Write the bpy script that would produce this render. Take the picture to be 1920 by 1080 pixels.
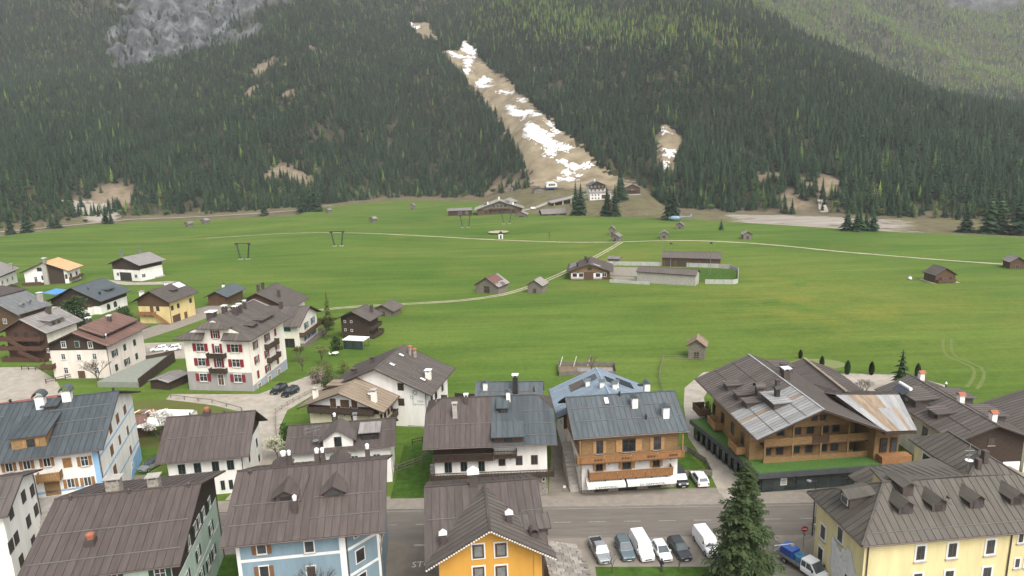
import bpy, math, random
import numpy as np
from mathutils import Vector, Matrix

for _o in list(bpy.data.objects):
    bpy.data.objects.remove(_o, do_unlink=True)
random.seed(11)
rng = np.random.default_rng(11)
RAD = math.radians
SC = bpy.context.scene
COL = SC.collection

# ---------------------------------------------------------------- camera
CAM_H, PITCH, ROLL, FPX = 55.0, RAD(12.7), RAD(1.76), 1300.0
_fw = Vector((0, math.cos(PITCH), -math.sin(PITCH)))
_u0 = Vector((0, math.sin(PITCH), math.cos(PITCH)))
_r0 = Vector((1, 0, 0))
_rt = math.cos(ROLL) * _r0 - math.sin(ROLL) * _u0
_up = math.cos(ROLL) * _u0 + math.sin(ROLL) * _r0
cd = bpy.data.cameras.new('camera')
cam = bpy.data.objects.new('camera', cd)
COL.objects.link(cam)
cam.matrix_world = Matrix(((_rt.x, _up.x, -_fw.x, 0), (_rt.y, _up.y, -_fw.y, 0),
                           (_rt.z, _up.z, -_fw.z, CAM_H), (0, 0, 0, 1)))
cd.sensor_width = 36
cd.lens = 36 * FPX / 1920
cd.clip_start, cd.clip_end = 0.5, 9000
SC.camera = cam

# ---------------------------------------------------------------- sky, sun, exposure
SUN_EL, SUN_AZ = RAD(52), RAD(148)          # azimuth from +Y towards +X
wd = bpy.data.worlds.new('World')
SC.world = wd
wd.use_nodes = True
nt = wd.node_tree
bg = nt.nodes['Background']
sky = nt.nodes.new('ShaderNodeTexSky')
sky.sky_type = 'NISHITA'
sky.sun_disc = False
sky.sun_elevation = SUN_EL
sky.sun_rotation = SUN_AZ
sky.air_density, sky.dust_density, sky.ozone_density = 1.0, 6.0, 1.0
hs = nt.nodes.new('ShaderNodeHueSaturation')
hs.inputs['Saturation'].default_value = 0.30
nt.links.new(sky.outputs[0], hs.inputs['Color'])
nt.links.new(hs.outputs[0], bg.inputs['Color'])
bg.inputs['Strength'].default_value = 0.15
sl = bpy.data.lights.new('sun', 'SUN')
sl.energy = 0.55
sl.angle = RAD(32)
sl.color = (1.0, 0.95, 0.87)
sun = bpy.data.objects.new('sun', sl)
COL.objects.link(sun)
_sd = Vector((math.sin(SUN_AZ) * math.cos(SUN_EL), math.cos(SUN_AZ) * math.cos(SUN_EL), math.sin(SUN_EL)))
sun.rotation_euler = _sd.to_track_quat('Z', 'Y').to_euler()
sun.location = (0, 0, 300)
vs = SC.view_settings
vs.view_transform, vs.look, vs.exposure, vs.gamma = 'Standard', 'None', 1.06, 1.0
vs.use_curve_mapping = False
SC.cycles.max_bounces = 5
SC.cycles.diffuse_bounces = 3
SC.cycles.volume_bounces = 0
SC.cycles.use_denoising = True

# ---------------------------------------------------------------- materials
MATS = {}


def mat(name, col, rough=0.75, metal=0.0, var=0.18, scale=1.2, streak=None, rnd=0.0, bump=0.0, bscale=8.0,
        col2=None, wave=None, spec=0.4, alpha_leaf=False, detail=5):
    """procedural Principled material: colour varied by noise, optional streaks, board lines, per-object variation"""
    if name in MATS:
        return MATS[name]
    m = bpy.data.materials.new(name)
    m.use_nodes = True
    t = m.node_tree
    N, Lk = t.nodes, t.links
    p = N['Principled BSDF']
    p.inputs['Roughness'].default_value = rough
    p.inputs['Metallic'].default_value = metal
    p.inputs['Specular IOR Level'].default_value = spec
    tc = N.new('ShaderNodeTexCoord')
    mp = N.new('ShaderNodeMapping')
    Lk.new(tc.outputs['Object'], mp.inputs['Vector'])
    if streak:
        mp.inputs['Scale'].default_value = streak
    if rnd:
        oi = N.new('ShaderNodeObjectInfo')
        ad = N.new('ShaderNodeVectorMath'); ad.operation = 'ADD'
        cb = N.new('ShaderNodeCombineXYZ')
        ml = N.new('ShaderNodeMath'); ml.operation = 'MULTIPLY'; ml.inputs[1].default_value = 37.0
        Lk.new(oi.outputs['Random'], ml.inputs[0])
        Lk.new(ml.outputs[0], cb.inputs[0]); Lk.new(ml.outputs[0], cb.inputs[1])
        Lk.new(mp.outputs[0], ad.inputs[0]); Lk.new(cb.outputs[0], ad.inputs[1])
        vec = ad.outputs[0]
    else:
        vec = mp.outputs[0]
    nz = N.new('ShaderNodeTexNoise')
    nz.inputs['Scale'].default_value = scale
    nz.inputs['Detail'].default_value = detail
    nz.inputs['Roughness'].default_value = 0.62
    Lk.new(vec, nz.inputs['Vector'])
    rp = N.new('ShaderNodeValToRGB')
    c2 = col2 if col2 else tuple(min(1, c * (1 + var)) for c in col)
    c1 = tuple(c * (1 - var) for c in col)
    rp.color_ramp.elements[0].position, rp.color_ramp.elements[1].position = 0.3, 0.7
    rp.color_ramp.elements[0].color = (*c1, 1)
    rp.color_ramp.elements[1].color = (*c2, 1)
    Lk.new(nz.outputs['Fac'], rp.inputs['Fac'])
    out = rp.outputs['Color']
    if wave:       # board joints: (direction axis, scale, strength)
        wv = N.new('ShaderNodeTexWave')
        wv.bands_direction = wave[0]
        wv.inputs['Scale'].default_value = wave[1]
        wv.inputs['Distortion'].default_value = 0.0
        wv.wave_profile = 'SAW'
        Lk.new(tc.outputs['Object'], wv.inputs['Vector'])
        wr = N.new('ShaderNodeValToRGB')
        wr.color_ramp.elements[0].color = (1 - wave[2],) * 3 + (1,)
        wr.color_ramp.elements[0].position = 0.0
        wr.color_ramp.elements[1].color = (1, 1, 1, 1)
        wr.color_ramp.elements[1].position = 0.16
        Lk.new(wv.outputs['Fac'], wr.inputs['Fac'])
        mx = N.new('ShaderNodeMix'); mx.data_type = 'RGBA'; mx.blend_type = 'MULTIPLY'
        mx.inputs[0].default_value = 1
        Lk.new(out, mx.inputs[6]); Lk.new(wr.outputs[0], mx.inputs[7])
        out = mx.outputs[2]
    if rnd:
        oi2 = N.new('ShaderNodeObjectInfo')
        mr = N.new('ShaderNodeMapRange')
        mr.inputs[3].default_value, mr.inputs[4].default_value = 1 - rnd, 1 + rnd
        Lk.new(oi2.outputs['Random'], mr.inputs[0])
        mv = N.new('ShaderNodeVectorMath'); mv.operation = 'SCALE'
        Lk.new(out, mv.inputs[0]); Lk.new(mr.outputs[0], mv.inputs['Scale'])
        out = mv.outputs[0]
    Lk.new(out, p.inputs['Base Color'])
    if bump:
        bn = N.new('ShaderNodeTexNoise'); bn.inputs['Scale'].default_value = bscale; bn.inputs['Detail'].default_value = 4
        Lk.new(vec, bn.inputs['Vector'])
        bp = N.new('ShaderNodeBump'); bp.inputs['Strength'].default_value = bump
        Lk.new(bn.outputs['Fac'], bp.inputs['Height'])
        Lk.new(bp.outputs[0], p.inputs['Normal'])
    if alpha_leaf:
        p.inputs['Specular IOR Level'].default_value = 0.15
    MATS[name] = m
    return m


def roofm(name, c, rough=0.55, metal=0.0, rnd=0.13, var=0.24, col2=None):
    return mat(name, c, rough, metal, var, 0.9, (2.2, 0.35, 1), rnd, spec=0.3, col2=col2)


def plaster(name, c, var=0.13):
    return mat(name, c, 0.9, 0, var, 0.45, (1.6, 1.6, 0.3), bump=0.05, bscale=20, spec=0.2)


def wood(name, c, ax='Z', sc=1.6, st=0.45, var=0.3):
    return mat(name, c, 0.78, 0, var, 2.0, (3, 3, 0.6) if ax != 'Z' else (0.6, 0.6, 4), wave=(ax, sc, st), spec=0.25)


rBROWN = roofm('roof_sheet_brown', (0.074, 0.059, 0.053))
rBROWN2 = roofm('roof_sheet_dark_brown', (0.068, 0.055, 0.049))
rGREYB = roofm('roof_sheet_grey_brown', (0.092, 0.078, 0.069))
rSLATE = roofm('roof_sheet_slate', (0.054, 0.065, 0.071))
rSLATE2 = roofm('roof_sheet_slate_light', (0.070, 0.083, 0.090))
rTAUPE = roofm('roof_sheet_taupe', (0.076, 0.067, 0.055))
rLIGHT = roofm('roof_sheet_pale_copper', (0.24, 0.19, 0.14), 0.5)
rZINC = roofm('roof_sheet_zinc', (0.27, 0.27, 0.265), 0.5, 0.1, rnd=.16)
rRUST = roofm('roof_sheet_rust', (0.21, 0.14, 0.085), 0.6, rnd=0.15, var=0.3, col2=(0.30, 0.235, 0.17))
rRED = roofm('roof_sheet_red_brown', (0.15, 0.088, 0.070))
rBLUE = roofm('roof_sheet_pale_blue', (0.20, 0.25, 0.30), 0.5)
rPALE = roofm('roof_sheet_pale_grey', (0.22, 0.205, 0.195), 0.5)
rOSB = roofm('roof_board_orange', (0.50, 0.32, 0.17), 0.8, rnd=0.12)
rHUT = roofm('hut_roof_grey', (0.20, 0.185, 0.17), 0.8, rnd=0.25, var=0.3)
rSHING = roofm('roof_shingle_grey', (0.12, 0.125, 0.125), 0.7)

pWHITE = plaster('plaster_white', (0.72, 0.70, 0.655))
pWARM = plaster('plaster_warm_white', (0.70, 0.66, 0.575))
pPINK = plaster('plaster_pinkish_white', (0.66, 0.59, 0.525))
pGREEN = plaster('plaster_pale_green', (0.43, 0.54, 0.44))
pBLUE = plaster('plaster_blue', (0.185, 0.26, 0.305))
pORANGE = plaster('plaster_orange', (0.52, 0.275, 0.055), 0.07)
pYELLOW = plaster('plaster_yellow', (0.60, 0.52, 0.28))
pYELLOW2 = plaster('plaster_pale_yellow', (0.62, 0.50, 0.24))
pCREAM = plaster('plaster_cream', (0.60, 0.55, 0.40))
pGREY = plaster('plaster_grey', (0.30, 0.285, 0.27))
pBLUEGREY = plaster('plaster_blue_grey', (0.30, 0.32, 0.36))
pSKY = plaster('paint_light_blue', (0.25, 0.43, 0.62))
pBAND = plaster('paint_white_band', (0.66, 0.66, 0.64))

wDARK = wood('timber_dark', (0.050, 0.035, 0.026))
wDARKV = wood('timber_dark_boards', (0.055, 0.040, 0.030), 'X')
wBROWN = wood('timber_brown', (0.10, 0.060, 0.036))
wRED = wood('timber_red_brown', (0.085, 0.045, 0.032))
wHONEY = wood('timber_honey', (0.25, 0.155, 0.072))
wHONEYV = wood('timber_honey_boards', (0.29, 0.17, 0.075), 'X', 2.2)
wORANGE = wood('timber_orange', (0.255, 0.13, 0.055), 'X', 2.4)
wGREY = wood('timber_weathered', (0.17, 0.15, 0.125), 'Z', 1.4, 0.5, 0.35)
wSHUT = wood('shutter_wood_brown', (0.17, 0.085, 0.042), 'Z', 5, 0.35)
sRED = wood('shutter_red', (0.19, 0.022, 0.030), 'Z', 5, 0.35)
sGREEN = wood('shutter_green', (0.028, 0.060, 0.040), 'Z', 5, 0.35)
sDKGREEN = wood('shutter_dark_green', (0.016, 0.026, 0.021), 'Z', 5, 0.3)
sBLUE = wood('shutter_blue', (0.07, 0.16, 0.28), 'Z', 5, 0.3)
sTEAL = wood('shutter_teal', (0.04, 0.13, 0.14), 'Z', 5, 0.3)

FRW = mat('frame_white', (0.62, 0.61, 0.58), 0.6, var=0.05)
FRB = mat('frame_brown', (0.085, 0.045, 0.028), 0.6, var=0.2)
FRD = mat('frame_dark', (0.05, 0.04, 0.035), 0.6, var=0.2)
GLASS = mat('window_glass', (0.035, 0.042, 0.045), 0.08, var=0.5, scale=0.7, spec=0.7, rnd=0.45)
GLASSD = mat('facade_glass', (0.025, 0.036, 0.036), 0.07, var=0.4, scale=0.3, spec=0.7, rnd=0.3)
CONC = mat('concrete', (0.33, 0.31, 0.28), 0.9, var=0.16, bump=0.1)
STONE = mat('stone_masonry', (0.24, 0.215, 0.185), 0.9, var=0.45, scale=3.0, bump=0.4, bscale=6)
STEEL = mat('steel_grey', (0.25, 0.26, 0.27), 0.45, 0.6, var=0.1)
DARKM = mat('metal_dark', (0.035, 0.033, 0.032), 0.5, 0.2, var=0.2)
CHBR = mat('chimney_brown', (0.07, 0.055, 0.05), 0.6, var=0.2)
WHITEM = mat('white_sheet', (0.72, 0.72, 0.71), 0.5, var=0.05)
CLAY = mat('clay_orange', (0.29, 0.10, 0.055), 0.8, var=0.25, scale=4)
COPPER = mat('gutter_brown', (0.10, 0.075, 0.065), 0.45, 0.3, var=0.2)
SNOWB = mat('snow_guard_steel', (0.20, 0.19, 0.185), 0.5, 0.4, var=0.15)
BLACK = mat('black_rubber', (0.012, 0.012, 0.012), 0.7, var=0.2)
CANVAS = mat('canvas_white', (0.66, 0.65, 0.61), 0.85, var=0.1, scale=2, bump=0.2, bscale=3)
TURF = mat('turf_green', (0.055, 0.125, 0.022), 0.95, var=0.25, scale=3)
SOLAR = mat('solar_glass', (0.03, 0.035, 0.05), 0.12, var=0.2, spec=0.7)
SKYL = mat('skylight_glass', (0.55, 0.58, 0.6), 0.15, var=0.1, spec=0.7)


# ---------------------------------------------------------------- mesh building
class MB:
    def __init__(s):
        s.v, s.f = [], []

    def box(s, x0, x1, y0, y1, z0, z1):
        b = len(s.v)
        s.v += [(x0, y0, z0), (x1, y0, z0), (x1, y1, z0), (x0, y1, z0), (x0, y0, z1), (x1, y0, z1), (x1, y1, z1), (x0, y1, z1)]
        s.f += [(b, b + 3, b + 2, b + 1), (b + 4, b + 5, b + 6, b + 7), (b, b + 1, b + 5, b + 4), (b + 1, b + 2, b + 6, b + 5),
                (b + 2, b + 3, b + 7, b + 6), (b + 3, b, b + 4, b + 7)]
        return s

    def poly(s, pts):
        b = len(s.v)
        s.v += [tuple(p) for p in pts]
        s.f.append(tuple(range(b, b + len(pts))))
        return s

    def prism(s, pts, vec):
        """extrude a planar polygon by vec, closed"""
        b, n = len(s.v), len(pts)
        vec = Vector(vec)
        s.v += [tuple(Vector(p)) for p in pts] + [tuple(Vector(p) + vec) for p in pts]
        s.f.append(tuple(range(b + n - 1, b - 1, -1)))
        s.f.append(tuple(range(b + n, b + 2 * n)))
        for i in range(n):
            j = (i + 1) % n
            s.f.append((b + i, b + j, b + n + j, b + n + i))
        return s

    def beam(s, p, q, w, h):
        """square bar between two points"""
        p, q = Vector(p), Vector(q)
        d = (q - p).normalized()
        a = d.cross(Vector((0, 0, 1)))
        a = Vector((1, 0, 0)) if a.length < 1e-4 else a.normalized()
        c = a.cross(d)
        pts = [p + a * (w / 2) * i + c * (h / 2) * j for i, j in ((-1, -1), (1, -1), (1, 1), (-1, 1))]
        return s.prism(pts, q - p)

    def tube(s, p, q, r0, r1=None, n=6):
        r1 = r0 if r1 is None else r1
        p, q = Vector(p), Vector(q)
        d = (q - p)
        if d.length < 1e-6:
            return s
        d.normalize()
        a = d.cross(Vector((0.3, 0.1, 1)) if abs(d.z) < 0.95 else Vector((1, 0, 0))).normalized()
        c = d.cross(a)
        b = len(s.v)
        for P_, r in ((p, r0), (q, r1)):
            for i in range(n):
                t = 2 * math.pi * i / n
                s.v.append(tuple(P_ + a * (r * math.cos(t)) + c * (r * math.sin(t))))
        for i in range(n):
            j = (i + 1) % n
            s.f.append((b + i, b + j, b + n + j, b + n + i))
        s.f.append(tuple(range(b + n - 1, b - 1, -1)))
        s.f.append(tuple(range(b + n, b + 2 * n)))
        return s

    def lathe(s, prof, n=10, c=(0, 0, 0)):
        b = len(s.v)
        for r, z in prof:
            for i in range(n):
                t = 2 * math.pi * i / n
                s.v.append((c[0] + r * math.cos(t), c[1] + r * math.sin(t), c[2] + z))
        for k in range(len(prof) - 1):
            for i in range(n):
                j = (i + 1) % n
                s.f.append((b + k * n + i, b + k * n + j, b + (k + 1) * n + j, b + (k + 1) * n + i))
        s.f.append(tuple(range(b + n - 1, b - 1, -1)))
        s.f.append(tuple(range(b + (len(prof) - 1) * n, b + len(prof) * n)))
        return s

    def mesh(s, name, m, smooth=False):
        me = bpy.data.meshes.new(name)
        me.from_pydata(s.v, [], s.f)
        if m:
            me.materials.append(m)
        if smooth:
            me.polygons.foreach_set('use_smooth', [True] * len(me.polygons))
        me.update()
        return me

    def build(s, name, m, parent=None, loc=None, rz=0, smooth=False, kind=None):
        return ob(name, s.mesh(name, m, smooth), parent, loc, rz, kind)


def ob(name, me, parent=None, loc=None, rz=0, kind=None, M=None):
    o = bpy.data.objects.new(name, me)
    COL.objects.link(o)
    if parent:
        o.parent = parent
    if M is not None:
        o.matrix_local = M
    else:
        if loc:
            o.location = loc
        if rz:
            o.rotation_euler = (0, 0, rz)
    if kind:
        o['kind'] = kind
    return o


def empty(name, loc, rz=0):
    o = bpy.data.objects.new(name, None)
    COL.objects.link(o)
    o.location = loc
    o.rotation_euler = (0, 0, rz)
    o.empty_display_size = 0.5
    return o


def tag(o, label, cat, group=None):
    o['label'], o['category'] = label, cat
    if group:
        o['group'] = group
    return o


def dup(root, loc, rz, scale=1.0, label=None, group=None):
    r = root.copy(); COL.objects.link(r)
    r.location = loc; r.rotation_euler = (0, 0, rz)
    r.scale = (scale,) * 3 if not isinstance(scale, tuple) else scale
    if label:
        r['label'] = label
    if group:
        r['group'] = group
    for ch in list(root.children):
        c = ch.copy(); COL.objects.link(c); c.parent = r
        for g in ch.children:
            d = g.copy(); COL.objects.link(d); d.parent = c
    return r


def text_mesh(txt, size, m, name, th=0.01):
    cu = bpy.data.curves.new('t', 'FONT')
    cu.body = txt; cu.size = size; cu.extrude = th
    cu.align_x = 'CENTER'; cu.align_y = 'CENTER'
    cu.resolution_u = 2
    o = bpy.data.objects.new('t', cu)
    COL.objects.link(o)
    dg = bpy.context.evaluated_depsgraph_get()
    me = bpy.data.meshes.new_from_object(o.evaluated_get(dg))
    bpy.data.objects.remove(o); bpy.data.curves.remove(cu)
    me.materials.clear(); me.materials.append(m)
    me.name = name
    return me

# ---------------------------------------------------------------- terrain
# columns by u = x / (y + 80): meadow edge y, forest foot y and z, slope of the mountain, crest elevation, back slope
TT = [(-1.2, 402.2, 560.0, -6.5, 0.28, 0.083, 0.62), (-0.945, 402.3, 560.0, -6.5, 0.28, 0.083, 0.62), (-0.845, 447.5, 560.1, -6.5, 0.28, 0.083, 0.62),
      (-0.844, 448.0, 560.5, -6.5, 0.28, 0.083, 0.62), (-0.654, 533.9, 639.9, -16.3, 0.28, 0.0802, 0.62), (-0.643, 538.9, 648.3, -16.8, 0.282, 0.0801, 0.62),
      (-0.642, 539.5, 649.1, -16.9, 0.282, 0.08, 0.62), (-0.589, 570.4, 690.3, -19.3, 0.29, 0.0859, 0.62), (-0.579, 576.4, 695.9, -19.2, 0.294, 0.087, 0.62),
      (-0.536, 621.0, 720.0, -18.9, 0.31, 0.0917, 0.62), (-0.529, 627.9, 721.3, -19.0, 0.312, 0.0925, 0.62), (-0.483, 635.8, 729.7, -19.8, 0.323, 0.0976, 0.62),
      (-0.454, 640.7, 735.0, -20.3, 0.33, 0.1029, 0.62), (-0.448, 641.7, 735.4, -20.4, 0.332, 0.104, 0.62), (-0.414, 638.4, 737.9, -20.9, 0.342, 0.1102, 0.62),
      (-0.385, 635.7, 740.0, -21.4, 0.35, 0.1212, 0.62), (-0.38, 635.2, 741.3, -21.3, 0.353, 0.1231, 0.62), (-0.33, 642.4, 754.9, -20.3, 0.385, 0.1421, 0.62),
      (-0.278, 649.9, 769.0, -19.2, 0.418, 0.1579, 0.62), (-0.274, 660.4, 770.7, -19.2, 0.42, 0.1591, 0.62), (-0.255, 713.8, 802.1, -20.9, 0.426, 0.1649, 0.62),
      (-0.246, 739.1, 816.9, -21.7, 0.429, 0.1695, 0.62), (-0.214, 772.1, 869.8, -24.6, 0.44, 0.1861, 0.62), (-0.199, 787.5, 884.2, -24.9, 0.445, 0.1939, 0.62),
      (-0.151, 836.8, 929.9, -25.7, 0.46, 0.2216, 0.62), (-0.15, 837.5, 929.3, -25.7, 0.46, 0.2222, 0.62), (-0.091, 797.9, 898.0, -25.0, 0.46, 0.2562, 0.5),
      (-0.038, 761.0, 869.6, -24.3, 0.46, 0.2754, 0.5), (-0.021, 623.5, 852.6, -20.1, 0.455, 0.2816, 0.5), (0.03, 588.0, 801.8, -7.6, 0.441, 0.3001, 0.5),
      (0.032, 587.2, 800.0, -7.1, 0.44, 0.3008, 0.5), (0.04, 584.2, 798.5, -6.8, 0.44, 0.3037, 0.5), (0.087, 566.4, 790.0, -4.9, 0.44, 0.2874, 0.5),
      (0.124, 552.4, 772.2, -5.7, 0.44, 0.2745, 0.5), (0.17, 530.6, 749.1, -6.9, 0.44, 0.2585, 0.5), (0.202, 515.4, 649.9, -20.2, 0.42, 0.2472, 0.5),
      (0.229, 502.6, 636.5, -20.1, 0.409, 0.2263, 0.5), (0.293, 470.3, 604.6, -19.8, 0.384, 0.1767, 0.5), (0.302, 466.2, 600.2, -19.8, 0.38, 0.1697, 0.5),
      (0.316, 459.9, 591.6, -19.3, 0.37, 0.1589, 0.5), (0.368, 436.5, 559.9, -17.4, 0.33, 0.1271, 0.5), (0.392, 425.7, 552.6, -17.4, 0.317, 0.1125, 0.5),
      (0.394, 424.8, 551.9, -17.4, 0.316, 0.1114, 0.5), (0.469, 397.5, 529.1, -17.2, 0.276, 0.0736, 0.5), (0.48, 393.5, 525.7, -17.2, 0.27, 0.0677, 0.5),
      (0.499, 388.7, 519.9, -17.1, 0.26, 0.0576, 0.5), (0.555, 374.4, 504.1, -17.0, 0.224, 0.0279, 0.5), (0.614, 359.3, 487.5, -16.8, 0.187, 0.0164, 0.5),
      (0.641, 352.2, 479.9, -16.7, 0.17, 0.0112, 0.5), (0.653, 349.0, 476.9, -16.7, 0.169, 0.0088, 0.5), (0.866, 293.0, 423.2, -16.6, 0.151, -0.0303, 0.5),
      (0.879, 289.6, 420.0, -16.6, 0.15, -0.0304, 0.5), (0.886, 287.7, 420.0, -16.6, 0.15, -0.0304, 0.5), (1.2, 287.7, 420.0, -16.6, 0.15, -0.0304, 0.5)]
_TU = [r[0] for r in TT]


def tcol(u, k):
    return np.interp(u, _TU, [r[k] for r in TT])


def und(x, y):
    s = np.sin
    return (s(x * .011 + 1.3) * s(y * .009 + .4) * 12 + s(x * .027 + y * .013) * 5 + s(x * .049 - y * .041 + 2.) * 2.6 + s(x * .083 + y * .071) * 1.3)


def height(x, y):
    x = np.asarray(x, float); y = np.asarray(y, float)
    u = x / (y + 80.)
    ye, yf, zf, t, cE, bs = (tcol(u, k) for k in range(1, 7))
    zm = -.03 * np.maximum(0, np.minimum(y, ye) - 120)
    rol = np.clip((y - 325) / 60, 0, 1) * np.clip((ye - y) / 40, 0, 1)
    zm = zm + rol * (1.0 * np.sin(x * .031 + y * .012) + .8 * np.sin(x * .012 - y * .034))
    ze = -.03 * np.maximum(0, ye - 120)
    bank = np.clip((y - ye) / 18., 0, 1)
    dip = np.where(yf - ye > 60, 4.5, 2.)
    zb = ze - dip * bank * (3 - 2 * bank) * bank
    zr = np.where(y < ye, zm, zb + (zf - (ze - dip)) * np.clip((y - ye - 18) / np.maximum(yf - ye - 18, 1), 0, 1))
    d = np.maximum(0, y - yf)
    rise = np.where(d < 60, .5 * t * d * d / 60., t * (d - 30))
    hz = zr + rise + und(x, y) * np.clip(d / 150, 0, 1) * np.clip(t / .4, .3, 1)
    lim = 55 + cE * y + und(x * 1.3 + 50, y) * .25
    over = np.maximum(0, hz - lim)
    za = np.where(over > 0, lim - over * .55, hz)
    yb = 1350 + 400 * np.clip(u, -.3, 1)
    zB = 60 + bs * np.maximum(0, y - yb) + und(x * .7, y * .7 + 90) * 2.2 * np.clip((y - yb) / 200, 0, 1)
    return np.where(y > yb - 50, np.maximum(za, zB), np.maximum(za, -40))


def gz(x, y):
    return float(height(x, y))


def inpoly(x, y, poly):
    c = np.zeros(np.shape(x), bool)
    n = len(poly)
    for i in range(n):
        x0, y0 = poly[i]; x1, y1 = poly[(i + 1) % n]
        if y0 == y1:
            continue
        k = ((y0 > y) != (y1 > y)) & (x < (x1 - x0) * (y - y0) / (y1 - y0) + x0)
        c ^= k
    return c


PISTE = [(29, 790), (21, 874), (9, 948), (-16, 1089), (-44, 1201), (-76, 1298), (-114, 1388), (-140, 1462), (-90, 1421), (-79, 1477), (-52, 1391), (-34, 1324), (16, 1199), (18, 1168), (46, 1024), (73, 938), (100, 863), (110, 832), (125, 797), (139, 770), (134, 727), (81, 727)]
PISTE_TOP = [(-220, 1680), (-166, 1638), (-138, 1533), (-130, 1484), (-162, 1528), (-197, 1587)]
PISTE2 = [(191, 890), (199, 863), (207, 832), (202, 816), (184, 769), (166, 735), (162, 746), (169, 778), (176, 826)]
CLEAR = [((-438, 1304), 38), ((-391, 1277), 30), ((-424, 1200), 30), ((-340, 1122), 20), ((-368, 1397), 20), ((-598, 923), 12), ((-642, 996), 10), ((-460, 805), 30), ((-438, 797), 30), ((-460, 776), 30), ((-295, 899), 30), ((-267, 893), 25), ((255, 687), 22), ((281, 626), 25), ((244, 592), 18), ((296, 639), 20), ((483, 685), 20), ((140, 1243), 12), ((183, 844), 16), ((174, 784), 16), ((173, 754), 14), ((-16, 878), 22), ((4, 856), 20), ((249, 619), 14), ((48, 1244), 8)]
SNOW = [
  [(-218, 1681), (-210, 1673), (-203, 1644), (-180, 1624), (-193, 1614), (-202, 1596), (-213, 1646)] ,
  [(-87, 1494), (-75, 1448), (-54, 1410), (-54, 1391), (-70, 1403), (-84, 1420)] ,
  [(-122, 1450), (-99, 1408), (-52, 1387), (-50, 1374), (-69, 1388), (-101, 1386)] ,
  [(-79, 1389), (-60, 1384), (-59, 1353), (-65, 1324), (-63, 1299), (-72, 1292), (-79, 1313), (-72, 1324), (-78, 1362)] ,
  [(-42, 1291), (-30, 1276), (-16, 1236), (-30, 1255), (-38, 1256), (-19, 1205), (-41, 1230), (-55, 1263), (-54, 1277), (-43, 1279)] ,
  [(-20, 1196), (-6, 1191), (16, 1170), (14, 1160), (-6, 1179)] ,
  [(16, 1122), (25, 1109), (33, 1084), (24, 1090)] ,
  [(-4, 1138), (9, 1091), (21, 1058), (33, 1048), (52, 990), (43, 993), (30, 1028), (26, 1016), (18, 1041), (6, 1060), (0, 1086)] ,
  [(50, 988), (62, 964), (72, 927), (63, 929), (57, 958)] ,
  [(24, 1001), (41, 954), (51, 941), (62, 933), (58, 914), (70, 898), (84, 881), (80, 874), (68, 879), (61, 892), (62, 869), (53, 873), (45, 886), (49, 895), (43, 915), (28, 931), (18, 959)] ,
  [(58, 866), (64, 870), (68, 859), (82, 851), (103, 844), (103, 836), (82, 835), (73, 843)] ,
  [(59, 839), (69, 842), (78, 831), (74, 826), (64, 829)] ,
  [(79, 827), (88, 826), (87, 819), (80, 820)] ,
  [(52, 818), (62, 827), (73, 819), (81, 804), (66, 808)] ,
  [(185, 868), (190, 854), (195, 841), (186, 839)] ,
  [(175, 794), (189, 799), (194, 797), (178, 772), (172, 773)] ,
  [(170, 772), (176, 765), (169, 750), (164, 749), (165, 758)] ,
  [(55, 1245), (68, 1222), (63, 1205), (59, 1229)] ,
]


def nodes_of(name):
    m = bpy.data.materials.new(name); m.use_nodes = True
    MATS[name] = m
    return m, m.node_tree.nodes, m.node_tree.links


def ramp(N, Lk, src, stops):
    r = N.new('ShaderNodeValToRGB')
    while len(r.color_ramp.elements) < len(stops):
        r.color_ramp.elements.new(0.5)
    for e, (p, c) in zip(r.color_ramp.elements, stops):
        e.position = p
        e.color = (*c, 1) if len(c) == 3 else c
    Lk.new(src, r.inputs['Fac'])
    return r.outputs['Color']


def noise(N, Lk, vec, sc, det=5, ro=0.6, scale=None):
    if scale:
        mp = N.new('ShaderNodeMapping'); mp.inputs['Scale'].default_value = scale
        Lk.new(vec, mp.inputs['Vector']); vec = mp.outputs[0]
    n = N.new('ShaderNodeTexNoise')
    n.inputs['Scale'].default_value, n.inputs['Detail'].default_value, n.inputs['Roughness'].default_value = sc, det, ro
    Lk.new(vec, n.inputs['Vector'])
    return n.outputs['Fac']


def mixc(N, Lk, f, a, b, mode='MIX'):
    m = N.new('ShaderNodeMix'); m.data_type = 'RGBA'; m.blend_type = mode
    if isinstance(f, float):
        m.inputs[0].default_value = f
    else:
        Lk.new(f, m.inputs[0])
    for i, s in ((6, a), (7, b)):
        if isinstance(s, tuple):
            m.inputs[i].default_value = (*s, 1)
        else:
            Lk.new(s, m.inputs[i])
    return m.outputs[2]


def attr(N, name):
    a = N.new('ShaderNodeAttribute'); a.attribute_name = name
    return a.outputs['Fac']


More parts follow.
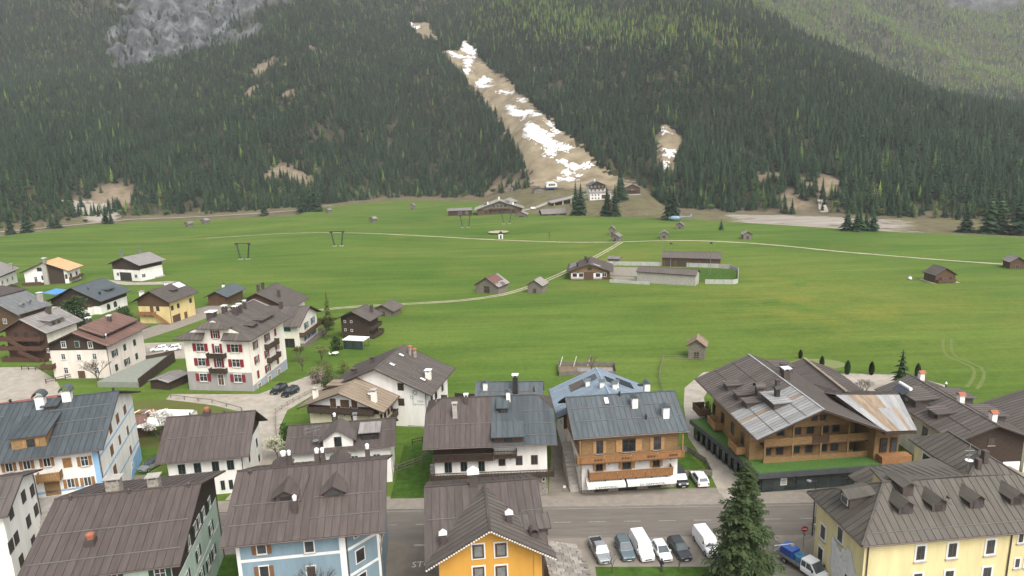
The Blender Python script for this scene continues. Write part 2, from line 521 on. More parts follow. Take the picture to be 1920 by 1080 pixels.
def grass_mat():
    m, N, Lk = nodes_of('meadow_grass')
    p = N['Principled BSDF']; p.inputs['Roughness'].default_value = 0.95; p.inputs['Specular IOR Level'].default_value = 0.1
    tc = N.new('ShaderNodeTexCoord').outputs['Object']
    big = noise(N, Lk, tc, 0.012, 6, 0.65, (0.7, 1.5, 1))
    c = ramp(N, Lk, big, [(0.30, (0.060, 0.118, 0.018)), (0.5, (0.084, 0.140, 0.025)), (0.70, (0.114, 0.160, 0.034))])
    band = noise(N, Lk, tc, 0.05, 4, 0.6, (0.35, 2.2, 1))
    c = mixc(N, Lk, 0.55, c, ramp(N, Lk, band, [(0.35, (0.62, 0.66, 0.6)), (0.65, (1.18, 1.12, 1.1))]), 'MULTIPLY')
    yel = noise(N, Lk, tc, 0.022, 6, 0.7)
    c = mixc(N, Lk, ramp(N, Lk, yel, [(0.54, (0, 0, 0)), (0.72, (0.55, 0.55, 0.55))]), c, (0.14, 0.145, 0.030))
    dry = attr(N, 'dry')
    dn = noise(N, Lk, tc, 0.06, 6, 0.7)
    mm = N.new('ShaderNodeMath'); mm.operation = 'MULTIPLY'
    Lk.new(dry, mm.inputs[0])
    Lk.new(ramp(N, Lk, dn, [(0.36, (0, 0, 0)), (0.64, (0.9, 0.9, 0.9))]), mm.inputs[1])
    c = mixc(N, Lk, mm.outputs[0], c, (0.155, 0.165, 0.032))
    br = noise(N, Lk, tc, 0.035, 5, 0.6, (0.5, 1.8, 1))
    c = mixc(N, Lk, ramp(N, Lk, br, [(0.66, (0, 0, 0)), (0.78, (0.6, 0.6, 0.6))]), c, (0.11, 0.092, 0.045))
    st = noise(N, Lk, tc, 0.35, 4, 0.7, (0.09, 1.6, 1))
    c = mixc(N, Lk, 0.7, c, ramp(N, Lk, st, [(0.35, (0.8, 0.82, 0.78)), (0.65, (1.16, 1.13, 1.1))]), 'MULTIPLY')
    fine = noise(N, Lk, tc, 0.9, 5, 0.75)
    c = mixc(N, Lk, 0.8, c, ramp(N, Lk, fine, [(0.3, (0.72, 0.74, 0.70)), (0.7, (1.22, 1.2, 1.2))]), 'MULTIPLY')
    Lk.new(c, p.inputs['Base Color'])
    return m


def flat_mat():
    m, N, Lk = nodes_of('valley_floor')
    p = N['Principled BSDF']; p.inputs['Roughness'].default_value = 0.95; p.inputs['Specular IOR Level'].default_value = 0.1
    tc = N.new('ShaderNodeTexCoord').outputs['Object']
    n1 = noise(N, Lk, tc, 0.05, 7, 0.7, (0.45, 1.6, 1))
    grav = ramp(N, Lk, n1, [(0.3, (0.20, 0.17, 0.14)), (0.5, (0.27, 0.24, 0.205)), (0.72, (0.36, 0.33, 0.29))])
    scr = ramp(N, Lk, noise(N, Lk, tc, 0.08, 6, 0.7), [(0.3, (0.075, 0.060, 0.040)), (0.55, (0.13, 0.115, 0.060)), (0.75, (0.11, 0.15, 0.045))])
    a = attr(N, 'gravel')
    e = N.new('ShaderNodeMath'); e.operation = 'ADD'
    s = N.new('ShaderNodeMath'); s.operation = 'MULTIPLY_ADD'; s.inputs[1].default_value = 1.3; s.inputs[2].default_value = -0.65
    Lk.new(noise(N, Lk, tc, 0.035, 6, 0.65), s.inputs[0])
    Lk.new(a, e.inputs[0]); Lk.new(s.outputs[0], e.inputs[1])
    c = mixc(N, Lk, ramp(N, Lk, e.outputs[0], [(0.42, (0, 0, 0)), (0.56, (1, 1, 1))]), scr, grav)
    Lk.new(c, p.inputs['Base Color'])
    return m


def mount_mat():
    m, N, Lk = nodes_of('forest_floor')
    p = N['Principled BSDF']; p.inputs['Roughness'].default_value = 0.95; p.inputs['Specular IOR Level'].default_value = 0.1
    tc = N.new('ShaderNodeTexCoord').outputs['Object']
    fl = ramp(N, Lk, noise(N, Lk, tc, 0.03, 7, 0.7), [(0.3, (0.025, 0.028, 0.015)), (0.55, (0.050, 0.045, 0.026)), (0.75, (0.09, 0.075, 0.042))])
    rk = ramp(N, Lk, noise(N, Lk, tc, 0.022, 9, 0.72, (1.6, 1.6, 0.5)), [(0.36, (0.018, 0.021, 0.024)), (0.5, (0.060, 0.064, 0.068)), (0.64, (0.17, 0.17, 0.17))])
    bare = ramp(N, Lk, noise(N, Lk, tc, 0.09, 6, 0.7), [(0.3, (0.13, 0.10, 0.065)), (0.7, (0.27, 0.215, 0.15))])
    c = mixc(N, Lk, attr(N, 'bare'), fl, bare)
    c = mixc(N, Lk, attr(N, 'rock'), c, rk)
    Lk.new(c, p.inputs['Base Color'])
    b = N.new('ShaderNodeBump'); b.inputs['Strength'].default_value = 0.6; b.inputs['Distance'].default_value = 4
    Lk.new(noise(N, Lk, tc, 0.05, 8, 0.7), b.inputs['Height'])
    Lk.new(b.outputs[0], p.inputs['Normal'])
    return m


UC = np.arange(-1.14, 1.1401, 0.006)
NU = len(UC)


def grid_obj(name, Y, m, attrs, zfun=None):
    """Y: rows x columns of y; x follows from u"""
    X = UC[None, :] * (Y + 80)
    Zh = height(X, Y)
    if zfun:
        Zh = zfun(X, Y, Zh)
    nr = Y.shape[0]
    v = np.stack([X, Y, Zh], -1).reshape(-1, 3)
    i = np.arange(nr - 1)[:, None] * NU + np.arange(NU - 1)[None, :]
    f = np.stack([i, i + 1, i + NU + 1, i + NU], -1).reshape(-1, 4)
    me = bpy.data.meshes.new(name)
    me.vertices.add(len(v)); me.vertices.foreach_set('co', v.ravel())
    me.loops.add(f.size); me.loops.foreach_set('vertex_index', f.ravel().astype(np.int32))
    me.polygons.add(len(f)); me.polygons.foreach_set('loop_start', (np.arange(len(f)) * 4).astype(np.int32))
    me.polygons.foreach_set('use_smooth', np.ones(len(f), bool))
    for k, fn in attrs.items():
        a = me.attributes.new(k, 'FLOAT', 'POINT')
        a.data.foreach_set('value', np.clip(fn(X, Y, Zh), 0, 1).ravel().astype(np.float32))
    me.materials.append(m)
    me.update(); me.validate()
    return ob(name, me, kind='structure')


_ye, _yf = tcol(UC, 1), tcol(UC, 2)
_const = np.array([-60, -20, 20, 50, 75, 90, 105, 120, 135, 150, 165, 180, 195, 210, 225, 240, 255, 270, 280.])
_fr = np.linspace(0, 1, 34)[1:]
Ym = np.concatenate([np.repeat(_const[:, None], NU, 1), 280 + (_ye - 280)[None, :] * _fr[:, None]])
grid_obj('meadow', Ym, grass_mat(), {'dry': lambda X, Y, Z: np.exp(-(((X - 105) / 50.) ** 2 + ((Y - 230) / 65.) ** 2)) * 1.1
                                     + 0.6 * np.exp(-(((X - 60) / 60.) ** 2 + ((Y - 340) / 40.) ** 2))})
_fb = np.linspace(0, 1, 22) ** 1.5
Yb = _ye[None, :] + (_yf - _ye)[None, :] * _fb[:, None]


def gravel_amount(X, Y, Z):
    u = X / (Y + 80)
    g = np.interp(u, [-1, -.66, -.6, -.5, -.25, -.2, -.02, .05, .18, .26, .31, .46, .53, .7, 1], [.5, .4, .3, .25, .3, .2, .2, .2, .25, .42, .66, .66, .2, .15, .15])
    k = (Y - tcol(u, 1)) / (tcol(u, 2) - tcol(u, 1))
    return g - np.clip((k - .8) * 4, 0, 1) * .5


grid_obj('valley_floor', Yb, flat_mat(), {'gravel': gravel_amount})
_t = np.linspace(0, 1, 190)
Yt = _yf[None, :] + (2650 - _yf)[None, :] * (_t ** 1.25)[:, None]


def rockness(X, Y, Z=None):
    u = X / (Y + 80)
    w = .02 * np.sin(Y * .02 + X * .013) + .025 * np.sin(Y * .006 + X * .01) + .012 * np.sin(Y * .07 - X * .05) + .008 * np.sin(X * .13 + Y * .09)
    a = np.clip((u + w + .485) / .02, 0, 1) * np.clip((-.335 - (u + w)) / .03, 0, 1) * np.clip((Y - 1440) / 60, 0, 1)
    b = np.clip((u + w + .36) / .02, 0, 1) * np.clip((-.27 - (u + w)) / .02, 0, 1) * np.clip((Y - 1640) / 40, 0, 1) * .8
    c = np.clip((u - .60 + w) / .02, 0, 1) * np.clip((Y - 2220) / 40, 0, 1)
    return np.clip(a + b + c, 0, 1)


def bareness(X, Y, Z=None):
    r = np.zeros(X.shape)
    for (cx, cy), rad in CLEAR:
        r = np.maximum(r, np.clip(1.4 - np.hypot(X - cx, (Y - cy) * .7) / (rad * .75), 0, 1))
    return np.maximum(r, np.clip(1 - (Y - tcol(X / (Y + 80), 2)) / 40, 0, 1) * .6)


def crag(X, Y, Zh):
    r = rockness(X, Y)
    s = np.sin
    cr = (np.abs(s(X * .05 + Y * .02)) + np.abs(s(X * .11 - Y * .05 + 1)) * .6 + np.abs(s(X * .023 + 2 + s(Y * .03)))) * 14 + s(X * .2 + Y * .13) * 5
    return Zh + r * (cr - 14)


grid_obj('mountain', Yt, mount_mat(), {'rock': rockness, 'bare': bareness}, crag)


def drape(name, poly, m, cell, off, ragged=0.0, kind='structure', parent=None):
    """a sheet lying on the terrain inside poly, with an uneven outline"""
    p = np.array(poly, float)
    x0, y0 = p.min(0) - cell; x1, y1 = p.max(0) + cell
    xs = np.arange(x0, x1 + cell, cell); ys = np.arange(y0, y1 + cell, cell)
    XX, YY = np.meshgrid(xs, ys)
    cxx, cyy = XX[:-1, :-1] + cell / 2, YY[:-1, :-1] + cell / 2
    wx = ragged * (np.sin(cxx * .41 + cyy * .33) + np.sin(cxx * .93 - cyy * .71 + 1) * .7 + rng.normal(0, .5, cxx.shape))
    wy = ragged * (np.sin(cxx * .37 - cyy * .29 + 2) + np.sin(cxx * .83 + cyy * .77) * .7 + rng.normal(0, .5, cxx.shape))
    ins = inpoly(cxx + wx, cyy + wy, poly)
    idx = -np.ones(XX.shape, int)
    v, f = [], []
    Zh = height(XX, YY) + off
    for r, c in zip(*np.nonzero(ins)):
        q = []
        for dr, dc in ((0, 0), (0, 1), (1, 1), (1, 0)):
            if idx[r + dr, c + dc] < 0:
                idx[r + dr, c + dc] = len(v)
                v.append((XX[r + dr, c + dc], YY[r + dr, c + dc], Zh[r + dr, c + dc]))
            q.append(int(idx[r + dr, c + dc]))
        f.append(tuple(q))
    b = MB(); b.v, b.f = v, f
    return b.build(name, m, parent, smooth=True, kind=kind)


SLOPE = mat('ski_slope_ground', (0.20, 0.155, 0.098), 0.95, var=0.34, scale=0.05, detail=9, col2=(0.30, 0.25, 0.165), spec=0.1)
SNOWM = mat('old_snow', (0.66, 0.655, 0.64), 0.8, var=0.2, scale=0.12, spec=0.2, detail=8)
for _p in (PISTE, PISTE_TOP, PISTE2):
    drape('ski_slope', _p, SLOPE, 5, 0.7, 3)
for _s in SNOW:
    c_ = np.mean(np.array(_s), 0)
    drape('snow_patch', [tuple(c_ + (np.array(q) - c_) * .9) for q in _s], SNOWM, 1.6, 1.0, 2.4)


def clip_y(poly, y, keep_below):
    out = []
    n = len(poly)
    for i in range(n):
        a, b = poly[i], poly[(i + 1) % n]
        ia, ib = (a[1] <= y) == keep_below, (b[1] <= y) == keep_below
        if ia:
            out.append(a)
        if ia != ib:
            t = (y - a[1]) / (b[1] - a[1])
            out.append((a[0] + t * (b[0] - a[0]), y))
    return out


def sheet(name, poly, m, off, kind='structure'):
    """flat sheet on the near ground (level to y = 120, then falling evenly)"""
    b = MB()
    for part in (clip_y(poly, 120, True), clip_y(poly, 120, False)):
        if len(part) > 2:
            a = sum(part[i][0] * part[(i + 1) % len(part)][1] - part[(i + 1) % len(part)][0] * part[i][1] for i in range(len(part)))
            if a < 0:
                part = part[::-1]
            b.poly([(x, y, -.03 * max(0, y - 120) + off) for x, y in part])
    return b.build(name, m, kind=kind)


def strip(name, pts, w, m, off=0.06, shift=0.0, kind='structure'):
    b = MB()
    L = []
    P_ = [Vector(p) for p in pts]
    fine = []
    for i in range(len(P_) - 1):
        n = max(2, int((P_[i + 1] - P_[i]).length / 6))
        p0 = P_[max(0, i - 1)]; p3 = P_[min(len(P_) - 1, i + 2)]
        for k in range(n):
            t = k / n
            fine.append(0.5 * ((2 * P_[i]) + (P_[i + 1] - p0) * t + (2 * p0 - 5 * P_[i] + 4 * P_[i + 1] - p3) * t * t + (3 * P_[i] - p0 - 3 * P_[i + 1] + p3) * t ** 3))
    fine.append(P_[-1])
    for i, p in enumerate(fine):
        d = (fine[min(i + 1, len(fine) - 1)] - fine[max(i - 1, 0)]).normalized()
        n = Vector((-d.y, d.x))
        ww = w * (1 + .12 * math.sin(i * 1.7) + .1 * math.sin(i * .6))
        for s in (-1, 1):
            q = p + n * (shift + s * ww / 2)
            b.v.append((q.x, q.y, gz(q.x, q.y) + off))
    for i in range(len(fine) - 1):
        b.f.append((2 * i, 2 * i + 1, 2 * i + 3, 2 * i + 2))
    return b.build(name, m, kind=kind)


ASPH = mat('asphalt', (0.135, 0.122, 0.106), 0.9, var=0.16, scale=0.5, streak=(0.35, 2.5, 1), detail=7, spec=0.25)
ASPH2 = mat('asphalt_yard', (0.20, 0.178, 0.148), 0.92, var=0.22, scale=0.35, detail=8, spec=0.2)
PAVE = mat('pavement_slabs', (0.22, 0.195, 0.165), 0.9, var=0.15, scale=0.8, detail=6, spec=0.2)
GRAV = mat('gravel_light', (0.31, 0.28, 0.235), 0.95, var=0.2, scale=0.5, detail=8, spec=0.1)
TRACK = mat('track_dust', (0.34, 0.31, 0.22), 0.95, var=0.22, scale=0.3, detail=6, spec=0.1)
LAWN = mat('lawn_grass', (0.044, 0.088, 0.014), 0.95, var=0.35, scale=0.8, detail=8, spec=0.1)
LAWN_DRY = mat('lawn_dry', (0.13, 0.115, 0.040), 0.95, var=0.2, scale=0.25, col2=(0.085, 0.115, 0.028), detail=8, spec=0.1)
SOIL = mat('bare_soil', (0.16, 0.12, 0.085), 0.95, var=0.35, scale=0.8, detail=8, spec=0.1)
PAINT2 = mat('road_paint_faded', (0.27, 0.255, 0.23), 0.85, var=0.3, scale=2)
PAINT = mat('road_paint', (0.52, 0.51, 0.48), 0.8, var=0.25, scale=3)

sheet('village_yard', [(-170, 20), (170, 20), (170, 97.5), (-8, 98.5), (-60, 99), (-62, 108), (-90, 112), (-170, 112)], ASPH2, 0.006)
_ra = RAD(-1.6)


def along(x, off):
    """point on the main road: x along, off across"""
    return (x, 90.0 - .028 * x + off)


sheet('road', [along(-170, -4), along(170, -4), along(170, 4), along(-170, 4)], ASPH, 0.012)
sheet('side_street', [(-19.5, 20), (-11, 20), (-11, 86.4), (-19, 86.6)], mat('asphalt_worn', (0.165, 0.148, 0.124), 0.92, var=0.2, scale=0.4, detail=8, spec=0.2), 0.010)
sheet('side_street', [(31, 20), (36, 20), (35.6, 82), (34, 85.1), (29.5, 85.2), (30.5, 80)], ASPH, 0.010)
# pavement on the far side with a raised kerb
b = MB()
for x0, x1 in ((-170, -60), (-60, 9), (9, 31), (36, 170)):
    p = [along(x0, 4.25), along(x1, 4.25), along(x1, 7.2), along(x0, 7.2)]
    b.prism([(x, y, 0.0) for x, y in p], (0, 0, .13))
b.build('pavement', PAVE, kind='structure')
b = MB()
for x0, x1 in ((-170, 31), (36, 170)):
    p = [along(x0, 4.04), along(x1, 4.04), along(x1, 4.22), along(x0, 4.22)]
    b.prism([(x, y, 0.0) for x, y in p], (0, 0, .15))
b.build('kerb', mat('kerb_stone', (.21, .195, .17), .9, var=.2), kind='structure')
b = MB()   # island with rounded end by the no-entry sign
isl = [(37.2, 83.0), (36.2, 82.0), (36.0, 80.5), (36.6, 78.5), (37.3, 77.0), (40.0, 77.2), (46, 80), (50, 84.2), (41, 84.6)]
b.prism([(x, y, 0) for x, y in isl], (0, 0, .12)).build('pavement', PAVE, kind='structure')
for x in np.arange(-150, 150, 5.0):
    p = [along(x, -.06), along(x + 2.4, -.06), along(x + 2.4, .06), along(x, .06)]
    if -75 < x < 75:
        sheet('lane_mark', p, PAINT2, 0.017)
sheet('edge_line', [along(-170, 3.6), along(170, 3.6), along(170, 3.7), along(-170, 3.7)], PAINT2, 0.017)
ob('stop_marking', text_mesh('STOP', 1.75, PAINT, 'stop_marking', 0.002), None, (-12.55, 80.8, 0.018), RAD(1), 'structure').scale = (0.82, 1.0, 1)
sheet('stop_line', [(-14.6, 85.0), (-11.4, 84.9), (-11.4, 85.4), (-14.6, 85.5)], mat('road_paint_worn', (.30, .28, .25), .85, var=.35, scale=2), 0.018)
# lawns, yards and lanes
sheet('lawn', [(9.6, 79.2), (25.6, 78.4), (30.2, 78.6), (31, 60), (9.0, 60)], LAWN, 0.016)
sheet('car_park', [along(9.0, -4.05), along(29.2, -4.05), (29.5, 78.9), (9.4, 79.5)], ASPH2, 0.011)
sheet('lawn', [(-42.5, 84.2), (-35.4, 84.6), (-35, 62), (-41, 62)], LAWN, 0.016)
sheet('lawn', [(-19.9, 97.2), (-14.3, 97.4), (-14.9, 117), (-20.5, 117)], LAWN, 0.016)
sheet('lawn', [(-42, 101), (-34.8, 101.5), (-34.2, 118), (-41.5, 112)], LAWN, 0.016)
sheet('lawn', [(24.9, 100.5), (31, 101), (29.5, 110.5), (24.5, 110.5)], LAWN, 0.016)
sheet('lane', [(37.0, 142.7), (34.2, 132.2), (31.1, 116.5), (31.4, 107.6), (30.7, 94.2), (35.2, 94.1), (35.6, 100.4), (36.2, 111.9), (36.0, 120.9), (39.5, 136.5), (46, 149.1), (60, 151), (60, 154), (44, 153)], GRAV, 0.02)
sheet('gravel_lot', [(60.5, 148.6), (71.2, 149.8), (88.0, 146.5), (92, 139), (83.8, 131.7), (70.7, 125.6), (62, 127.7)], GRAV, 0.02)
sheet('golf_green', [(72 + 6.5 * math.cos(t), 156.5 + 4.2 * math.sin(t)) for t in np.linspace(0, 6.1, 16)], mat('putting_green', (0.14, 0.165, 0.055), 0.95, var=0.1), 0.02)
sheet('gravel_yard', [(-150, 176), (-126.3, 174.4), (-113.1, 162.6), (-102.6, 149.3), (-98, 140), (-150, 140)], GRAV, 0.02)
sheet('lane', [(-110, 248), (-115.6, 238.9), (-114.8, 225.1), (-118.3, 208.0), (-120, 190), (-117, 176), (-113, 178), (-113, 192), (-106.4, 212.9), (-102.0, 231.7), (-98, 246)], PAVE, 0.02)
sheet('car_park', [(-112, 195.8), (-92.6, 195.2), (-86.9, 178.0), (-98.0, 178.0)], GRAV, 0.024)
sheet('driveway', [(-78.3, 149.1), (-66.9, 147.9), (-57.6, 147.3), (-52, 156), (-47.6, 163.2), (-43.7, 149.5), (-47.8, 136.2), (-46.5, 127.5), (-42.1, 114.1), (-42, 99.3), (-46, 99), (-45.0, 111.1), (-50.3, 124.9), (-56.7, 135.8), (-65.2, 140.8), (-77.7, 145.5)], GRAV, 0.02)
sheet('dry_lawn', [(-96, 146), (-77, 145), (-65.5, 140.4), (-57.2, 135.3), (-51, 125), (-60, 118), (-80, 121), (-92, 134)], LAWN_DRY, 0.015)
sheet('yard', [(8.3, 125.8), (8.3, 111.6), (8.5, 98.5), (4.7, 98.5), (6.0, 112), (6.2, 124)], ASPH2, 0.012)
sheet('yard', [(-186, 313), (-168, 303), (-148, 303), (-143, 295), (-168, 297), (-190, 308)], GRAV, 0.03)
strip('gravel_track', [(-215.8, 488.1), (-147.2, 479.7), (-55.0, 452.2), (1.0, 426.1), (38.2, 400.9), (62.6, 387.5), (100.3, 376.1), (136.0, 354.3), (163.1, 324.9), (187.3, 297.9), (209.7, 277.4), (240, 250)], 2.3, TRACK)
for s in (-.95, .95):
    strip('wheel_track', [(61.8, 385.0), (42.9, 339.8), (23.4, 295.9), (8.5, 267.3), (-4.0, 250.3), (-19.3, 242.1), (-38.1, 239.4), (-60.1, 236.4), (-76, 229)], 0.95, TRACK, 0.05, s)
WTR = [(96.0, 137.0), (101.4, 143.0), (106.0, 150.5), (105.6, 158.5), (108.8, 165.9), (114.2, 174.3)]
strip('wheel_track', WTR, .7, mat('grass_rut', (0.105, 0.135, 0.030), 0.95, var=0.2), .04, -.9)
strip('wheel_track', WTR, .7, MATS['grass_rut'], .04, .9)
strip('valley_road', [(-441, 598), (-431, 625), (-405, 665), (-378, 697), (-337, 706), (-305, 715), (-262, 722), (-225, 735), (-200, 755)], 6.5, GRAV, 0.5)
strip('valley_road', [(-14, 640), (2, 649), (22, 650), (39, 678), (56, 697), (79, 709), (101, 690), (130, 690)], 7, GRAV, 0.5)
strip('valley_road', [(270, 600), (262, 580), (255, 560)], 6, GRAV, 0.5)
drape('gravel_fan', [(-490, 772), (-466, 778), (-436, 776), (-394, 700), (-400, 668), (-455, 732), (-476, 758)], GRAV, 5, .6, 3)
for (x, y, a, c) in ((66, 520, 9, 14), (-8, 462, 7, 8), (6, 556, 6, 8), (100, 492, 4, 4)):
    sheet('sand_patch', [(x + a * math.cos(t), y + c * math.sin(t)) for t in np.linspace(0, 6.0, 14)], TRACK, 0.05)

# ---------------------------------------------------------------- buildings
MCACHE = {}
WROT = {'S': 0.0, 'E': math.pi / 2, 'N': math.pi, 'W': -math.pi / 2}


def clip_s(poly, s, keep_above):
    out = []
    n = len(poly)
    for i in range(n):
        a, b = poly[i], poly[(i + 1) % n]
        ia, ib = (a[0] >= s) == keep_above, (b[0] >= s) == keep_above
        if ia:
            out.append(a)
        if ia != ib:
            t = (s - a[0]) / (b[0] - a[0])
            out.append((s, a[1] + t * (b[1] - a[1])))
    return out


def plane_axes(poly):
    P_ = [Vector(p) for p in poly]
    n = Vector((0, 0, 0))
    for i in range(len(P_)):
        n += P_[i].cross(P_[(i + 1) % len(P_)])
    n.normalize()
    if n.z < 0:
        n = -n
    d = Vector((n.x * n.z, n.y * n.z, n.z * n.z - 1))
    d = d.normalized() if d.length > 1e-5 else Vector((0, -1, 0))
    return P_, n, d, d.cross(n)


def seam_of(m):
    n = m.name + '_seam'
    if n not in MATS:
        c = [e.color[:3] for nd in m.node_tree.nodes if nd.type == 'VALTORGB' for e in nd.color_ramp.elements]
        mat(n, tuple(sum(k[i] for k in c) / len(c) * .62 for i in range(3)), .6, var=.2)
    return MATS[n]


def roof_sheets(parent, poly, sw, m, single, name='roof_panel', rib=0.052):
    """cover a roof plane with standing-seam sheets running down the slope; each sheet an object when single"""
    P_, n, d, a = plane_axes(poly)
    o = P_[0]
    st = [((p - o).dot(a), (p - o).dot(d)) for p in P_]
    s0, s1 = min(p[0] for p in st), max(p[0] for p in st)
    k = max(1, round((s1 - s0) / sw))
    w = (s1 - s0) / k
    acc = MB()
    for i in range(k):
        lo, hi = s0 + i * w, s0 + (i + 1) * w
        q = clip_s(clip_s(st, lo + 1e-4, True), hi - 1e-4, False)
        if len(q) < 3:
            continue
        t0 = min(p[1] for p in q)
        loc = [(round(p[0] - lo, 3), round(p[1] - t0, 3)) for p in q]
        area = abs(sum(loc[j][0] * loc[(j + 1) % len(loc)][1] - loc[(j + 1) % len(loc)][0] * loc[j][1] for j in range(len(loc)))) / 2
        if area < 0.05:
            continue
        left = [p[1] for p in loc if p[0] < 0.01]
        key = (name, m.name, tuple(loc))
        M = Matrix(((a.x, d.x, n.x, 0), (a.y, d.y, n.y, 0), (a.z, d.z, n.z, 0), (0, 0, 0, 1)))
        M.translation = o + a * lo + d * t0 + n * 0.004
        if single and key in MCACHE:
            ob(name, MCACHE[key], parent, M=M)
            continue
        b = MB()
        b.prism([(x, y, 0) for x, y in loc], (0, 0, .03))
        nf = len(b.f)
        if left and max(left) - min(left) > .15:
            b.box(-rib * .35, rib * .35, min(left), max(left) + .02, .0, .03 + rib)
        if single:
            me = MCACHE[key] = b.mesh(name, m)
            if len(b.f) > nf:
                me.materials.append(seam_of(m))
                me.polygons.foreach_set('material_index', [0] * nf + [1] * (len(b.f) - nf))
            ob(name, me, parent, M=M)
        else:
            base = len(acc.v)
            acc.v += [tuple(M @ Vector(v)) for v in b.v]
            acc.f += [tuple(base + j for j in f) for f in b.f]
    if not single and acc.v:
        acc.build(name, m, parent, kind='stuff')


class House:
    def __init__(s, name, label, cat, cx, cy, rot, L, W, ze, zr, og=1.3, oe=1.3, group=None, g=None):
        s.g = gz(cx, cy) if g is None else g
        s.root = empty(name, (cx, cy, s.g), RAD(rot))
        tag(s.root, label, cat, group)
        s.L, s.W, s.ze, s.zr, s.og, s.oe = L, W, ze, zr, og, oe
        s.k = (zr - ze) / (W / 2)
        s.hl, s.hw = L / 2 - og, W / 2 - oe
        s.roofo = None
        s.eave = ze

    def rz(s, y):
        return s.zr - s.k * abs(y)

    def walls(s, m, poly=None, z0=-1.2, name='wall', drop=.24, top=None):
        poly = poly or [(-s.hl, -s.hw), (s.hl, -s.hw), (s.hl, s.hw), (-s.hl, s.hw)]
        pts = []
        for i in range(len(poly)):
            p, q = poly[i], poly[(i + 1) % len(poly)]
            pts.append(p)
            if p[1] * q[1] < 0:
                t = p[1] / (p[1] - q[1])
                pts.append((p[0] + t * (q[0] - p[0]), 0.0))
        b = MB()
        n = len(pts)
        zt = [(min(s.rz(y) - drop, top) if top else s.rz(y) - drop) for x, y in pts]
        b.v += [(x, y, z0) for x, y in pts] + [(x, y, z) for (x, y), z in zip(pts, zt)]
        for i in range(n):
            j = (i + 1) % n
            b.f.append((i, j, n + j, n + i))
        b.f.append(tuple(range(n - 1, -1, -1)))
        return b.build(name, m, s.root)

    def roof(s, m, sw=0.85, single=True, hipW=None, hipE=None, under=None, mN=None, guards=(), gutter=True, split=None, th=.2, ridge=True, cutW=None):
        """hip = (ridge shortening, half width of the hip triangle)"""
        single = single and s.root.location.y < 200
        l, w = s.L / 2, s.W / 2
        rw, re = -l + (hipW[0] if hipW else 0), l - (hipE[0] if hipE else 0)
        yw, ye = (hipW[1] if hipW else 0), (hipE[1] if hipE else 0)
        S = [(-l, -w, s.ze), (l, -w, s.ze)]
        if hipE and ye < w:
            S.append((l, -ye, s.rz(ye)))
        S.append((re, 0, s.zr)); S.append((rw, 0, s.zr))
        if hipW and yw < w:
            S.append((-l, -yw, s.rz(yw)))
        Nn = [(x, -y, z) for x, y, z in S][::-1]
        polys = [(S, m), (Nn, mN or m)]
        if hipE:
            polys.append(([(l, -ye, s.rz(ye)), (l, ye, s.rz(ye)), (re, 0, s.zr)], m))
        if hipW:
            if cutW:
                t = (yw - cutW) / yw
                xc, zc = -l + hipW[0] * t, s.ze + (s.zr - s.ze) * t
                polys.append(([(-l, yw, s.ze), (-l, cutW, s.ze), (xc, cutW, zc)], m))
                polys.append(([(-l, -cutW, s.ze), (-l, -yw, s.ze), (xc, -cutW, zc)], m))
            else:
                polys.append(([(-l, yw, s.rz(yw)), (-l, -yw, s.rz(yw)), (rw, 0, s.zr)], m))
        b = MB()
        for p, _ in polys:
            b.prism([Vector(q) - Vector((0, 0, th)) for q in p], (0, 0, th - .004))
        s.roofo = b.build('roof', under or wDARK, s.root)
        for p, mm in polys:
            if split and p is S:
                for (x0, x1), m2 in split:
                    q = [(x0, -w, s.ze), (x1, -w, s.ze), (x1, 0, s.zr), (x0, 0, s.zr)]
                    if hipE and abs(x1 - l) < .01:
                        q = [(x0, -w, s.ze), (l, -w, s.ze), (l, -ye, s.rz(ye)), (re, 0, s.zr), (x0, 0, s.zr)]
                    if hipW and abs(x0 + l) < .01:
                        q = [(-l, -w, s.ze), (x1, -w, s.ze), (x1, 0, s.zr), (rw, 0, s.zr), (-l, -yw, s.rz(yw))]
                    roof_sheets(s.roofo, q, sw, m2, single)
            else:
                roof_sheets(s.roofo, p, sw, mm, single)
        if ridge:
            MB().beam((rw, 0, s.zr + .05), (re, 0, s.zr + .05), .3, .1).build('ridge_cap', m, s.roofo)
        if gutter:
            MB().tube((-l, -w - .07, s.ze - .08), (l, -w - .07, s.ze - .08), .085, n=6).build('gutter', COPPER, s.roofo)
            MB().tube((-l, w + .07, s.ze - .08), (l, w + .07, s.ze - .08), .085, n=6).build('gutter', COPPER, s.roofo)
        for y, x0, x1 in guards:
            z = s.rz(y)
            gb = MB().beam((x0, y, z + .13), (x1, y, z + .13), .05, .1)
            for x in np.arange(x0, x1 + .01, 1.7):
                gb.box(x - .03, x + .03, y - .05, y + .05, z, z + .15)
            gb.build('snow_guard', SNOWB, s.roofo)
        return s.roofo

    def wpos(s, wall, u, z, out=0.0):
        return {'S': (u, -s.hw - out, z), 'N': (-u, s.hw + out, z), 'E': (s.hl + out, u, z), 'W': (-s.hl - out, -u, z)}[wall]

    def put(s, wall, mb, name, m, u, z, parent=None, out=0.0, kind=None):
        return mb.build(name, m, parent or s.root, s.wpos(wall, u, z, out), WROT[wall], kind=kind)

    def band(s, wall, z0, z1, m, u0=None, u1=None, name='band', out=.03):
        h = s.hl if wall in 'SN' else s.hw
        u0 = -h - out if u0 is None else u0
        u1 = h + out if u1 is None else u1
        return s.put(wall, MB().box(u0, u1, -out, .05, z0, z1), name, m, 0, 0)

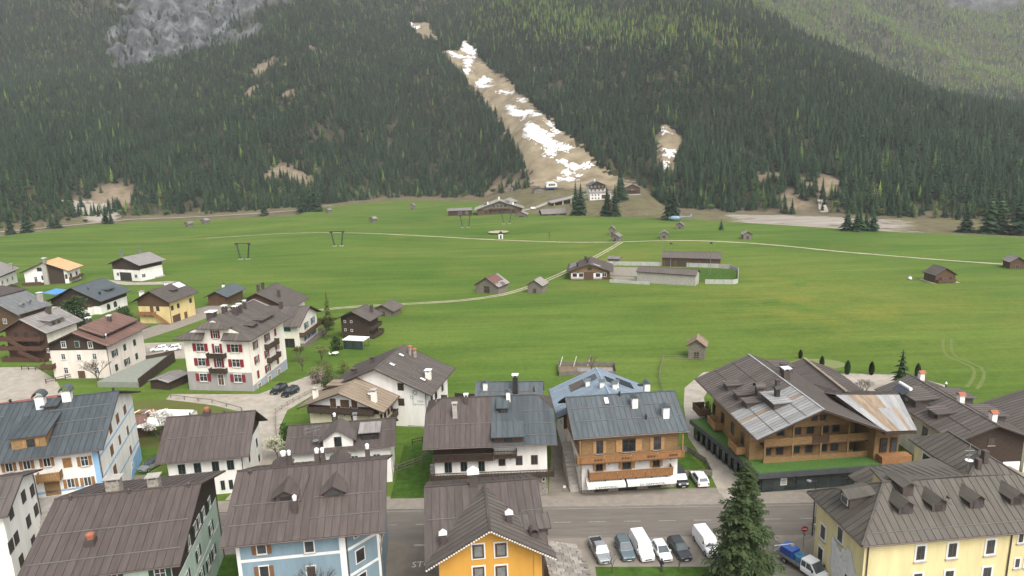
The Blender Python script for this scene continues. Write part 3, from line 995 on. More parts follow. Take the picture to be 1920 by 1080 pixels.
    def clad(s, wall, z0, m, out=.06, name='timber_cladding', u0=None, u1=None, z1=None):
        """timber facing from z0 up to the roof"""
        h = s.hl if wall in 'SN' else s.hw
        u0 = -h - out if u0 is None else u0
        u1 = h + out if u1 is None else u1
        if wall in 'SN':
            t = z1 or s.rz(s.hw) - .26
            pts = [(u0, z0), (u1, z0), (u1, t), (u0, t)]
        else:
            f = lambda u: min(s.rz(u) - .26, z1 or 99)
            us = [u0] + ([0.0] if u0 < 0 < u1 else []) + [u1]
            pts = [(u0, z0), (u1, z0)] + [(u, f(u)) for u in us[::-1]]
        return s.put(wall, MB().prism([(u, -out, z) for u, z in pts], (0, out + .03, 0)), name, m, 0, 0)

    def win(s, wall, u, z, w, h, kind='p', fr=None, sh=None, out=0.0, mull=True, glass=None, fw=.13):
        """kinds: p plain, s side shutters open, c closed shutters, d door, n no surround"""
        fr = fr or FRW
        loc, rz = s.wpos(wall, u, z, out), WROT[wall]
        w, h = round(w, 2), round(h, 2)
        if kind == 'c':
            key = ('closed', w, h, sh.name)
            if key not in MCACHE:
                MCACHE[key] = (MB().box(-w / 2 - .07, w / 2 + .07, -.035, .05, -h / 2 - .07, h / 2 + .07).mesh('window', fr),
                               MB().box(-w / 2, -.012, -.08, -.036, -h / 2, h / 2).mesh('shutter', sh),
                               MB().box(.012, w / 2, -.08, -.036, -h / 2, h / 2).mesh('shutter', sh))
            ms = MCACHE[key]
            wo = ob('window', ms[0], s.root, loc, rz)
            ob('shutter', ms[1], wo); ob('shutter', ms[2], wo)
            return wo
        key = ('win', w, h, kind, fr.name, mull, fw)
        if key not in MCACHE:
            b = MB()
            f = fw
            b.box(-w / 2 - f, -w / 2, -.06, .05, -h / 2 - f, h / 2 + f).box(w / 2, w / 2 + f, -.06, .05, -h / 2 - f, h / 2 + f)
            b.box(-w / 2, w / 2, -.06, .05, h / 2, h / 2 + f).box(-w / 2, w / 2, -.06, .05, -h / 2 - f, -h / 2)
            if mull:
                b.box(-.035, .035, -.05, .05, -h / 2, h / 2)
                if h > 1.3:
                    b.box(-w / 2, w / 2, -.045, .05, h * .14, h * .14 + .05)
            wm = b.mesh('window' if kind != 'd' else 'door', fr)
            pm = MB().box(-w / 2, w / 2, -.018, .05, -h / 2, h / 2).mesh('pane', glass or GLASS)
            sm = MB().box(-w / 2 - f - .08, w / 2 + f + .08, -.16, .0, -h / 2 - f - .07, -h / 2 - f).mesh('sill', CONC)
            MCACHE[key] = (wm, pm, sm)
        wm, pm, sm = MCACHE[key]
        wo = ob('window' if kind != 'd' else 'door', wm, s.root, loc, rz)
        if glass and kind == 'd':
            ob('door_leaf', MB().box(-w / 2, w / 2, -.03, .05, -h / 2, h / 2).mesh('door_leaf', glass), wo)
        else:
            ob('pane', pm, wo)
        if kind in 'ps':
            ob('sill', sm, wo)
        if kind == 's':
            k2 = ('shut', w, h, sh.name)
            if k2 not in MCACHE:
                hw_ = w * .5
                MCACHE[k2] = (MB().box(-w / 2 - .1 - hw_, -w / 2 - .1, -.1, -.055, -h / 2 - .04, h / 2 + .04).mesh('shutter', sh),
                              MB().box(w / 2 + .1, w / 2 + .1 + hw_, -.1, -.055, -h / 2 - .04, h / 2 + .04).mesh('shutter', sh))
            ob('shutter', MCACHE[k2][0], wo); ob('shutter', MCACHE[k2][1], wo)
        return wo

    def balcony(s, wall, u0, u1, z, depth, h, m, solid=True, floor=None, sides=True, flare=0.0):
        b = MB().box(u0, u1, -depth, .03, z - .18, z)
        for u in np.arange(u0 + .1, u1, 2.4):
            b.box(u - .07, u + .07, -depth * .95, 0, z - .4, z - .18)
        bo = s.put(wall, b, 'balcony', floor or m, 0, 0)
        hx = depth + flare
        if solid:
            n = max(1, round((u1 - u0) / 4.2))
            st = (u1 - u0) / n
            for i in range(n):
                MB().prism([(u0 + i * st + .03, -depth, z - .1), (u0 + (i + 1) * st - .03, -depth, z - .1),
                            (u0 + (i + 1) * st - .03, -hx, z + h), (u0 + i * st + .03, -hx, z + h)], (0, .07, 0)).build('balcony_panel', m, bo)
        else:
            q = MB()
            for u in np.arange(u0 + .1, u1, .22):
                q.box(u - .06, u + .06, -depth, -depth + .05, z, z + h - .08)
            q.build('balusters', m, bo, kind='stuff')
        r = MB().box(u0 - .04, u1 + .04, -hx - .05, -hx + .1, z + h, z + h + .1)
        r.build('handrail', m, bo)
        if sides:
            for u in (u0, u1 - .07):
                MB().prism([(u, -depth, z - .1), (u, 0, z - .1), (u, 0, z + h), (u, -hx, z + h)], (.07, 0, 0)).build('balcony_panel', m, bo)
        return bo

    def chimney(s, x, y, w=.9, h=1.6, m=None, style='slab', cm=None, d=None, z=None):
        m = m or CHBR
        d = d or w
        zb = (s.rz(y) if z is None else z)
        P_ = s.roofo or s.root
        if style == 'vent':
            c = MB().tube((x, y, zb - .3), (x, y, zb + h * .6), w * .35, n=8).build('vent_pipe', m, P_)
            MB().tube((x, y, zb + h * .62), (x, y, zb + h * .8), w * .6, w * .15, n=8).build('cowl', cm or m, c)
            return
        if style == 'round':
            c = MB().tube((x, y, zb - .5), (x, y, zb + h), w / 2, n=12).build('chimney', m, P_)
            MB().lathe([(w * .65, 0), (w * .65, .15), (w * .25, .4)], 12, (x, y, zb + h + .02)).build('chimney_cap', cm or m, c)
            return
        c = MB().box(x - w / 2, x + w / 2, y - d / 2, y + d / 2, zb - .8, zb + h).build('chimney', m, P_)
        t = zb + h
        q = MB()
        if style == 'slab':
            for sx in (-1, 1):
                for sy in (-1, 1):
                    q.box(x + sx * w * .4 - .06, x + sx * w * .4 + .06, y + sy * d * .4 - .06, y + sy * d * .4 + .06, t, t + .3)
            q.box(x - w * .66, x + w * .66, y - d * .66, y + d * .66, t + .3, t + .4)
        elif style == 'house':
            q.prism([(x - w * .75, y - d * .7, t + .05), (x + w * .75, y - d * .7, t + .05), (x, y - d * .7, t + .05 + w * .55)], (0, d * 1.4, 0))
        elif style == 'bent':
            q.lathe([(w * .40, 0), (w * .40, .2), (w * .47, .24), (w * .47, .5), (w * .25, .62)], 10, (x, y, t))
        elif style == 'barrel':
            pr = [(x + w * .75 * math.cos(a), y - d * .8, t + .1 + w * .75 * math.sin(a)) for a in np.linspace(0, math.pi, 9)]
            pr += [(x + w * .66 * math.cos(a), y - d * .8, t + .1 + w * .66 * math.sin(a)) for a in np.linspace(math.pi, 0, 9)]
            q.prism(pr, (0, d * 1.6, 0))
        q.build('chimney_cap', cm or m, c)

    def gdormer(s, side, x, yf, w, hw, hr, m, wm, wn=None, single=True, sw=.7, fr=None, ov=.35):
        """gabled dormer: front at |y| = yf"""
        sg = -1 if side == 'S' else 1
        zf = s.rz(yf)
        zt, zp = zf + hw, zf + hw + hr
        yb = min(max((s.zr - zp) / s.k, 0.0), yf - .3)
        dr = empty('dormer', (0, 0, 0)); dr.parent = s.root
        b = MB()
        b.prism([(x - w / 2, sg * yf, zf - .4), (x + w / 2, sg * yf, zf - .4), (x + w / 2, sg * yf, zt), (x, sg * yf, zp), (x - w / 2, sg * yf, zt)], (0, -sg * (yf - yb), 0))
        b.build('dormer_wall', wm, dr)
        e = w / 2 + ov
        ze = zt - ov * hr / (w / 2)
        ya, yz = sg * (yf + ov), sg * max(yb - .2, 0)
        for q in ([(x - e, ya, ze), (x, ya, zp + .03), (x, yz, zp + .03), (x - e, yz, ze)], [(x, ya, zp + .03), (x + e, ya, ze), (x + e, yz, ze), (x, yz, zp + .03)]):
            MB().prism([Vector(p) + Vector((0, 0, .02)) for p in q], (0, 0, .09)).build('dormer_roof', m, dr)
        if wn:
            ww, hh = wn
            fr = fr or FRB
            MB().box(x - ww / 2 - .08, x + ww / 2 + .08, min(sg * (yf + .05), sg * yf), max(sg * (yf + .05), sg * yf), zf + .1, zf + .26 + hh).build('dormer_window', fr, dr)
            MB().box(x - ww / 2, x + ww / 2, min(sg * (yf + .07), sg * yf), max(sg * (yf + .07), sg * yf), zf + .18, zf + .18 + hh).build('pane', GLASS, dr)
        return dr

    def sdormer(s, side, x, yf, w, hf, pitch, m, wm, wn=(), ov=.4, sh=None, sw=.85, single=True, fr=None):
        """shed dormer: front wall hf high at |y| = yf, roof rising backwards with the given slope"""
        sg = -1 if side == 'S' else 1
        zf = s.rz(yf)
        zt = zf + hf
        run = hf / max(s.k - pitch, .05)
        run = min(run, yf - .1)
        dr = empty('dormer', (0, 0, 0)); dr.parent = s.root
        b = MB()
        b.prism([(x - w / 2, sg * yf, zf - .3), (x - w / 2, sg * yf, zt), (x - w / 2, sg * (yf - run), zt + pitch * run - .05), (x - w / 2, sg * (yf - run), zt + pitch * run - .6)], (w, 0, 0))
        b.build('dormer_wall', wm, dr)
        e = w / 2 + ov
        q = [(x - e, sg * (yf + ov), zt - pitch * ov), (x + e, sg * (yf + ov), zt - pitch * ov), (x + e, sg * (yf - run - .1), zt + pitch * (run + .1)), (x - e, sg * (yf - run - .1), zt + pitch * (run + .1))]
        if sg > 0:
            q = q[::-1]
        ro = MB().prism([Vector(p) + Vector((0, 0, .03)) for p in q], (0, 0, .1)).build('dormer_roof', m, dr)
        roof_sheets(dr, [Vector(p) + Vector((0, 0, .13)) for p in q], sw, m, single)
        for (u, ww, hh) in wn:
            MB().box(x + u - ww / 2 - .07, x + u + ww / 2 + .07, min(sg * (yf + .05), sg * yf), max(sg * (yf + .05), sg * yf), zf + .12, zf + .26 + hh).build('dormer_window', fr or FRB, dr)
            MB().box(x + u - ww / 2, x + u + ww / 2, min(sg * (yf + .07), sg * yf), max(sg * (yf + .07), sg * yf), zf + .19, zf + .19 + hh).build('pane', GLASS, dr)
            if sh:
                for k in (-1, 1):
                    MB().box(x + u + k * ww * .78 - ww * .24, x + u + k * ww * .78 + ww * .24, min(sg * (yf + .09), sg * yf), max(sg * (yf + .09), sg * yf), zf + .15, zf + .22 + hh).build('shutter', sh, dr)
        return dr

    def skylight(s, x, y, w=.9, h=1.3):
        k = math.atan(s.k)
        sg = -1 if y < 0 else 1
        z = s.rz(y)
        dx = h / 2 * math.cos(k); dz = h / 2 * math.sin(k)
        lo, hi = (y + sg * dx, z - dz), (y - sg * dx, z + dz)
        q = [(x - w / 2, lo[0], lo[1]), (x + w / 2, lo[0], lo[1]), (x + w / 2, hi[0], hi[1]), (x - w / 2, hi[0], hi[1])]
        o = MB().prism([Vector(p) + Vector((0, 0, .02)) for p in q], (0, 0, .16)).build('skylight', FRD, s.roofo)
        c = Vector((x, y, z + .185))
        MB().prism([c + (Vector(p) - Vector((x, y, z))) * .82 for p in q], (0, 0, .02)).build('pane', SKYL, o)

    def pipe(s, wall, u, z0=0, z1=None):
        z1 = z1 or s.ze
        s.put(wall, MB().tube((0, -.1, z0), (0, -.1, z1), .07, n=6), 'downpipe', COPPER, u, 0)

# ---- front row -------------------------------------------------------------
# white house in the lower left corner
h = House('white_house', 'tall white plastered house with dark shuttered windows at the bottom left corner', 'house', -73.7, 79.9, 17.3, 20, 13, 11.2, 13.4, .9, .9)
h.walls(pWHITE)
h.roof(rGREYB, .9, guards=((-3.5, -9, 9),))
for u, z in ((1.2, 9.9), (-3.2, 10.0), (1.2, 6.3), (-3.2, 6.4), (1.4, 3.1), (-3.1, 3.1), (-5.0, 6.4), (4.2, 6.3), (4.2, 9.2)):
    h.win('E', u, z, 1.25, 1.5, 'c', fr=FRD, sh=mat('shutter_black', (0.035, 0.03, 0.028), 0.7, var=0.2))
h.pipe('E', 5.3)
h.win('S', 4, 8, 1.1, 1.4, 'p'); h.win('S', 0, 8, 1.1, 1.4, 'p')
h.chimney(-4, -1, .9, 1.6, CHBR)

# green house
h = House('green_house', 'pale green house with wide brown metal roof and clay cowled chimney beside the blue house', 'house', -45.17, 73.72, 9.7, 15.9, 21.3, 11.89, 15.6)
h.walls(pGREEN)
h.roof(rBROWN, .9, guards=((-5.0, -7.5, 7.5), (-8.6, -7.5, 7.5)))
h.clad('E', 9.0, wDARK)
for u, z in ((3.0, 10.1), (5.9, 9.9), (-.7, 10.3), (.9, 10.3), (-3.6, 10.2)):
    h.win('E', u, z, .95, 1.2, 's', fr=FRW, sh=sGREEN, out=.07)
for u, z in ((5.3, 6.7), (5.05, 3.4), (-.75, 7.0), (-.6, 4.0), (-5.5, 6.9), (-5.4, 3.8), (2.4, 3.6)):
    h.win('E', u, z, .95, 1.35, 's', fr=FRW, sh=sGREEN)
h.band('E', 5.2, 5.35, pBAND); h.band('E', 8.75, 8.9, pBAND)
for u in (5.4, .7, -4.2):
    h.win('S', u, 10.2, 1.0, 1.4, 's', sh=sGREEN)
    h.win('S', u, 6.9, 1.0, 1.4, 's', sh=sGREEN)
h.chimney(-1.9, .9, 1.5, 1.5, STONE, 'slab', CONC, 1.1)
h.chimney(2.5, .8, 1.2, 1.2, STONE, 'slab', CONC, 1.0)
h.chimney(-1.9, -6.7, .95, .7, CHBR, 'bent', CLAY)
for x in (-6.1, 0.1, 6.6):
    h.chimney(x, -.4, .4, .9, CHBR, 'vent')
h.pipe('E', 9.2)

# blue house
h = House('blue_house', 'blue house with white bands and brown roof with two gabled dormers', 'house', -24.97, 78.09, 7.0, 17.9, 19.21, 11.89, 16.02)
cx_ = h.hl
h.walls(pBLUE, [(-h.hl, -h.hw), (4.2, -h.hw), (h.hl, -h.hw + 3.3), (h.hl, h.hw), (-h.hl, h.hw)])
h.roof(rBROWN, .85, guards=((-4.8, -8.4, -1.0), (-4.6, .6, 8.4), (-7.3, -8.4, -1.8), (-7.2, .4, 8.2)))
MB().beam((-.2, -1, h.rz(1) + .1), (-.9, -5, h.rz(5) + .1), .12, .16).build('roof_joint', COPPER, h.roofo)
h.band('S', 8.95, 9.3, pBAND, -h.hl, 4.2)
h.band('S', 5.6, 5.95, pBAND, -h.hl, 4.2)
h.put('S', MB().box(-.35, .35, -.05, .1, 0, 11.3), 'corner_pilaster', pBAND, 3.9, 0)
h.put('S', MB().box(-.2, .2, -.05, .1, 0, 11.3), 'corner_pilaster', pBAND, -h.hl + .2, 0)
for u, z, k in ((-4.9, 10.55, 's'), (.26, 10.15, 'p'), (-4.9, 7.6, 's'), (.2, 7.0, 'p'), (-4.9, 4.4, 's'), (.2, 3.8, 'p')):
    h.win('S', u, z, .95, 1.35, k, sh=wSHUT, mull=False)
for u, z in ((-4, 10), (-4, 6.8), (0, 10), (0, 6.8), (4, 10), (4, 6.8)):
    h.win('E', u, z, .95, 1.5, 's', sh=wSHUT)
for z in (5.6, 8.95):
    h.band('E', z, z + .35, pBAND, -h.hw + 3.4)
_ch = empty('corner_wall', (4.2, -h.hw, 0), math.atan2(3.3, h.hl - 4.2)); _ch.parent = h.root     # chamfered corner
_cl = math.hypot(3.3, h.hl - 4.2)
for z in (5.6, 8.95):
    MB().box(.1, _cl, -.04, .02, z, z + .35).build('band', pBAND, _ch)
MB().box(_cl - .3, _cl + .05, -.05, .05, 0, 11.9).build('corner_pilaster', pBAND, _ch)
for z in (10.9, 7.6, 4.4):
    w_ = MB().box(1.2, 2.6, -.06, .02, z - .9, z + .9).build('window', FRW, _ch)
    MB().box(1.33, 2.47, -.08, 0, z - .77, z + .77).build('pane', GLASS, w_)
for x in (-2.6, 2.9):
    h.gdormer('S', x, 4.7, 2.2, .8, .62, rBROWN2, CHBR, (1.2, .5), ov=.4)
h.gdormer('N', 2.6, 5, 2.0, .7, .6, rBROWN2, CHBR)
h.gdormer('N', -4.6, 5, 2.0, .7, .6, rBROWN2, CHBR)
for x, y, w in ((-3.5, .5, .75), (-2.9, .9, .5), (.5, .35, .6), (1.15, .5, .5), (6.6, .2, .55), (-1.25, -6.2, .55)):
    h.chimney(x, y, w, 1.55, CHBR, 'bent', WHITEM)
h.chimney(-7.3, -.5, .5, .7, CHBR, 'vent')
h.pipe('S', 4.4, 0, 11.5)

# orange house: rear roof and front gable
h = House('orange_house', 'orange house with brown cross gabled roof facing the camera', 'house', -4.37, 74.99, 5.6, 13.43, 18.28, 10.40, 14.59)
h.walls(pORANGE, [(-h.hl, -1.5), (h.hl, -1.5), (h.hl, h.hw), (-h.hl, h.hw)])
_l, _w = h.L / 2, h.W / 2
mp_ = [[(-_l, -_w, h.ze), (.35, -.37, 14.42), (.35, 0, h.zr), (-_l, 0, h.zr)], [(_l, -8.2, h.rz(8.2)), (_l, 0, h.zr), (.35, 0, h.zr), (.35, -.37, 14.42)],
       [(_l, _w, h.ze), (-_l, _w, h.ze), (-_l, 0, h.zr), (_l, 0, h.zr)]]
b = MB()
for q in mp_:
    b.prism([Vector(p) - Vector((0, 0, .18)) for p in q], (0, 0, .176))
h.roofo = b.build('roof', rBROWN2, h.root)
for q in mp_:
    roof_sheets(h.roofo, q, .85, rBROWN2, True)
MB().beam((-_l, 0, h.zr + .05), (_l, 0, h.zr + .05), .3, .1).build('ridge_cap', rBROWN2, h.roofo)
for x0, x1, y in ((-6.4, -3.2, -4.2), (4.2, 6.5, -4.0)):
    MB().beam((x0, y, h.rz(y) + .13), (x1, y, h.rz(y) + .13), .05, .1).build('snow_guard', SNOWB, h.roofo)
h.chimney(-.9, -.1, .95, 1.5, CHBR, 'house', WHITEM)
# the front gable runs towards the camera (local -y); all of it hangs on the same house
W2, YF, YB = 6.98, -9.2, -.2         # half width of the gable roof, front edge, back end
ZE2, ZR2 = 10.40, 14.42
X0 = .35
b = MB()
b.prism([(X0 - 5.6, -8.2, -1), (X0 + 5.6, -8.2, -1), (X0 + 5.6, -8.2, ZE2 + .55), (X0, -8.2, ZR2 - .28), (X0 - 5.6, -8.2, ZE2 + .55)], (0, 7.2, 0))
b.build('front_wall', pORANGE, h.root)
gr = MB()
gl = [(X0 - W2, YF - .6, ZE2 + .02), (X0, YF - .6, ZR2), (X0, YB, ZR2), (X0 - W2, -8.6, ZE2 + .02)]
grr = [(X0, YF - .6, ZR2), (X0 + W2, YF - .6, ZE2 + .02), (X0 + W2, -8.6, ZE2 + .02), (X0, YB, ZR2)]
for q in (gl, grr):
    gr.prism([Vector(p) - Vector((0, 0, .17)) for p in q], (0, 0, .19))
gro = gr.build('gable_roof', rBROWN2, h.root)
for q in (gl, grr):
    roof_sheets(gro, [Vector(p) + Vector((0, 0, .03)) for p in q], .8, rGREYB, True)
MB().beam((X0, YF - .6, ZR2 + .08), (X0, YB, ZR2 + .08), .28, .1).build('ridge_cap', rBROWN2, gro)
for sx in (-1, 1):
    bb = MB()
    n = 26
    for i in range(n):
        a = Vector((X0 + sx * W2, YF - .64, ZE2 - .2)).lerp(Vector((X0, YF - .64, ZR2 - .2)), (i + .5) / n)
        bb.box(a.x - .09, a.x + .09, a.y, a.y + .04, a.z - .1, a.z + .06)
    bb.build('barge_trim', FRW, gro, kind='stuff')
for x, z in ((X0 - 1.3, 11.0), (X0 + 1.15, 10.95), (X0 - 1.35, 8.3), (X0 + 1.1, 8.2), (X0 - 1.35, 5.5), (X0 + 1.1, 5.4)):
    wo = MB().box(x - .78, x + .78, -8.26, -8.2, z - .98, z + .98).build('window', FRW, h.root)
    MB().box(x - .62, x + .62, -8.30, -8.22, z - .82, z + .82).build('window_frame', FRB, wo)
    MB().box(x - .42, x + .42, -8.33, -8.24, z - .62, z + .62).build('pane', mat('curtain_glass', (0.16, 0.17, 0.16), 0.12, var=0.3, scale=2, spec=0.7), wo)
MB().tube((X0 + 5.75, -8.0, 0), (X0 + 5.75, -8.0, 10.3), .08, n=6).build('downpipe', COPPER, h.root)
MB().box(X0 + 4.7, X0 + 5.3, -8.32, -8.2, -1, 10.6).build('corner_pilaster', pORANGE, h.root)
for x in (-4.6, -2.3, 2.5):
    MB().beam((X0 + x, -8.3, ZR2 - abs(x) * .57 - 1.0), (X0 + x, YF - .4, ZR2 - abs(x) * .57 - .35), .14, .16).build('bracket', wDARK, h.root)
h.chimney(X0 - 5.0, -7.2, .6, 1.2, CHBR, 'house', WHITEM, z=ZE2 + 1.2)
h.chimney(X0 + 2.3, -6.6, .6, 1.2, CHBR, 'house', WHITEM, z=ZR2 - 1.4)
h.chimney(X0 + 4.9, -7.4, .7, .7, CHBR, 'barrel', CHBR, z=ZR2 - 2.9)
MB().box(X0 + 3.6, X0 + 6.6, -6.6, -4.6, 11.2, 12.1).build('dormer_wall', CHBR, h.root)
dq = [(X0 + 3.2, -6.9, 12.1), (X0 + 6.9, -6.9, 12.1), (X0 + 6.9, -4.2, 12.5), (X0 + 3.2, -4.2, 12.5)]
do = MB().prism([Vector(p) for p in dq], (0, 0, .1)).build('dormer_roof', rBROWN2, h.root)
roof_sheets(do, [Vector(p) + Vector((0, 0, .11)) for p in dq], .8, rGREYB, True)
# entrance canopy below
cq = MB().prism([(X0 - 2.2, -11.4, 5.2), (X0, -11.4, 6.5), (X0 + 2.2, -11.4, 5.2), (X0 + 2.2, -11.4, 5.05), (X0, -11.4, 6.35), (X0 - 2.2, -11.4, 5.05)], (0, 3.2, 0))
cq.build('canopy', rSLATE, h.root)
for sx in (-1.9, 1.9):
    MB().box(X0 + sx - .1, X0 + sx + .1, -11.2, -11.0, 0, 5.2).build('canopy_post', wDARK, h.root)
# low shingled annex to the right of it
a = empty('stone_shed', (6.6, 70, 0), RAD(5)); tag(a, 'low shed with grey stone slab roof against the orange house', 'shed')
MB().box(-2.2, 2.0, -8, 9.5, -.5, 2.3).build('wall', STONE, a)
sq = [(-3.0, -8.4, 3.6), (2.6, -8.4, 2.5), (1.6, 10.2, 2.5), (-3.0, 10.2, 3.6)]
so = MB().prism([Vector(p) for p in sq], (0, 0, .12)).build('roof', STONE, a)
slabm = MB().box(-.5, .5, -.34, .34, 0, .05).mesh('roof_slab', mat('roof_slab', (0.20, 0.185, 0.165), 0.9, var=0.25, scale=3, rnd=.35))
for iy in range(27):
    for ix in range(5):
        y = -8 + iy * .66
        x = -2.5 + ix * 1.04 + (.4 if iy % 2 else 0)
        if x > 2.4 - (y + 8) * .05:
            continue
        z = 3.6 - (x + 3) * .197 + .14
        s_ = ob('roof_slab', slabm, so, (x, y, z + .03))
        s_.rotation_euler = (random.uniform(.02, .07), .195, random.uniform(-.04, .04))

# long yellow building at the right
E0 = empty('yellow_building', (37.564, 67.739, 0), RAD(5))
tag(E0, 'large yellow building with hipped taupe roof and white wall map at bottom right', 'building')
FP = [(0, 0, 9.5), (28.4, 0, 9.5), (19.9, 8.5, 15.2), (16.7, 5.95, 13.5), (5.95, 5.95, 13.5)]
polysE = [([FP[0], FP[1], (22.7, 5.7, 13.32), FP[4]], 1), ([(16.7, 5.95, 13.5), (22.7, 5.7, 13.32), (19.9, 8.5, 15.2)], 1),
          ([(0, 11.9, 9.5), (0, 0, 9.5), (5.95, 5.95, 13.5)], 1),
          ([(7.2, 10.6, 12.9), (5.95, 5.95, 13.5), (16.7, 5.95, 13.5), (16.2, 11.4, 13.2)], 1),
          ([(16.3, 11.4, 13.25), (16.7, 5.95, 13.5), (19.9, 8.5, 15.2), (20.0, 14.2, 15.2), (16.4, 16.7, 13.35)], 1),
          ([(28.4, 0, 9.5), (28.4, 17, 9.5), (20, 14.2, 15.2), (19.9, 8.5, 15.2)], 1), ([(0, 11.9, 9.5), (5.95, 5.95, 13.5), (7.2, 11.9, 9.5)], 0)]
rb = MB()
for q, _ in polysE:
    rb.prism([Vector(p) - Vector((0, 0, .2)) for p in q], (0, 0, .19))
rE = rb.build('roof', rTAUPE, E0)
for q, sgl in polysE:
    roof_sheets(rE, q, .85, rTAUPE, True)
for p, q in ((FP[0], FP[4]), (FP[4], FP[3]), ((16.7, 5.95, 13.5), (19.9, 8.5, 15.2)), ((19.9, 8.5, 15.2), (20, 14.2, 15.2)), ((0, 11.9, 9.5), (5.95, 5.95, 13.5)), ((28.4, 0, 9.5), (19.9, 8.5, 15.2))):
    MB().beam(Vector(p) + Vector((0, 0, .08)), Vector(q) + Vector((0, 0, .08)), .26, .1).build('ridge_cap', rTAUPE, rE)
MB().tube((0, -.07, 9.42), (28.4, -.07, 9.42), .09, n=6).build('gutter', COPPER, rE)
MB().tube((-.07, 0, 9.42), (-.07, 11.9, 9.42), .09, n=6).build('gutter', COPPER, rE)
MB().beam((1.5, 1.0, 10.28), (27, 1.0, 10.28), .05, .1).build('snow_guard', SNOWB, rE)
MB().box(.9, 27.5, .9, 11, -1, 9.3).build('wall', pYELLOW, E0)
MB().box(7.6, 16.4, 6.5, 10.4, 8, 12.75).build('upper_wall', pYELLOW, E0)
MB().box(16.9, 21.5, 6.5, 16.0, 5, 12.9).build('upper_wall', pYELLOW, E0)
MB().box(16.9, 25.5, 10.5, 16.0, -1, 9.2).build('rear_wall', pYELLOW, E0)


def ewin(x, y, z, w, h, rz, extra=.24):
    wo = MB().box(-w / 2 - extra, w / 2 + extra, -.05, .03, -h / 2 - extra, h / 2 + extra).build('window', FRW, E0, (x, y, z), rz)
    MB().box(-w / 2, w / 2, -.07, .03, -h / 2, h / 2).build('pane', GLASS, wo)
    MB().box(-.05, .05, -.09, .03, -h / 2, h / 2).build('mullion', FRB, wo)
    MB().box(-w / 2 - extra - .05, w / 2 + extra + .05, -.2, 0, -h / 2 - extra - .1, -h / 2 - extra).build('sill', CONC, wo)


for x in (7.6, 11.4, 16.0):
    for z in (7.4, 3.9):
        ewin(x, .9, z, .95, 1.7, 0)
for x, w in ((19.6, .5), (21.0, .95), (24, .9)):
    for z in (8.2, 5.0, 1.9):
        ewin(x, .9, z, w, 1.05, 0, .18)
for y, z in ((5.6, 7.3), (9.2, 5.4), (9.4, 2.2), (3.5, 2.4)):
    ewin(.9, y, z, .95, 1.7, -math.pi / 2)
for x, y, z in ((16.9, 13.6, 11.6),):
    ewin(x, y, z, 1.3, 1.6, -math.pi / 2)
MB().tube((18.4, .8, 0), (18.4, .8, 9.3), .08, n=6).build('downpipe', COPPER, E0)
MB().tube((1.3, .8, 0), (1.3, .8, 9.3), .08, n=6).build('downpipe', COPPER, E0)
mm = MB()      # white painted map on the left wall
outl = [(1.9, 5.6), (2.6, 6.5), (3.2, 7.6), (3.9, 7.9), (4.3, 7.1), (4.9, 7.2), (5.3, 6.2), (6.2, 6.9), (7.0, 7.4), (7.4, 6.6), (7.0, 5.2), (7.3, 4.0), (6.9, 2.6), (6.4, 1.0), (2.3, 1.0), (1.9, 3.2), (2.4, 4.2)]
mm.prism([(.86, y, z - 1.0) for y, z in outl], (.03, 0, 0))
mo = mm.build('painted_map', mat('map_paint', (0.58, 0.58, 0.56), 0.9, var=0.14, scale=1.5, detail=8), E0)
for i in range(16):
    y, z = random.uniform(2.4, 6.8), random.uniform(.8, 6.0)
    MB().beam((.85, y, z), (.85, y + random.uniform(-.6, .6), z + random.uniform(-.7, .7)), .02, .035).build('painted_line', mat('map_line', (0.32, 0.31, 0.3), 0.9), mo)
for (y0, z0), (y1, z1) in zip(outl, outl[1:]):
    MB().beam((.85, y0, z0 - 1.0), (.85, y1, z1 - 1.0), .02, .05).build('painted_line', MATS['map_line'], mo)


he = House('x', 'x', 'x', 0, 0, 0, 28, 17.6, 9.5, 9.5 + 8.8 * .672, g=0)
bpy.data.objects.remove(he.root)
fr_ = empty('front_roof', (14, 8.8, 0)); fr_.parent = E0
he.root = fr_; he.roofo = fr_
for x in (6.6, 10.6, 15.2, 20.2):
    he.gdormer('S', x - 14, 8.8 - 2.6, 1.7, 1.15, .55, rTAUPE, CHBR, (.75, .75))
he.gdormer('S', 7.9 - 14, 8.8 - 4.3, 1.3, 1.5, .3, rTAUPE, CHBR)
he.chimney(12.6 - 14, -5.0, .35, .5, CHBR, 'vent')
for ch in list(fr_.children):
    ch.parent = E0
    ch.location = (14, 8.8, 0)
bpy.data.objects.remove(fr_)
# dormer on the left hip, antenna on the ridge
MB().box(1.6, 4.5, 5.4, 7.4, 9.8, 12.1).build('dormer_wall', CHBR, E0)
MB().box(1.52, 1.62, 5.7, 7.1, 10.9, 11.9).build('dormer_window', FRW, E0)
MB().box(1.48, 1.6, 5.85, 6.95, 11.0, 11.8).build('pane', GLASS, E0)
dq = [(1.1, 5.0, 12.1), (4.6, 5.0, 12.55), (4.6, 6.4, 12.9), (1.1, 6.4, 12.6)]
dq2 = [(1.1, 6.4, 12.6), (4.6, 6.4, 12.9), (4.6, 7.8, 12.55), (1.1, 7.8, 12.1)]
for q in (dq, dq2):
    MB().prism(q, (0, 0, .1)).build('dormer_roof', rTAUPE, E0)
an = MB().tube((17.2, 7, 13), (17.2, 7, 17), .05, n=5)
an.tube((16.6, 7, 16.2), (17.8, 7, 16.2), .03, n=4).tube((16.8, 7, 15.6), (17.6, 7, 15.6), .03, n=4)
an.build('antenna', STEEL, E0)
MB().lathe([(.05, 0), (.4, .12), (.45, .2)], 12, (17.2, 6.9, 14.8)).build('dish', WHITEM, E0)
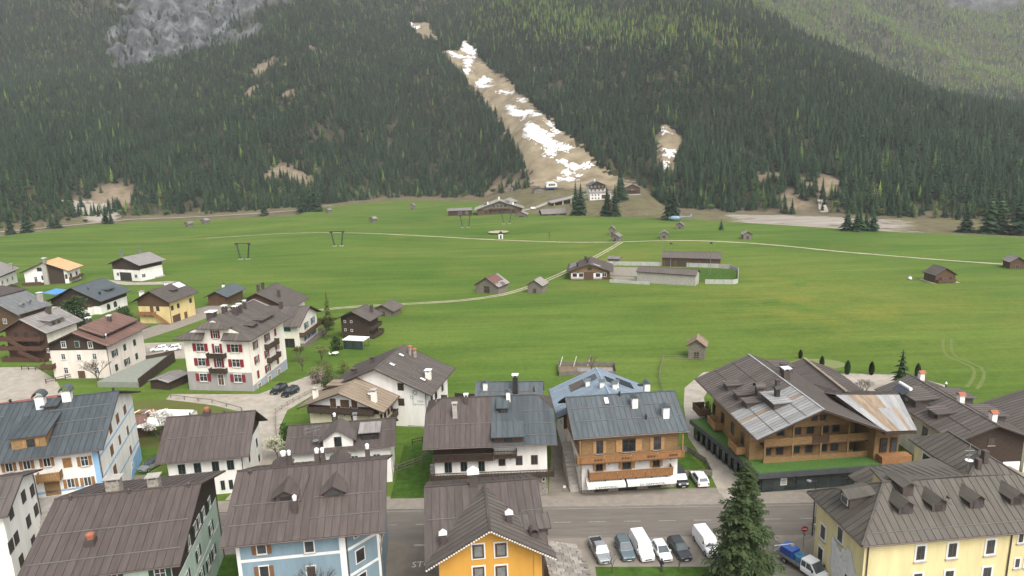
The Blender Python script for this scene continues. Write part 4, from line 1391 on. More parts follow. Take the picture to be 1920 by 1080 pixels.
MB().box(18.0, 18.5, 6.4, 7.0, 13.9, 15.2).build('chimney', CHBR, E0)
MB().box(19.2, 19.8, 7.0, 7.6, 14.2, 15.9).build('chimney', CHBR, E0)
# small lower roof at its back left
MB().box(10.6, 15.2, 14.2, 18.6, -1, 6.6).build('porch_wall', pWHITE, E0)
pq = [(9.9, 13.6, 7.0), (12.9, 13.6, 8.3), (12.9, 19.2, 8.3), (9.9, 19.2, 7.0)]
pq2 = [(12.9, 13.6, 8.3), (15.9, 13.6, 7.0), (15.9, 19.2, 7.0), (12.9, 19.2, 8.3)]
for q in (pq, pq2):
    po = MB().prism([Vector(p) for p in q], (0, 0, .12)).build('porch_roof', rTAUPE, E0)
    roof_sheets(po, [Vector(p) + Vector((0, 0, .13)) for p in q], .9, rTAUPE, True)

# ---- second row ------------------------------------------------------------
h = House('blue_trimmed_house', 'big white house with light blue trim, slate roof and honey timber dormer at left', 'house', -72.4, 101.5, 15.8, 20.0, 24.25, 12.26, 16.75, 1.2, 1.3)
sx_ = 2.0
h.walls(pWHITE)
h.roof(rSLATE, .85, guards=((-2.9, 1.0, 9.4), (-5.7, .8, 9.4), (-8.5, .4, 9.4), (-2.9, -9, -5), (-5.7, -9, -5.4), (-8.5, -9, -6)))
for z in (6.1, 12.0):
    h.band('S', z, z + .35, pSKY)
h.put('S', MB().box(-.35, .35, -.04, .1, 0, 12.4), 'corner_pilaster', pSKY, h.hl - .35, 0)
for z in (6.9, 10.2, 3.6):
    h.band('E', z, z + .3, pSKY)
h.put('E', MB().prism([(2.0, -.04, -.5), (h.hw + .04, -.04, -.5), (h.hw + .04, -.04, 3.0), (5.4, -.04, 2.6)], (0, .08, 0)), 'painted_base', pSKY, 0, 0)
for u, z, w, hh in ((5.4, 11.6, 1.5, 1.5), (.8, 11.9, 1.5, 1.6), (-3.4, 11.9, 1.3, 1.5), (5.1, 8.0, 1.0, 1.5), (.1, 8.5, 1.0, 1.5), (-4.5, 8.8, 1.5, 1.6), (5.0, 4.5, 1.0, 1.4), (-4.6, 5.4, 1.6, 1.8), (-8.6, 5.4, 1.2, 1.5)):
    h.win('E', u, z, w, hh, 'c', fr=FRW, sh=wSHUT)
h.win('E', 4.9, 1.7, 1.0, .7, 'n', mull=False)
for u, z, w, hh, k in ((2.8 + sx_, 10.4, 1.1, 1.45, 'c'), (5.0 + sx_, 10.3, .85, 1.4, 's'), (2.8 + sx_, 7.2, .85, 1.3, 's'), (4.95 + sx_, 7.1, .85, 1.3, 's'), (.3 + sx_, 10.9, .8, 1.2, 's'), (-2.2 + sx_, 10.9, .8, 1.2, 's'), (-4.4 + sx_, 10.9, .8, 1.2, 's'), (-6.8 + sx_, 10.9, .8, 1.2, 's')):
    h.win('S', u, z, w, hh, k, sh=mat('shutter_honey', (0.26, 0.13, 0.045), 0.7, var=.25, scale=3))
h.win('S', .4 + sx_, 7.0, 1.7, 2.3, 'd', fr=wHONEY, glass=wHONEY)
h.balcony('S', -1.0 + sx_, 2.0 + sx_, 8.6, 1.3, 1.0, wHONEYV)
MB().box(-2.5, 5.5, -h.hw - 3.6, -h.hw, -1, 5.6).build('entrance_terrace', CONC, h.root)
for k in range(6):
    MB().box(-1 + 0, 4.0, -h.hw - 3.6 - .4 * (k + 1), -h.hw - 3.6 - .4 * k, -1, 5.4 - .55 * k).build('step', CONC, h.root)
h.sdormer('S', -.8 + 1.0, 10.0, 4.3, 1.75, .10, rSLATE, wHONEY, ((0.3, 1.0, 1.1),), sh=wHONEYV)
h.sdormer('S', .9, 2.4, 1.6, .55, .12, rSLATE, CHBR)
h.chimney(-.7 + .3, -1.7, 1.2, 1.7, pWHITE, 'barrel', rSLATE2, 1.1)
h.chimney(2.6 + .3, -.7, 1.2, 1.4, pWHITE, 'barrel', rSLATE2, 1.1)
for x in (-5.2, 9.0):
    h.chimney(x, .5, .5, .9, DARKM, 'vent')
h.chimney(-6.5, -1.7, .5, 1.2, DARKM, 'vent')
h.pipe('E', -h.hw + .2, 0, 12)

h = House('white_house', 'plain white house with dark brown roof and dark green shutters beside the grey car', 'house', -49.87, 106.65, 7.57, 14.02, 14.31, 6.69, 11.35)
h.walls(pWHITE)
h.roof(rBROWN, .8, guards=((-3.6, -6.4, 6.4),))
for u in (-3.65, -1.29, 1.42, 3.7):
    h.win('S', u, 4.85, 1.05, 1.6, 'c', fr=FRW, sh=sDKGREEN)
for u in (2.15, 3.4, -3.6, -1.2):
    h.win('S', u, 1.5, .6 if u > 2 else 1.0, 1.6, 'c', fr=FRW, sh=sDKGREEN)
h.win('E', 3.1, 4.3, .9, 1.5, 'c', sh=sDKGREEN); h.win('E', 3.4, 1.3, .9, 1.2, 'c', sh=sDKGREEN); h.win('E', -2.5, 4.3, .9, 1.5, 'c', sh=sDKGREEN)
h.clad('E', 6.6, wDARK)
h.chimney(-.7, .1, 1.0, .7, CHBR, 'bent', CLAY)
h.chimney(-3.4, .15, .4, .8, CHBR, 'vent'); h.chimney(2.0, .15, .4, .8, CHBR, 'vent')
h.pipe('S', h.hl - .2, 0, 6.6)

h = House('grey_roofed_house', 'house with dark grey roof, white gabled dormer and aerials behind the blue house', 'house', -28.53, 106.66, 6.31, 17.43, 10.36, 6.69, 9.27, 1.0, 1.0)
h.walls(pWHITE)
h.roof(rBROWN2, .85, guards=((-2.4, -8, -2.6), (-2.2, 6.4, 8.3)))
h.gdormer('S', -.3, 4.6, 4.6, 1.5, 1.5, rGREYB, pWHITE, (1.0, 1.5), fr=wBROWN, ov=.6)
h.sdormer('S', 4.6, 3.7, 2.7, 1.3, .08, rPALE, DARKM, ((-.5, .7, .5), (.6, .7, .5)))
h.chimney(-1.3, .3, .55, 1.1, CHBR, 'bent', WHITEM)
h.chimney(2.0, .3, .6, 1.0, CONC, 'slab', STEEL)
a_ = MB().tube((-4.2, -3.6, 6.8), (-4.2, -3.6, 10.4), .04, n=5)
for z, l in ((10.2, 1.3), (9.6, 1.0)):
    a_.tube((-4.2 - l, -3.6, z - .2), (-4.2 + l, -3.6, z + .2), .03, n=4)
    for k in np.linspace(-l, l, 7):
        a_.tube((-4.2 + k, -4.0, z + k * .15), (-4.2 + k, -3.2, z + k * .15), .02, n=3)
a_.build('antenna', STEEL, h.root)
MB().lathe([(.05, 0), (.4, .1), (.5, .22)], 12, (-3.8, -4.2, 8.0)).build('dish', STEEL, h.root)
for u, z in ((-3, 4.6), (2, 4.4), (5.5, 4.4), (2, 1.6), (5.5, 1.6)):
    h.win('S', u, z, 1, 1.3, 'p')
h.win('E', 1.5, 4.4, 1, 1.3, 'p'); h.win('E', -1.5, 1.5, 1, 1.3, 'p')

h = House('double_house', 'double house with half brown half slate roof and long dark timber balconies', 'house', -4.15, 104.84, .9, 20.2, 17.51, 9.12, 13.63, 1.5, 1.6)
h.walls(pWHITE)
xs = .25
h.roof(rBROWN, .8, hipW=(2.6, 3.0), hipE=(2.6, 3.0), split=(((-10.1, xs), rBROWN), ((xs, 10.1), rSLATE)), guards=((-4.9, -9.6, .1), (-3.0, 5.0, 9.4), (-5.2, 5.2, 9.7), (-7.2, 5.4, 9.8), (-3.0, .8, 2.0)))
h.sdormer('S', 2.75, 8.3, 4.3, 1.1, .20, rSLATE2, wDARK, ((0, 1.4, .8),))
h.sdormer('S', 2.1, 3.1, 1.3, .9, .15, rSLATE2, DARKM, ((0, .5, .4),))
h.chimney(-5.4, -3.5, .7, 2.0, CONC, 'slab', CONC); h.chimney(-3.7, -1.1, .6, 1.2, CHBR, 'slab', WHITEM)
h.chimney(3.0, -.9, .65, 1.5, pWHITE, 'house', rSLATE2)
h.clad('S', 6.5, wDARK, u1=.4, z1=9.4)
h.balcony('S', -8.7, .4, 6.75, 1.2, 1.0, wDARKV, False)
h.balcony('S', .5, 4.0, 7.0, 1.2, 1.0, wDARKV, False)
h.balcony('S', -9.3, 9.6, 3.85, 1.5, 1.0, wDARKV, False)
for u, w, hh in ((-6.55, 1.1, 2.1), (-4.15, 1.0, 1.9), (-1.45, .95, 2.1)):
    h.win('S', u, 5.4, w, hh, 'c', fr=FRW, sh=sDKGREEN)
for u in (1.69, 4.32, 6.66):
    h.win('S', u, 5.9, .8, 1.3, 'n', fr=FRB)
for u, w in ((-6.6, 1.1), (-4.2, 1.0), (-1.6, 1.0)):
    h.win('S', u, 2.2, w, 1.9, 'c', fr=FRW, sh=sDKGREEN)
h.band('S', -1, 3.6, STONE, .2, h.hl + .03, 'stone_front')
h.win('S', 1.9, 3.0, .9, .6, 'n', out=.05, mull=False); h.win('S', 5.0, 1.6, 3.6, 2.6, 'n', fr=FRB, out=.05)
h.win('S', 8.0, 2.6, .35, .5, 'n', out=.05, mull=False)
for k in range(8):
    MB().box(-h.hl - 1.2, -h.hl, -h.hw + .5 + k * .5, -h.hw + 1.0 + k * .5, -1, .45 * (k + 1)).build('step', CONC, h.root)

h = House('shop_house', 'white and honey timber house with slate roof, two orange balconies and shop awnings', 'house', 16.76, 104.3, 4.79, 17.88, 14.53, 9.84, 13.57)
h.walls(pWHITE)
h.roof(rSLATE2, .8, guards=((-2.3, -8.6, 8.2), (-4.6, -8.2, 2.6), (-4.6, 3.2, 8.5)))
h.clad('S', 6.0, wHONEY)
h.clad('W', 6.0, wHONEY); h.clad('E', 6.0, wHONEY)
SHH = mat('shutter_pale_wood', (0.40, 0.23, 0.10), .7, var=.2, scale=3)
for u, w in ((-4.64, .9), (4.34, 1.0)):
    h.win('S', u, 7.6, w, 1.9, 's', fr=FRB, sh=SHH, out=.07)
h.win('S', -.1, 7.6, 1.9, 1.9, 's', fr=FRB, sh=SHH, out=.07)
for u, w in ((-4.69, .9), (-.4, 1.2), (4.25, .9)):
    h.win('S', u, 4.6, w, 1.7, 's', fr=FRB, sh=SHH)
h.balcony('S', -8.4, 8.2, 5.7, 1.5, 1.05, wORANGE, floor=wBROWN)
h.balcony('S', -6.5, 6.5, 2.95, 1.4, 1.15, wORANGE, floor=wBROWN, flare=.15)
for ci, cu in enumerate((-5.6, -1.4, 2.6, 6.0)):          # carved rosettes on the upper balcony boards
    for k in range(3):
        h.put('S', MB().box(-.17, .17, -.04, 0, -.17, .17), 'carved_rosette', FRB, cu + k * .45, 6.2, out=1.5)
for u in (-7.9, 7.9):
    h.put('S', MB().box(-.1, .1, -.1, .1, 5.7, 9.4), 'post', wHONEY, u, 0, out=1.4)
for k, (u0, u1, txt) in enumerate(((-6.9, -1.0, "L'EMPORIO"), (-.7, 6.9, 'DI SAPPADA'))):
    aw = h.put('S', MB().prism([(u0, 0, 2.7), (u1, 0, 2.7), (u1, -2.0, 2.1), (u0, -2.0, 2.1)], (0, 0, .05)).box(u0, u1, -2.03, -1.98, 1.68, 2.1), 'awning', CANVAS, 0, 0)
    t_ = ob('awning_lettering', text_mesh(txt, .62, mat('lettering_dark', (0.02, 0.022, 0.03), .8), 'awning_lettering', .004), aw, ((u0 + u1) / 2, -2.045, 1.88))
    t_.rotation_euler = (math.pi / 2, 0, 0); t_.scale = (1.15, .8, 1)
h.band('S', -1, .55, STONE, -h.hl - .03, h.hl + .03, 'stone_base', .06)
h.win('S', -4.4, 1.0, 1.9, 1.5, 'n', fr=FRB, out=.07, mull=False); h.win('S', 4.0, 1.0, 1.9, 1.5, 'n', fr=FRB, out=.07, mull=False)
h.win('S', -.2, 1.0, 2.8, 2.0, 'd', fr=FRB, out=.07)
h.chimney(1.7, -2.4, .9, 1.5, pWHITE, 'house', rSLATE2); h.chimney(6.05, -4.5, .95, 1.6, pWHITE, 'house', rSLATE2)
h.chimney(4.6, 1.0, .9, 1.7, pWHITE, 'house', rSLATE2)
h.chimney(-.2, -.4, .4, 1.1, DARKM, 'vent'); h.chimney(2.9, -4.8, .4, 1.2, DARKM, 'vent')
h.skylight(-2.5, -1.2, .8, 1.5)
MB().lathe([(.05, 0), (.4, .12), (.5, .3)], 12, (3.6, 1.2, 14.2)).build('dish', DARKM, h.root)
for k in range(12):
    MB().box(-h.hl - 1.5, -h.hl - .05, -h.hw + .6 + k * .62, -h.hw + 1.22 + k * .62, -1, .42 * (k + 1)).build('step', CONC, h.root)
h.pipe('S', -h.hl + .1, 0, 9.6)
h.win('W', 3, 7.8, 1, 1.4, 'p', fr=FRB, out=.07)

# hotel with the glazed ground floor
h = House('timber_hotel', 'large honey timber hotel with patched metal roof over a glazed ground floor', 'hotel', 44.24, 108.38, 94.8, 26.4, 19.9, 9.66, 13.75, 5.6, 1.4)
h.walls(wHONEY, z0=3.4)
l, w = h.L / 2, h.W / 2
b = MB()
S_ = [(-l, -w, h.ze), (l, -w, h.ze), (l, 0, h.zr), (-l, 0, h.zr)]
N_ = [(l, w, h.ze), (-l, w, h.ze), (-l, 0, h.zr), (l, 0, h.zr)]
for p in (S_, N_):
    b.prism([Vector(q) - Vector((0, 0, .3)) for q in p], (0, 0, .29))
h.roofo = b.build('roof', wDARK, h.root)
xa = -3.2
roof_sheets(h.roofo, [(l, w, h.ze), (xa, w, h.ze), (xa, 0, h.zr), (l, 0, h.zr)], .8, rGREYB, True)
xr = -6.4
for x0, x1, m_ in ((xa, xr, rZINC), (xr, xr - .8, rRUST), (xr - .8, -l, rZINC)):
    roof_sheets(h.roofo, [(x0, w, h.ze), (x1, w, h.ze), (x1, 0, h.zr), (x0, 0, h.zr)], .8, m_, True)
roof_sheets(h.roofo, S_, .8, rGREYB, True)
MB().beam((-l, 0, h.zr + .05), (l, 0, h.zr + .05), .3, .1).build('ridge_cap', rZINC, h.roofo)
for y in (2.5, 5.0, 7.4):
    MB().beam((-l + .3, y, h.rz(y) + .08), (xa - .2, y, h.rz(y) + .08), .06, .07).build('roof_batten', COPPER, h.roofo)
for y in (3.2, 6.4):
    MB().beam((xa + .3, y, h.rz(y) + .08), (l - .3, y, h.rz(y) + .08), .06, .07).build('roof_batten', COPPER, h.roofo)
MB().tube((-l, w + .1, h.ze - .1), (l, w + .1, h.ze - .1), .12, n=6).build('gutter', COPPER, h.roofo)
for x in (4.6, .2, -3.2):
    h.sdormer('N', x, 7.7, 1.9, 1.0, .02, rGREYB, CHBR, single=True, ov=.25)
h.sdormer('N', -5.5, 5.0, 4.6, 1.1, .03, rZINC, CHBR, ((0, .8, .6),), ov=.25)
h.sdormer('S', 10.8, 6.6, 3.4, 1.3, .03, rGREYB, CHBR, ov=.25)
h.chimney(-1.6, 4.6, 1.0, 1.3, CHBR, 'barrel', CHBR); h.chimney(-5.3, 3.4, .7, 1.9, DARKM, 'house', DARKM)
h.chimney(-1.9, 1.7, .6, 1.0, CHBR, 'slab', CHBR); h.chimney(1.2, -1.2, 1.1, 1.6, CHBR, 'slab', WHITEM); h.chimney(4.6, -2.4, .8, 1.6, CHBR, 'slab', CHBR)
# balcony front of the gable: posts, boards and fascia at x = -9.0
XF = -8.95
for z0, z1, u0, u1 in ((3.35, 4.45, -6.9, 11.0), (6.35, 7.6, -6.9, 11.0)):
    for i in range(4):
        a0 = u0 + (u1 - u0) * i / 4; a1 = u0 + (u1 - u0) * (i + 1) / 4
        MB().box(XF - .12, XF, -a1 + .02, -a0 - .02, z0, z1).build('balcony_panel', wHONEY, h.root)
    MB().box(XF - .1, XF + 1.55, -u1, -u0, z0 - .2, z0).build('balcony_floor', wBROWN, h.root)
ep = MB().box(XF - .15, XF - .11, -3.6, -.8, 6.4, 7.7).build('name_board', FRB, h.root)
for k in range(6):
    MB().box(XF - .18, XF - .15, -3.3 + k * .4, -3.05 + k * .4, 6.85 + (k % 2) * .15, 7.25 + (k % 2) * .1).build('carved_letter', wBROWN, ep)
for u in (-6.7, -2.25, 2.3, 6.75, 10.9):
    MB().box(XF - .13, XF + .12, -u - .14, -u + .14, 4.4, 6.4).build('post', wHONEY, h.root)
for u in (-2.25, 2.3, 6.75):
    MB().box(XF - .13, XF + .12, -u - .14, -u + .14, 7.55, 9.4).build('post', wHONEY, h.root)
MB().prism([(XF, -6.9, 9.2), (XF, 2.2, 9.2), (XF, 2.2, h.rz(2.2) - .35), (XF, 0, h.zr - .35), (XF, -6.9, h.rz(6.9) - .35)], (.12, 0, 0)).build('gable_fascia', wHONEY, h.root)
for u in (1.0, 2.4):
    g_ = MB().box(XF - .05, XF + .02, -u - .5, -u + .5, 10.1, 11.0).build('window', FRB, h.root)
    MB().box(XF - .08, XF, -u - .38, -u + .38, 10.2, 10.9).build('pane', GLASS, g_)
for u in (-5.6, -3.6, -.9, 1.2, 3.6, 5.4, 8.0):
    h.win('W', u, 5.2, 1.0, 1.9, 'n', fr=FRB, mull=False)
    if -4 < u < 7:
        h.win('W', u, 8.3, 1.0, 1.7, 'n', fr=FRB, mull=False)
for x in (7.2, 3.2, -1, -5):
    h.win('N', -x, 6.0, 1.1, 1.9, 'n', fr=FRB)
for x in (4.4, -4.8):
    h.balcony('N', -x - 1.7, -x + 1.7, 4.2, 1.6, 1.1, wHONEYV)
h.balcony('N', -12.0, -8.6, 4.4, 2.2, 1.1, wBROWN)
# right wing with its own slope to the road
rw_ = [(-13.1, -9.9, 9.55), (-13.3, -14.8, 9.5), (-5.5, -16.9, 12), (-4.0, -7.1, 12)]
rw2_ = [(-4.0, -7.1, 12), (-5.5, -16.9, 12), (2.4, -15.6, 9.8), (2.4, -8.0, 9.8)]
wr_ = MB()
for q in (rw_, rw2_):
    wr_.prism([Vector(p) - Vector((0, 0, .55)) for p in q], (0, 0, .3))
wr_.prism([(-12.4, -9.9, 9.3), (2.2, -8.2, 9.3), (-4.0, -7.2, 11.7)], (0, -.1, 0))
wr_ = wr_.build('wing_roof', wDARK, h.root)
P0, P1, P2, P3 = (Vector(p) for p in rw_)
NS = 11
for i in range(NS):
    a0, a1 = i / NS, (i + 1) / NS
    q = [P0.lerp(P1, a0), P0.lerp(P1, a1), P3.lerp(P2, a1), P3.lerp(P2, a0)]
    mid = [p.lerp(r_, .62) for p, r_ in zip(q[:2], (q[3], q[2]))]
    up_, lo_ = [mid[0], mid[1], q[2], q[3]], [q[0], q[1], mid[1], mid[0]]
    rusty = i in (2, 3, 4, 5, 6)
    roof_sheets(wr_, up_, 3.0, rRUST if rusty else rZINC, True)
    roof_sheets(wr_, lo_, 3.0, rRUST if (rusty and i < 5) or i == 8 else rZINC, True)
roof_sheets(wr_, rw2_, .9, rGREYB, True)
wb = [(-10.4, -10.2), (-10.6, -14.0), (1.8, -14.6), (1.8, -8.4)]
MB().prism([(x, y, 3.4) for x, y in wb], (0, 0, 6.0)).build('wing_wall', wHONEY, h.root)
MB().box(-12.0, -10.5, -15.4, -10.6, 3.5, 4.7).build('balcony', wORANGE, h.root)
for y in (-11.6, -13.2):
    g_ = MB().box(-10.68, -10.4, y - .55, y + .55, 4.9, 7.2).build('window', FRB, h.root)
    MB().box(-10.72, -10.4, y - .42, y + .42, 5.0, 7.1).build('pane', GLASS, g_)
# big plain brown roof behind it
bq = [(16.2, -12.4, 11.2), (-1.1, -10.7, 11.2), (1.5, -8.2, 9.6), (15.5, -5.0, 9.6)]
bq2 = [(16.2, -12.4, 11.2), (17.0, -19.0, 8.4), (0, -17.5, 8.4), (-1.1, -10.7, 11.2)]
bo_ = MB()
for q in (bq, bq2):
    bo_.prism([Vector(p) - Vector((0, 0, .2)) for p in q], (0, 0, .2))
bo_ = bo_.build('rear_roof', rBROWN2, h.root)
for q in (bq, bq2):
    roof_sheets(bo_, [Vector(p) + Vector((0, 0, .01)) for p in q], 2.4, rBROWN2, True)
MB().beam((16.2, -12.4, 11.3), (-1.1, -10.7, 11.3), .5, .2).build('ridge_cap', rLIGHT, bo_)
MB().prism([(15, -17.5, 0), (15, -6, 0), (1.5, -9, 0), (1.5, -16.5, 0)], (0, 0, 8.6)).build('rear_wall', pWHITE, h.root)
# glazed ground floor with the grass roof
GF = empty('ground_floor', (0, 0, 0)); GF.parent = h.root
foot_ = [(-12.2, 9.0), (-12.3, -12.6), (9.5, -9.5), (9.0, 12.3)]
MB().prism([(x, y, 2.75) for x, y in foot_], (0, 0, .8)).build('terrace_fascia', mat('fascia_slate', (0.060, 0.064, 0.068), .6, var=.15), GF)
MB().prism([(x * .975, y * .975, 3.56) for x, y in foot_], (0, 0, .03)).build('grass_terrace', TURF, GF)
inn = [(-11.2, 8.2), (-11.3, -12.0), (9.2, -9.2), (8.8, 11.4)]
MB().prism([(x, y, -1) for x, y in inn], (0, 0, 3.76)).build('core_wall', mat('core_dark', (0.03, 0.033, 0.033), .6), GF)
for i in range(11):
    y0 = 8.0 - i * 1.83
    MB().box(-11.36 - (.0045 * i), -11.24, y0 - 1.78, y0, -.1, 2.7).build('glass_panel', GLASSD, GF)
for i in range(11):
    x0 = -10.9 + i * 1.8
    MB().box(x0, x0 + 1.75, 8.5 + (x0 + 11.2) * .16, 8.6 + (x0 + 11.2) * .16, -.1, 2.7).build('glass_panel', GLASSD, GF)
MB().box(-11.45, -11.4, 4.1, 5.1, 1.0, 2.2).build('notice_board', FRW, GF)
for k in range(3):
    MB().box(-11.48, -11.45, 4.2, 5.0, 1.2 + k * .3, 1.32 + k * .3).build('notice_line', DARKM, GF)

h = House('brown_roofed_house', 'long brown roofed house with dark timber gable and three tile capped chimneys at right', 'house', 71.6, 106.9, 91.5, 22.4, 12.4, 7.6, 10.1, 1.2, 1.2)
h.walls(pWHITE)
h.roof(rGREYB, .85, guards=((3.2, -10, 10),))
h.clad('W', 1.2, wDARK)
h.win('W', 0, 7.0, .8, .9, 'p', out=.07, fr=FRB)
h.put('W', MB().box(2.2, 4.8, -.2, 0, 1.0, 3.6), 'white_panel', WHITEM, 0, 0)
h.put('W', MB().box(-4.8, -3.4, -.2, 0, 1.6, 3.4), 'white_panel', WHITEM, 0, 0)
for x in (9.4, -1.2, -8.6):
    h.chimney(x, -.9, .8, 1.3, pWHITE, 'house', CLAY)
h.chimney(6.0, -3.2, .35, 2.2, DARKM, 'vent', WHITEM)
h.sdormer('N', 3.6, 5.0, 5.0, 1.3, .06, rGREYB, CHBR, ((0, 1, .6),))
h.sdormer('N', -2.9, 4.6, 2.4, .9, .06, rGREYB, CHBR, ((0, .9, .5),))
h.sdormer('S', 3.5, 5.0, 4.0, 1.2, .05, rGREYB, CHBR)
h.sdormer('S', -4.0, 5.0, 4.0, 1.2, .05, rGREYB, CHBR)
so_ = MB().tube((3.4, 4.6, 10.5), (6.6, 4.6, 10.5), .3, n=10).build('solar_tank', WHITEM, h.root)
MB().prism([(3.4, 4.7, 10.3), (6.6, 4.7, 10.3), (6.6, 5.9, 9.5), (3.4, 5.9, 9.5)], (0, 0, .08)).build('solar_panel', SOLAR, h.root)
for x in (3.5, 5, 6.5):
    MB().tube((x, 4.6, 8.5), (x, 4.6, 10.4), .04, n=5).build('solar_frame', STEEL, h.root)
for u in (-6, -2, 2, 6):
    h.win('N', u, 5.2, 1.1, 1.3, 'p', fr=FRB)

h = House('brown_roofed_house', 'house with brown roof cut by the right edge of the picture', 'house', 87.5, 105.0, 80, 15, 16, 5.9, 9.3)
h.walls(pWARM)
h.roof(rGREYB, .85)
h.win('W', 4, 3, 1.2, 1.4, 'p'); h.win('N', 0, 3, 1.2, 1.4, 'p')
h.band('W', 4.4, 5.2, CLAY, 2, 7, 'tile_canopy', 1.2)
a = empty('yard_store', (70.2, 90.6, 0), RAD(8)); tag(a, 'dark timber store with flat pale lid below the brown roofed house', 'shed')
MB().box(-1.6, 1.6, -1.4, 1.4, 0, 5.0).build('wall', wDARK, a)
MB().box(-1.9, 1.9, -1.7, 1.7, 5.0, 5.25).build('roof', rLIGHT, a)

# ---- third row -------------------------------------------------------------
h = House('pale_roofed_chalet', 'cream chalet with pale copper coloured roof and dark balcony', 'chalet', -31.27, 124.12, 78.61, 9.9, 17.0, 6.24, 9.54, 1.5, 1.6)
h.walls(pCREAM)
h.roof(rLIGHT, .95)
h.clad('W', 5.2, wDARK, z1=6.5)
h.clad('W', 6.5, pWHITE, out=.04, name='upper_plaster')
for u, w, hh in ((-1.9, 1.15, 1.75), (.4, 1.7, 1.5), (2.3, 1.1, 1.5)):
    h.win('W', u, 7.0, w, hh, 'c', fr=FRW, sh=wBROWN, out=.05)
h.balcony('W', -6.6, 6.4, 5.5, 1.3, .95, wDARKV)
for u in (-1.9, 2.0):
    h.win('W', u, 4.0, .9, 1.1, 'n', fr=FRB)
h.balcony('S', -3.2, 3.2, 2.6, 1.2, 1.0, wDARKV)
for u in (-2.4, -.6, 1.2, 2.8):
    h.win('S', u, 4.0, .8, 1.4, 'n', fr=FRB)
h.chimney(-2.5, -5.8, .9, 2.0, pWARM, 'slab', CONC); h.chimney(-1.6, 6.3, .8, 1.6, pWARM, 'slab', CONC)
h.skylight(-.9, -4.4, .9, 1.2); h.skylight(.3, -4.6, .9, 1.2)
h.sdormer('N', 2.6, 5.0, 2.4, .9, .05, rLIGHT, wBROWN)

h = House('white_guest_house', 'white house with painted flowers and lettering under a wide grey brown roof', 'house', -25.01, 132.94, 77.46, 15.4, 22.3, 7.36, 12.09, 1.3, 1.4)
h.walls(pWHITE)
h.roof(rGREYB, .9, guards=((-5.6, -7, 7),))
for u, z in ((4.58, 8.3), (4.5, 5.2), (-3, 8.0)):
    h.win('W', u, z, 1.1, 1.35, 'c', fr=FRB, sh=wDARK)
for u, z in ((-3.8, 5.1), (-1.2, 4.8), (3, 4.8)):
    h.win('S', u, z, 1.0, 1.2, 'n', fr=FRB)
PNT = mat('wall_painting', (0.22, 0.21, 0.20), .9, var=.3, scale=4)
pa = h.put('W', MB().box(-.05, .05, -.022, 0, -1.0, 1.0), 'painted_stem', PNT, 6.9, 5.6)
for cu, cz, n, r in ((7.4, 7.3, 9, .75), (6.7, 6.3, 7, .5)):
    for k in range(n):
        t = 2 * math.pi * k / n + .3
        h.put('W', MB().prism([(math.cos(t) * .12, -.024, math.sin(t) * .12), (math.cos(t + .22) * r * .6, -.024, math.sin(t + .22) * r * .6), (math.cos(t) * r, -.024, math.sin(t) * r), (math.cos(t - .22) * r * .6, -.024, math.sin(t - .22) * r * .6)], (0, .02, 0)), 'painted_petal', PNT, cu, cz)
for txt, u, z, s_ in (('casa', 8.35, 5.6, .75), ('igenziani', 8.15, 4.95, .62)):
    o_ = ob('wall_lettering', text_mesh(txt, s_, PNT, 'wall_lettering', .008), h.root, h.wpos('W', u, z, .01))
    o_.rotation_euler = (math.pi / 2, 0, WROT['W'])
h.band('W', .3, .5, CONC, 5.5, 9.6)
h.chimney(4.9, -2.5, .8, 1.6, STONE, 'round', CLAY); h.chimney(4.9, -3.5, .8, 1.5, STONE, 'round', CLAY)
h.chimney(-1.7, -8.6, 1.0, 1.5, pWARM, 'slab', WHITEM)
for x, y in ((2.7, -1.5), (-2.9, -1.7), (-3.2, -8.0)):
    h.skylight(x, y, .9, 1.3)
h.chimney(-4.4, 5.8, .9, .9, CHBR, 'slab', CHBR); h.chimney(.7, 4.1, .7, .9, CHBR, 'slab', CHBR)
h.balcony('S', -6, 2, 2.7, 1.3, 1.0, wDARKV)
h.pipe('W', h.hw - .2)

h = House('slate_roofed_house', 'low house with slate roof and tall black chimney behind the double house', 'house', -1.0, 121.5, -4, 12.6, 9.0, 6.6, 9.9)
h.walls(pWHITE)
h.roof(rSLATE2, .9, guards=((-1.8, -5.6, 5.6),))
h.chimney(1.2, -1.8, .9, 3.0, DARKM, 'slab', WHITEM)
h.chimney(-4.4, -1.2, .8, 1.2, pWHITE, 'house', rSLATE2)
h.chimney(4.6, -1.8, .3, 1.3, DARKM, 'vent')
a = empty('conservatory', (-10.0, 117.5, 0), RAD(8)); tag(a, 'small glass roofed conservatory behind the brown half of the double house', 'conservatory')
MB().box(-2.2, 2.2, -1.6, 1.6, 0, 5.2).build('wall', FRW, a)
for i in range(4):
    MB().prism([(-2.2 + i * 1.1, -1.8, 5.2), (-1.15 + i * 1.1, -1.8, 5.2), (-1.15 + i * 1.1, 1.6, 6.2), (-2.2 + i * 1.1, 1.6, 6.2)], (0, 0, .06)).build('pane', SKYL, a)

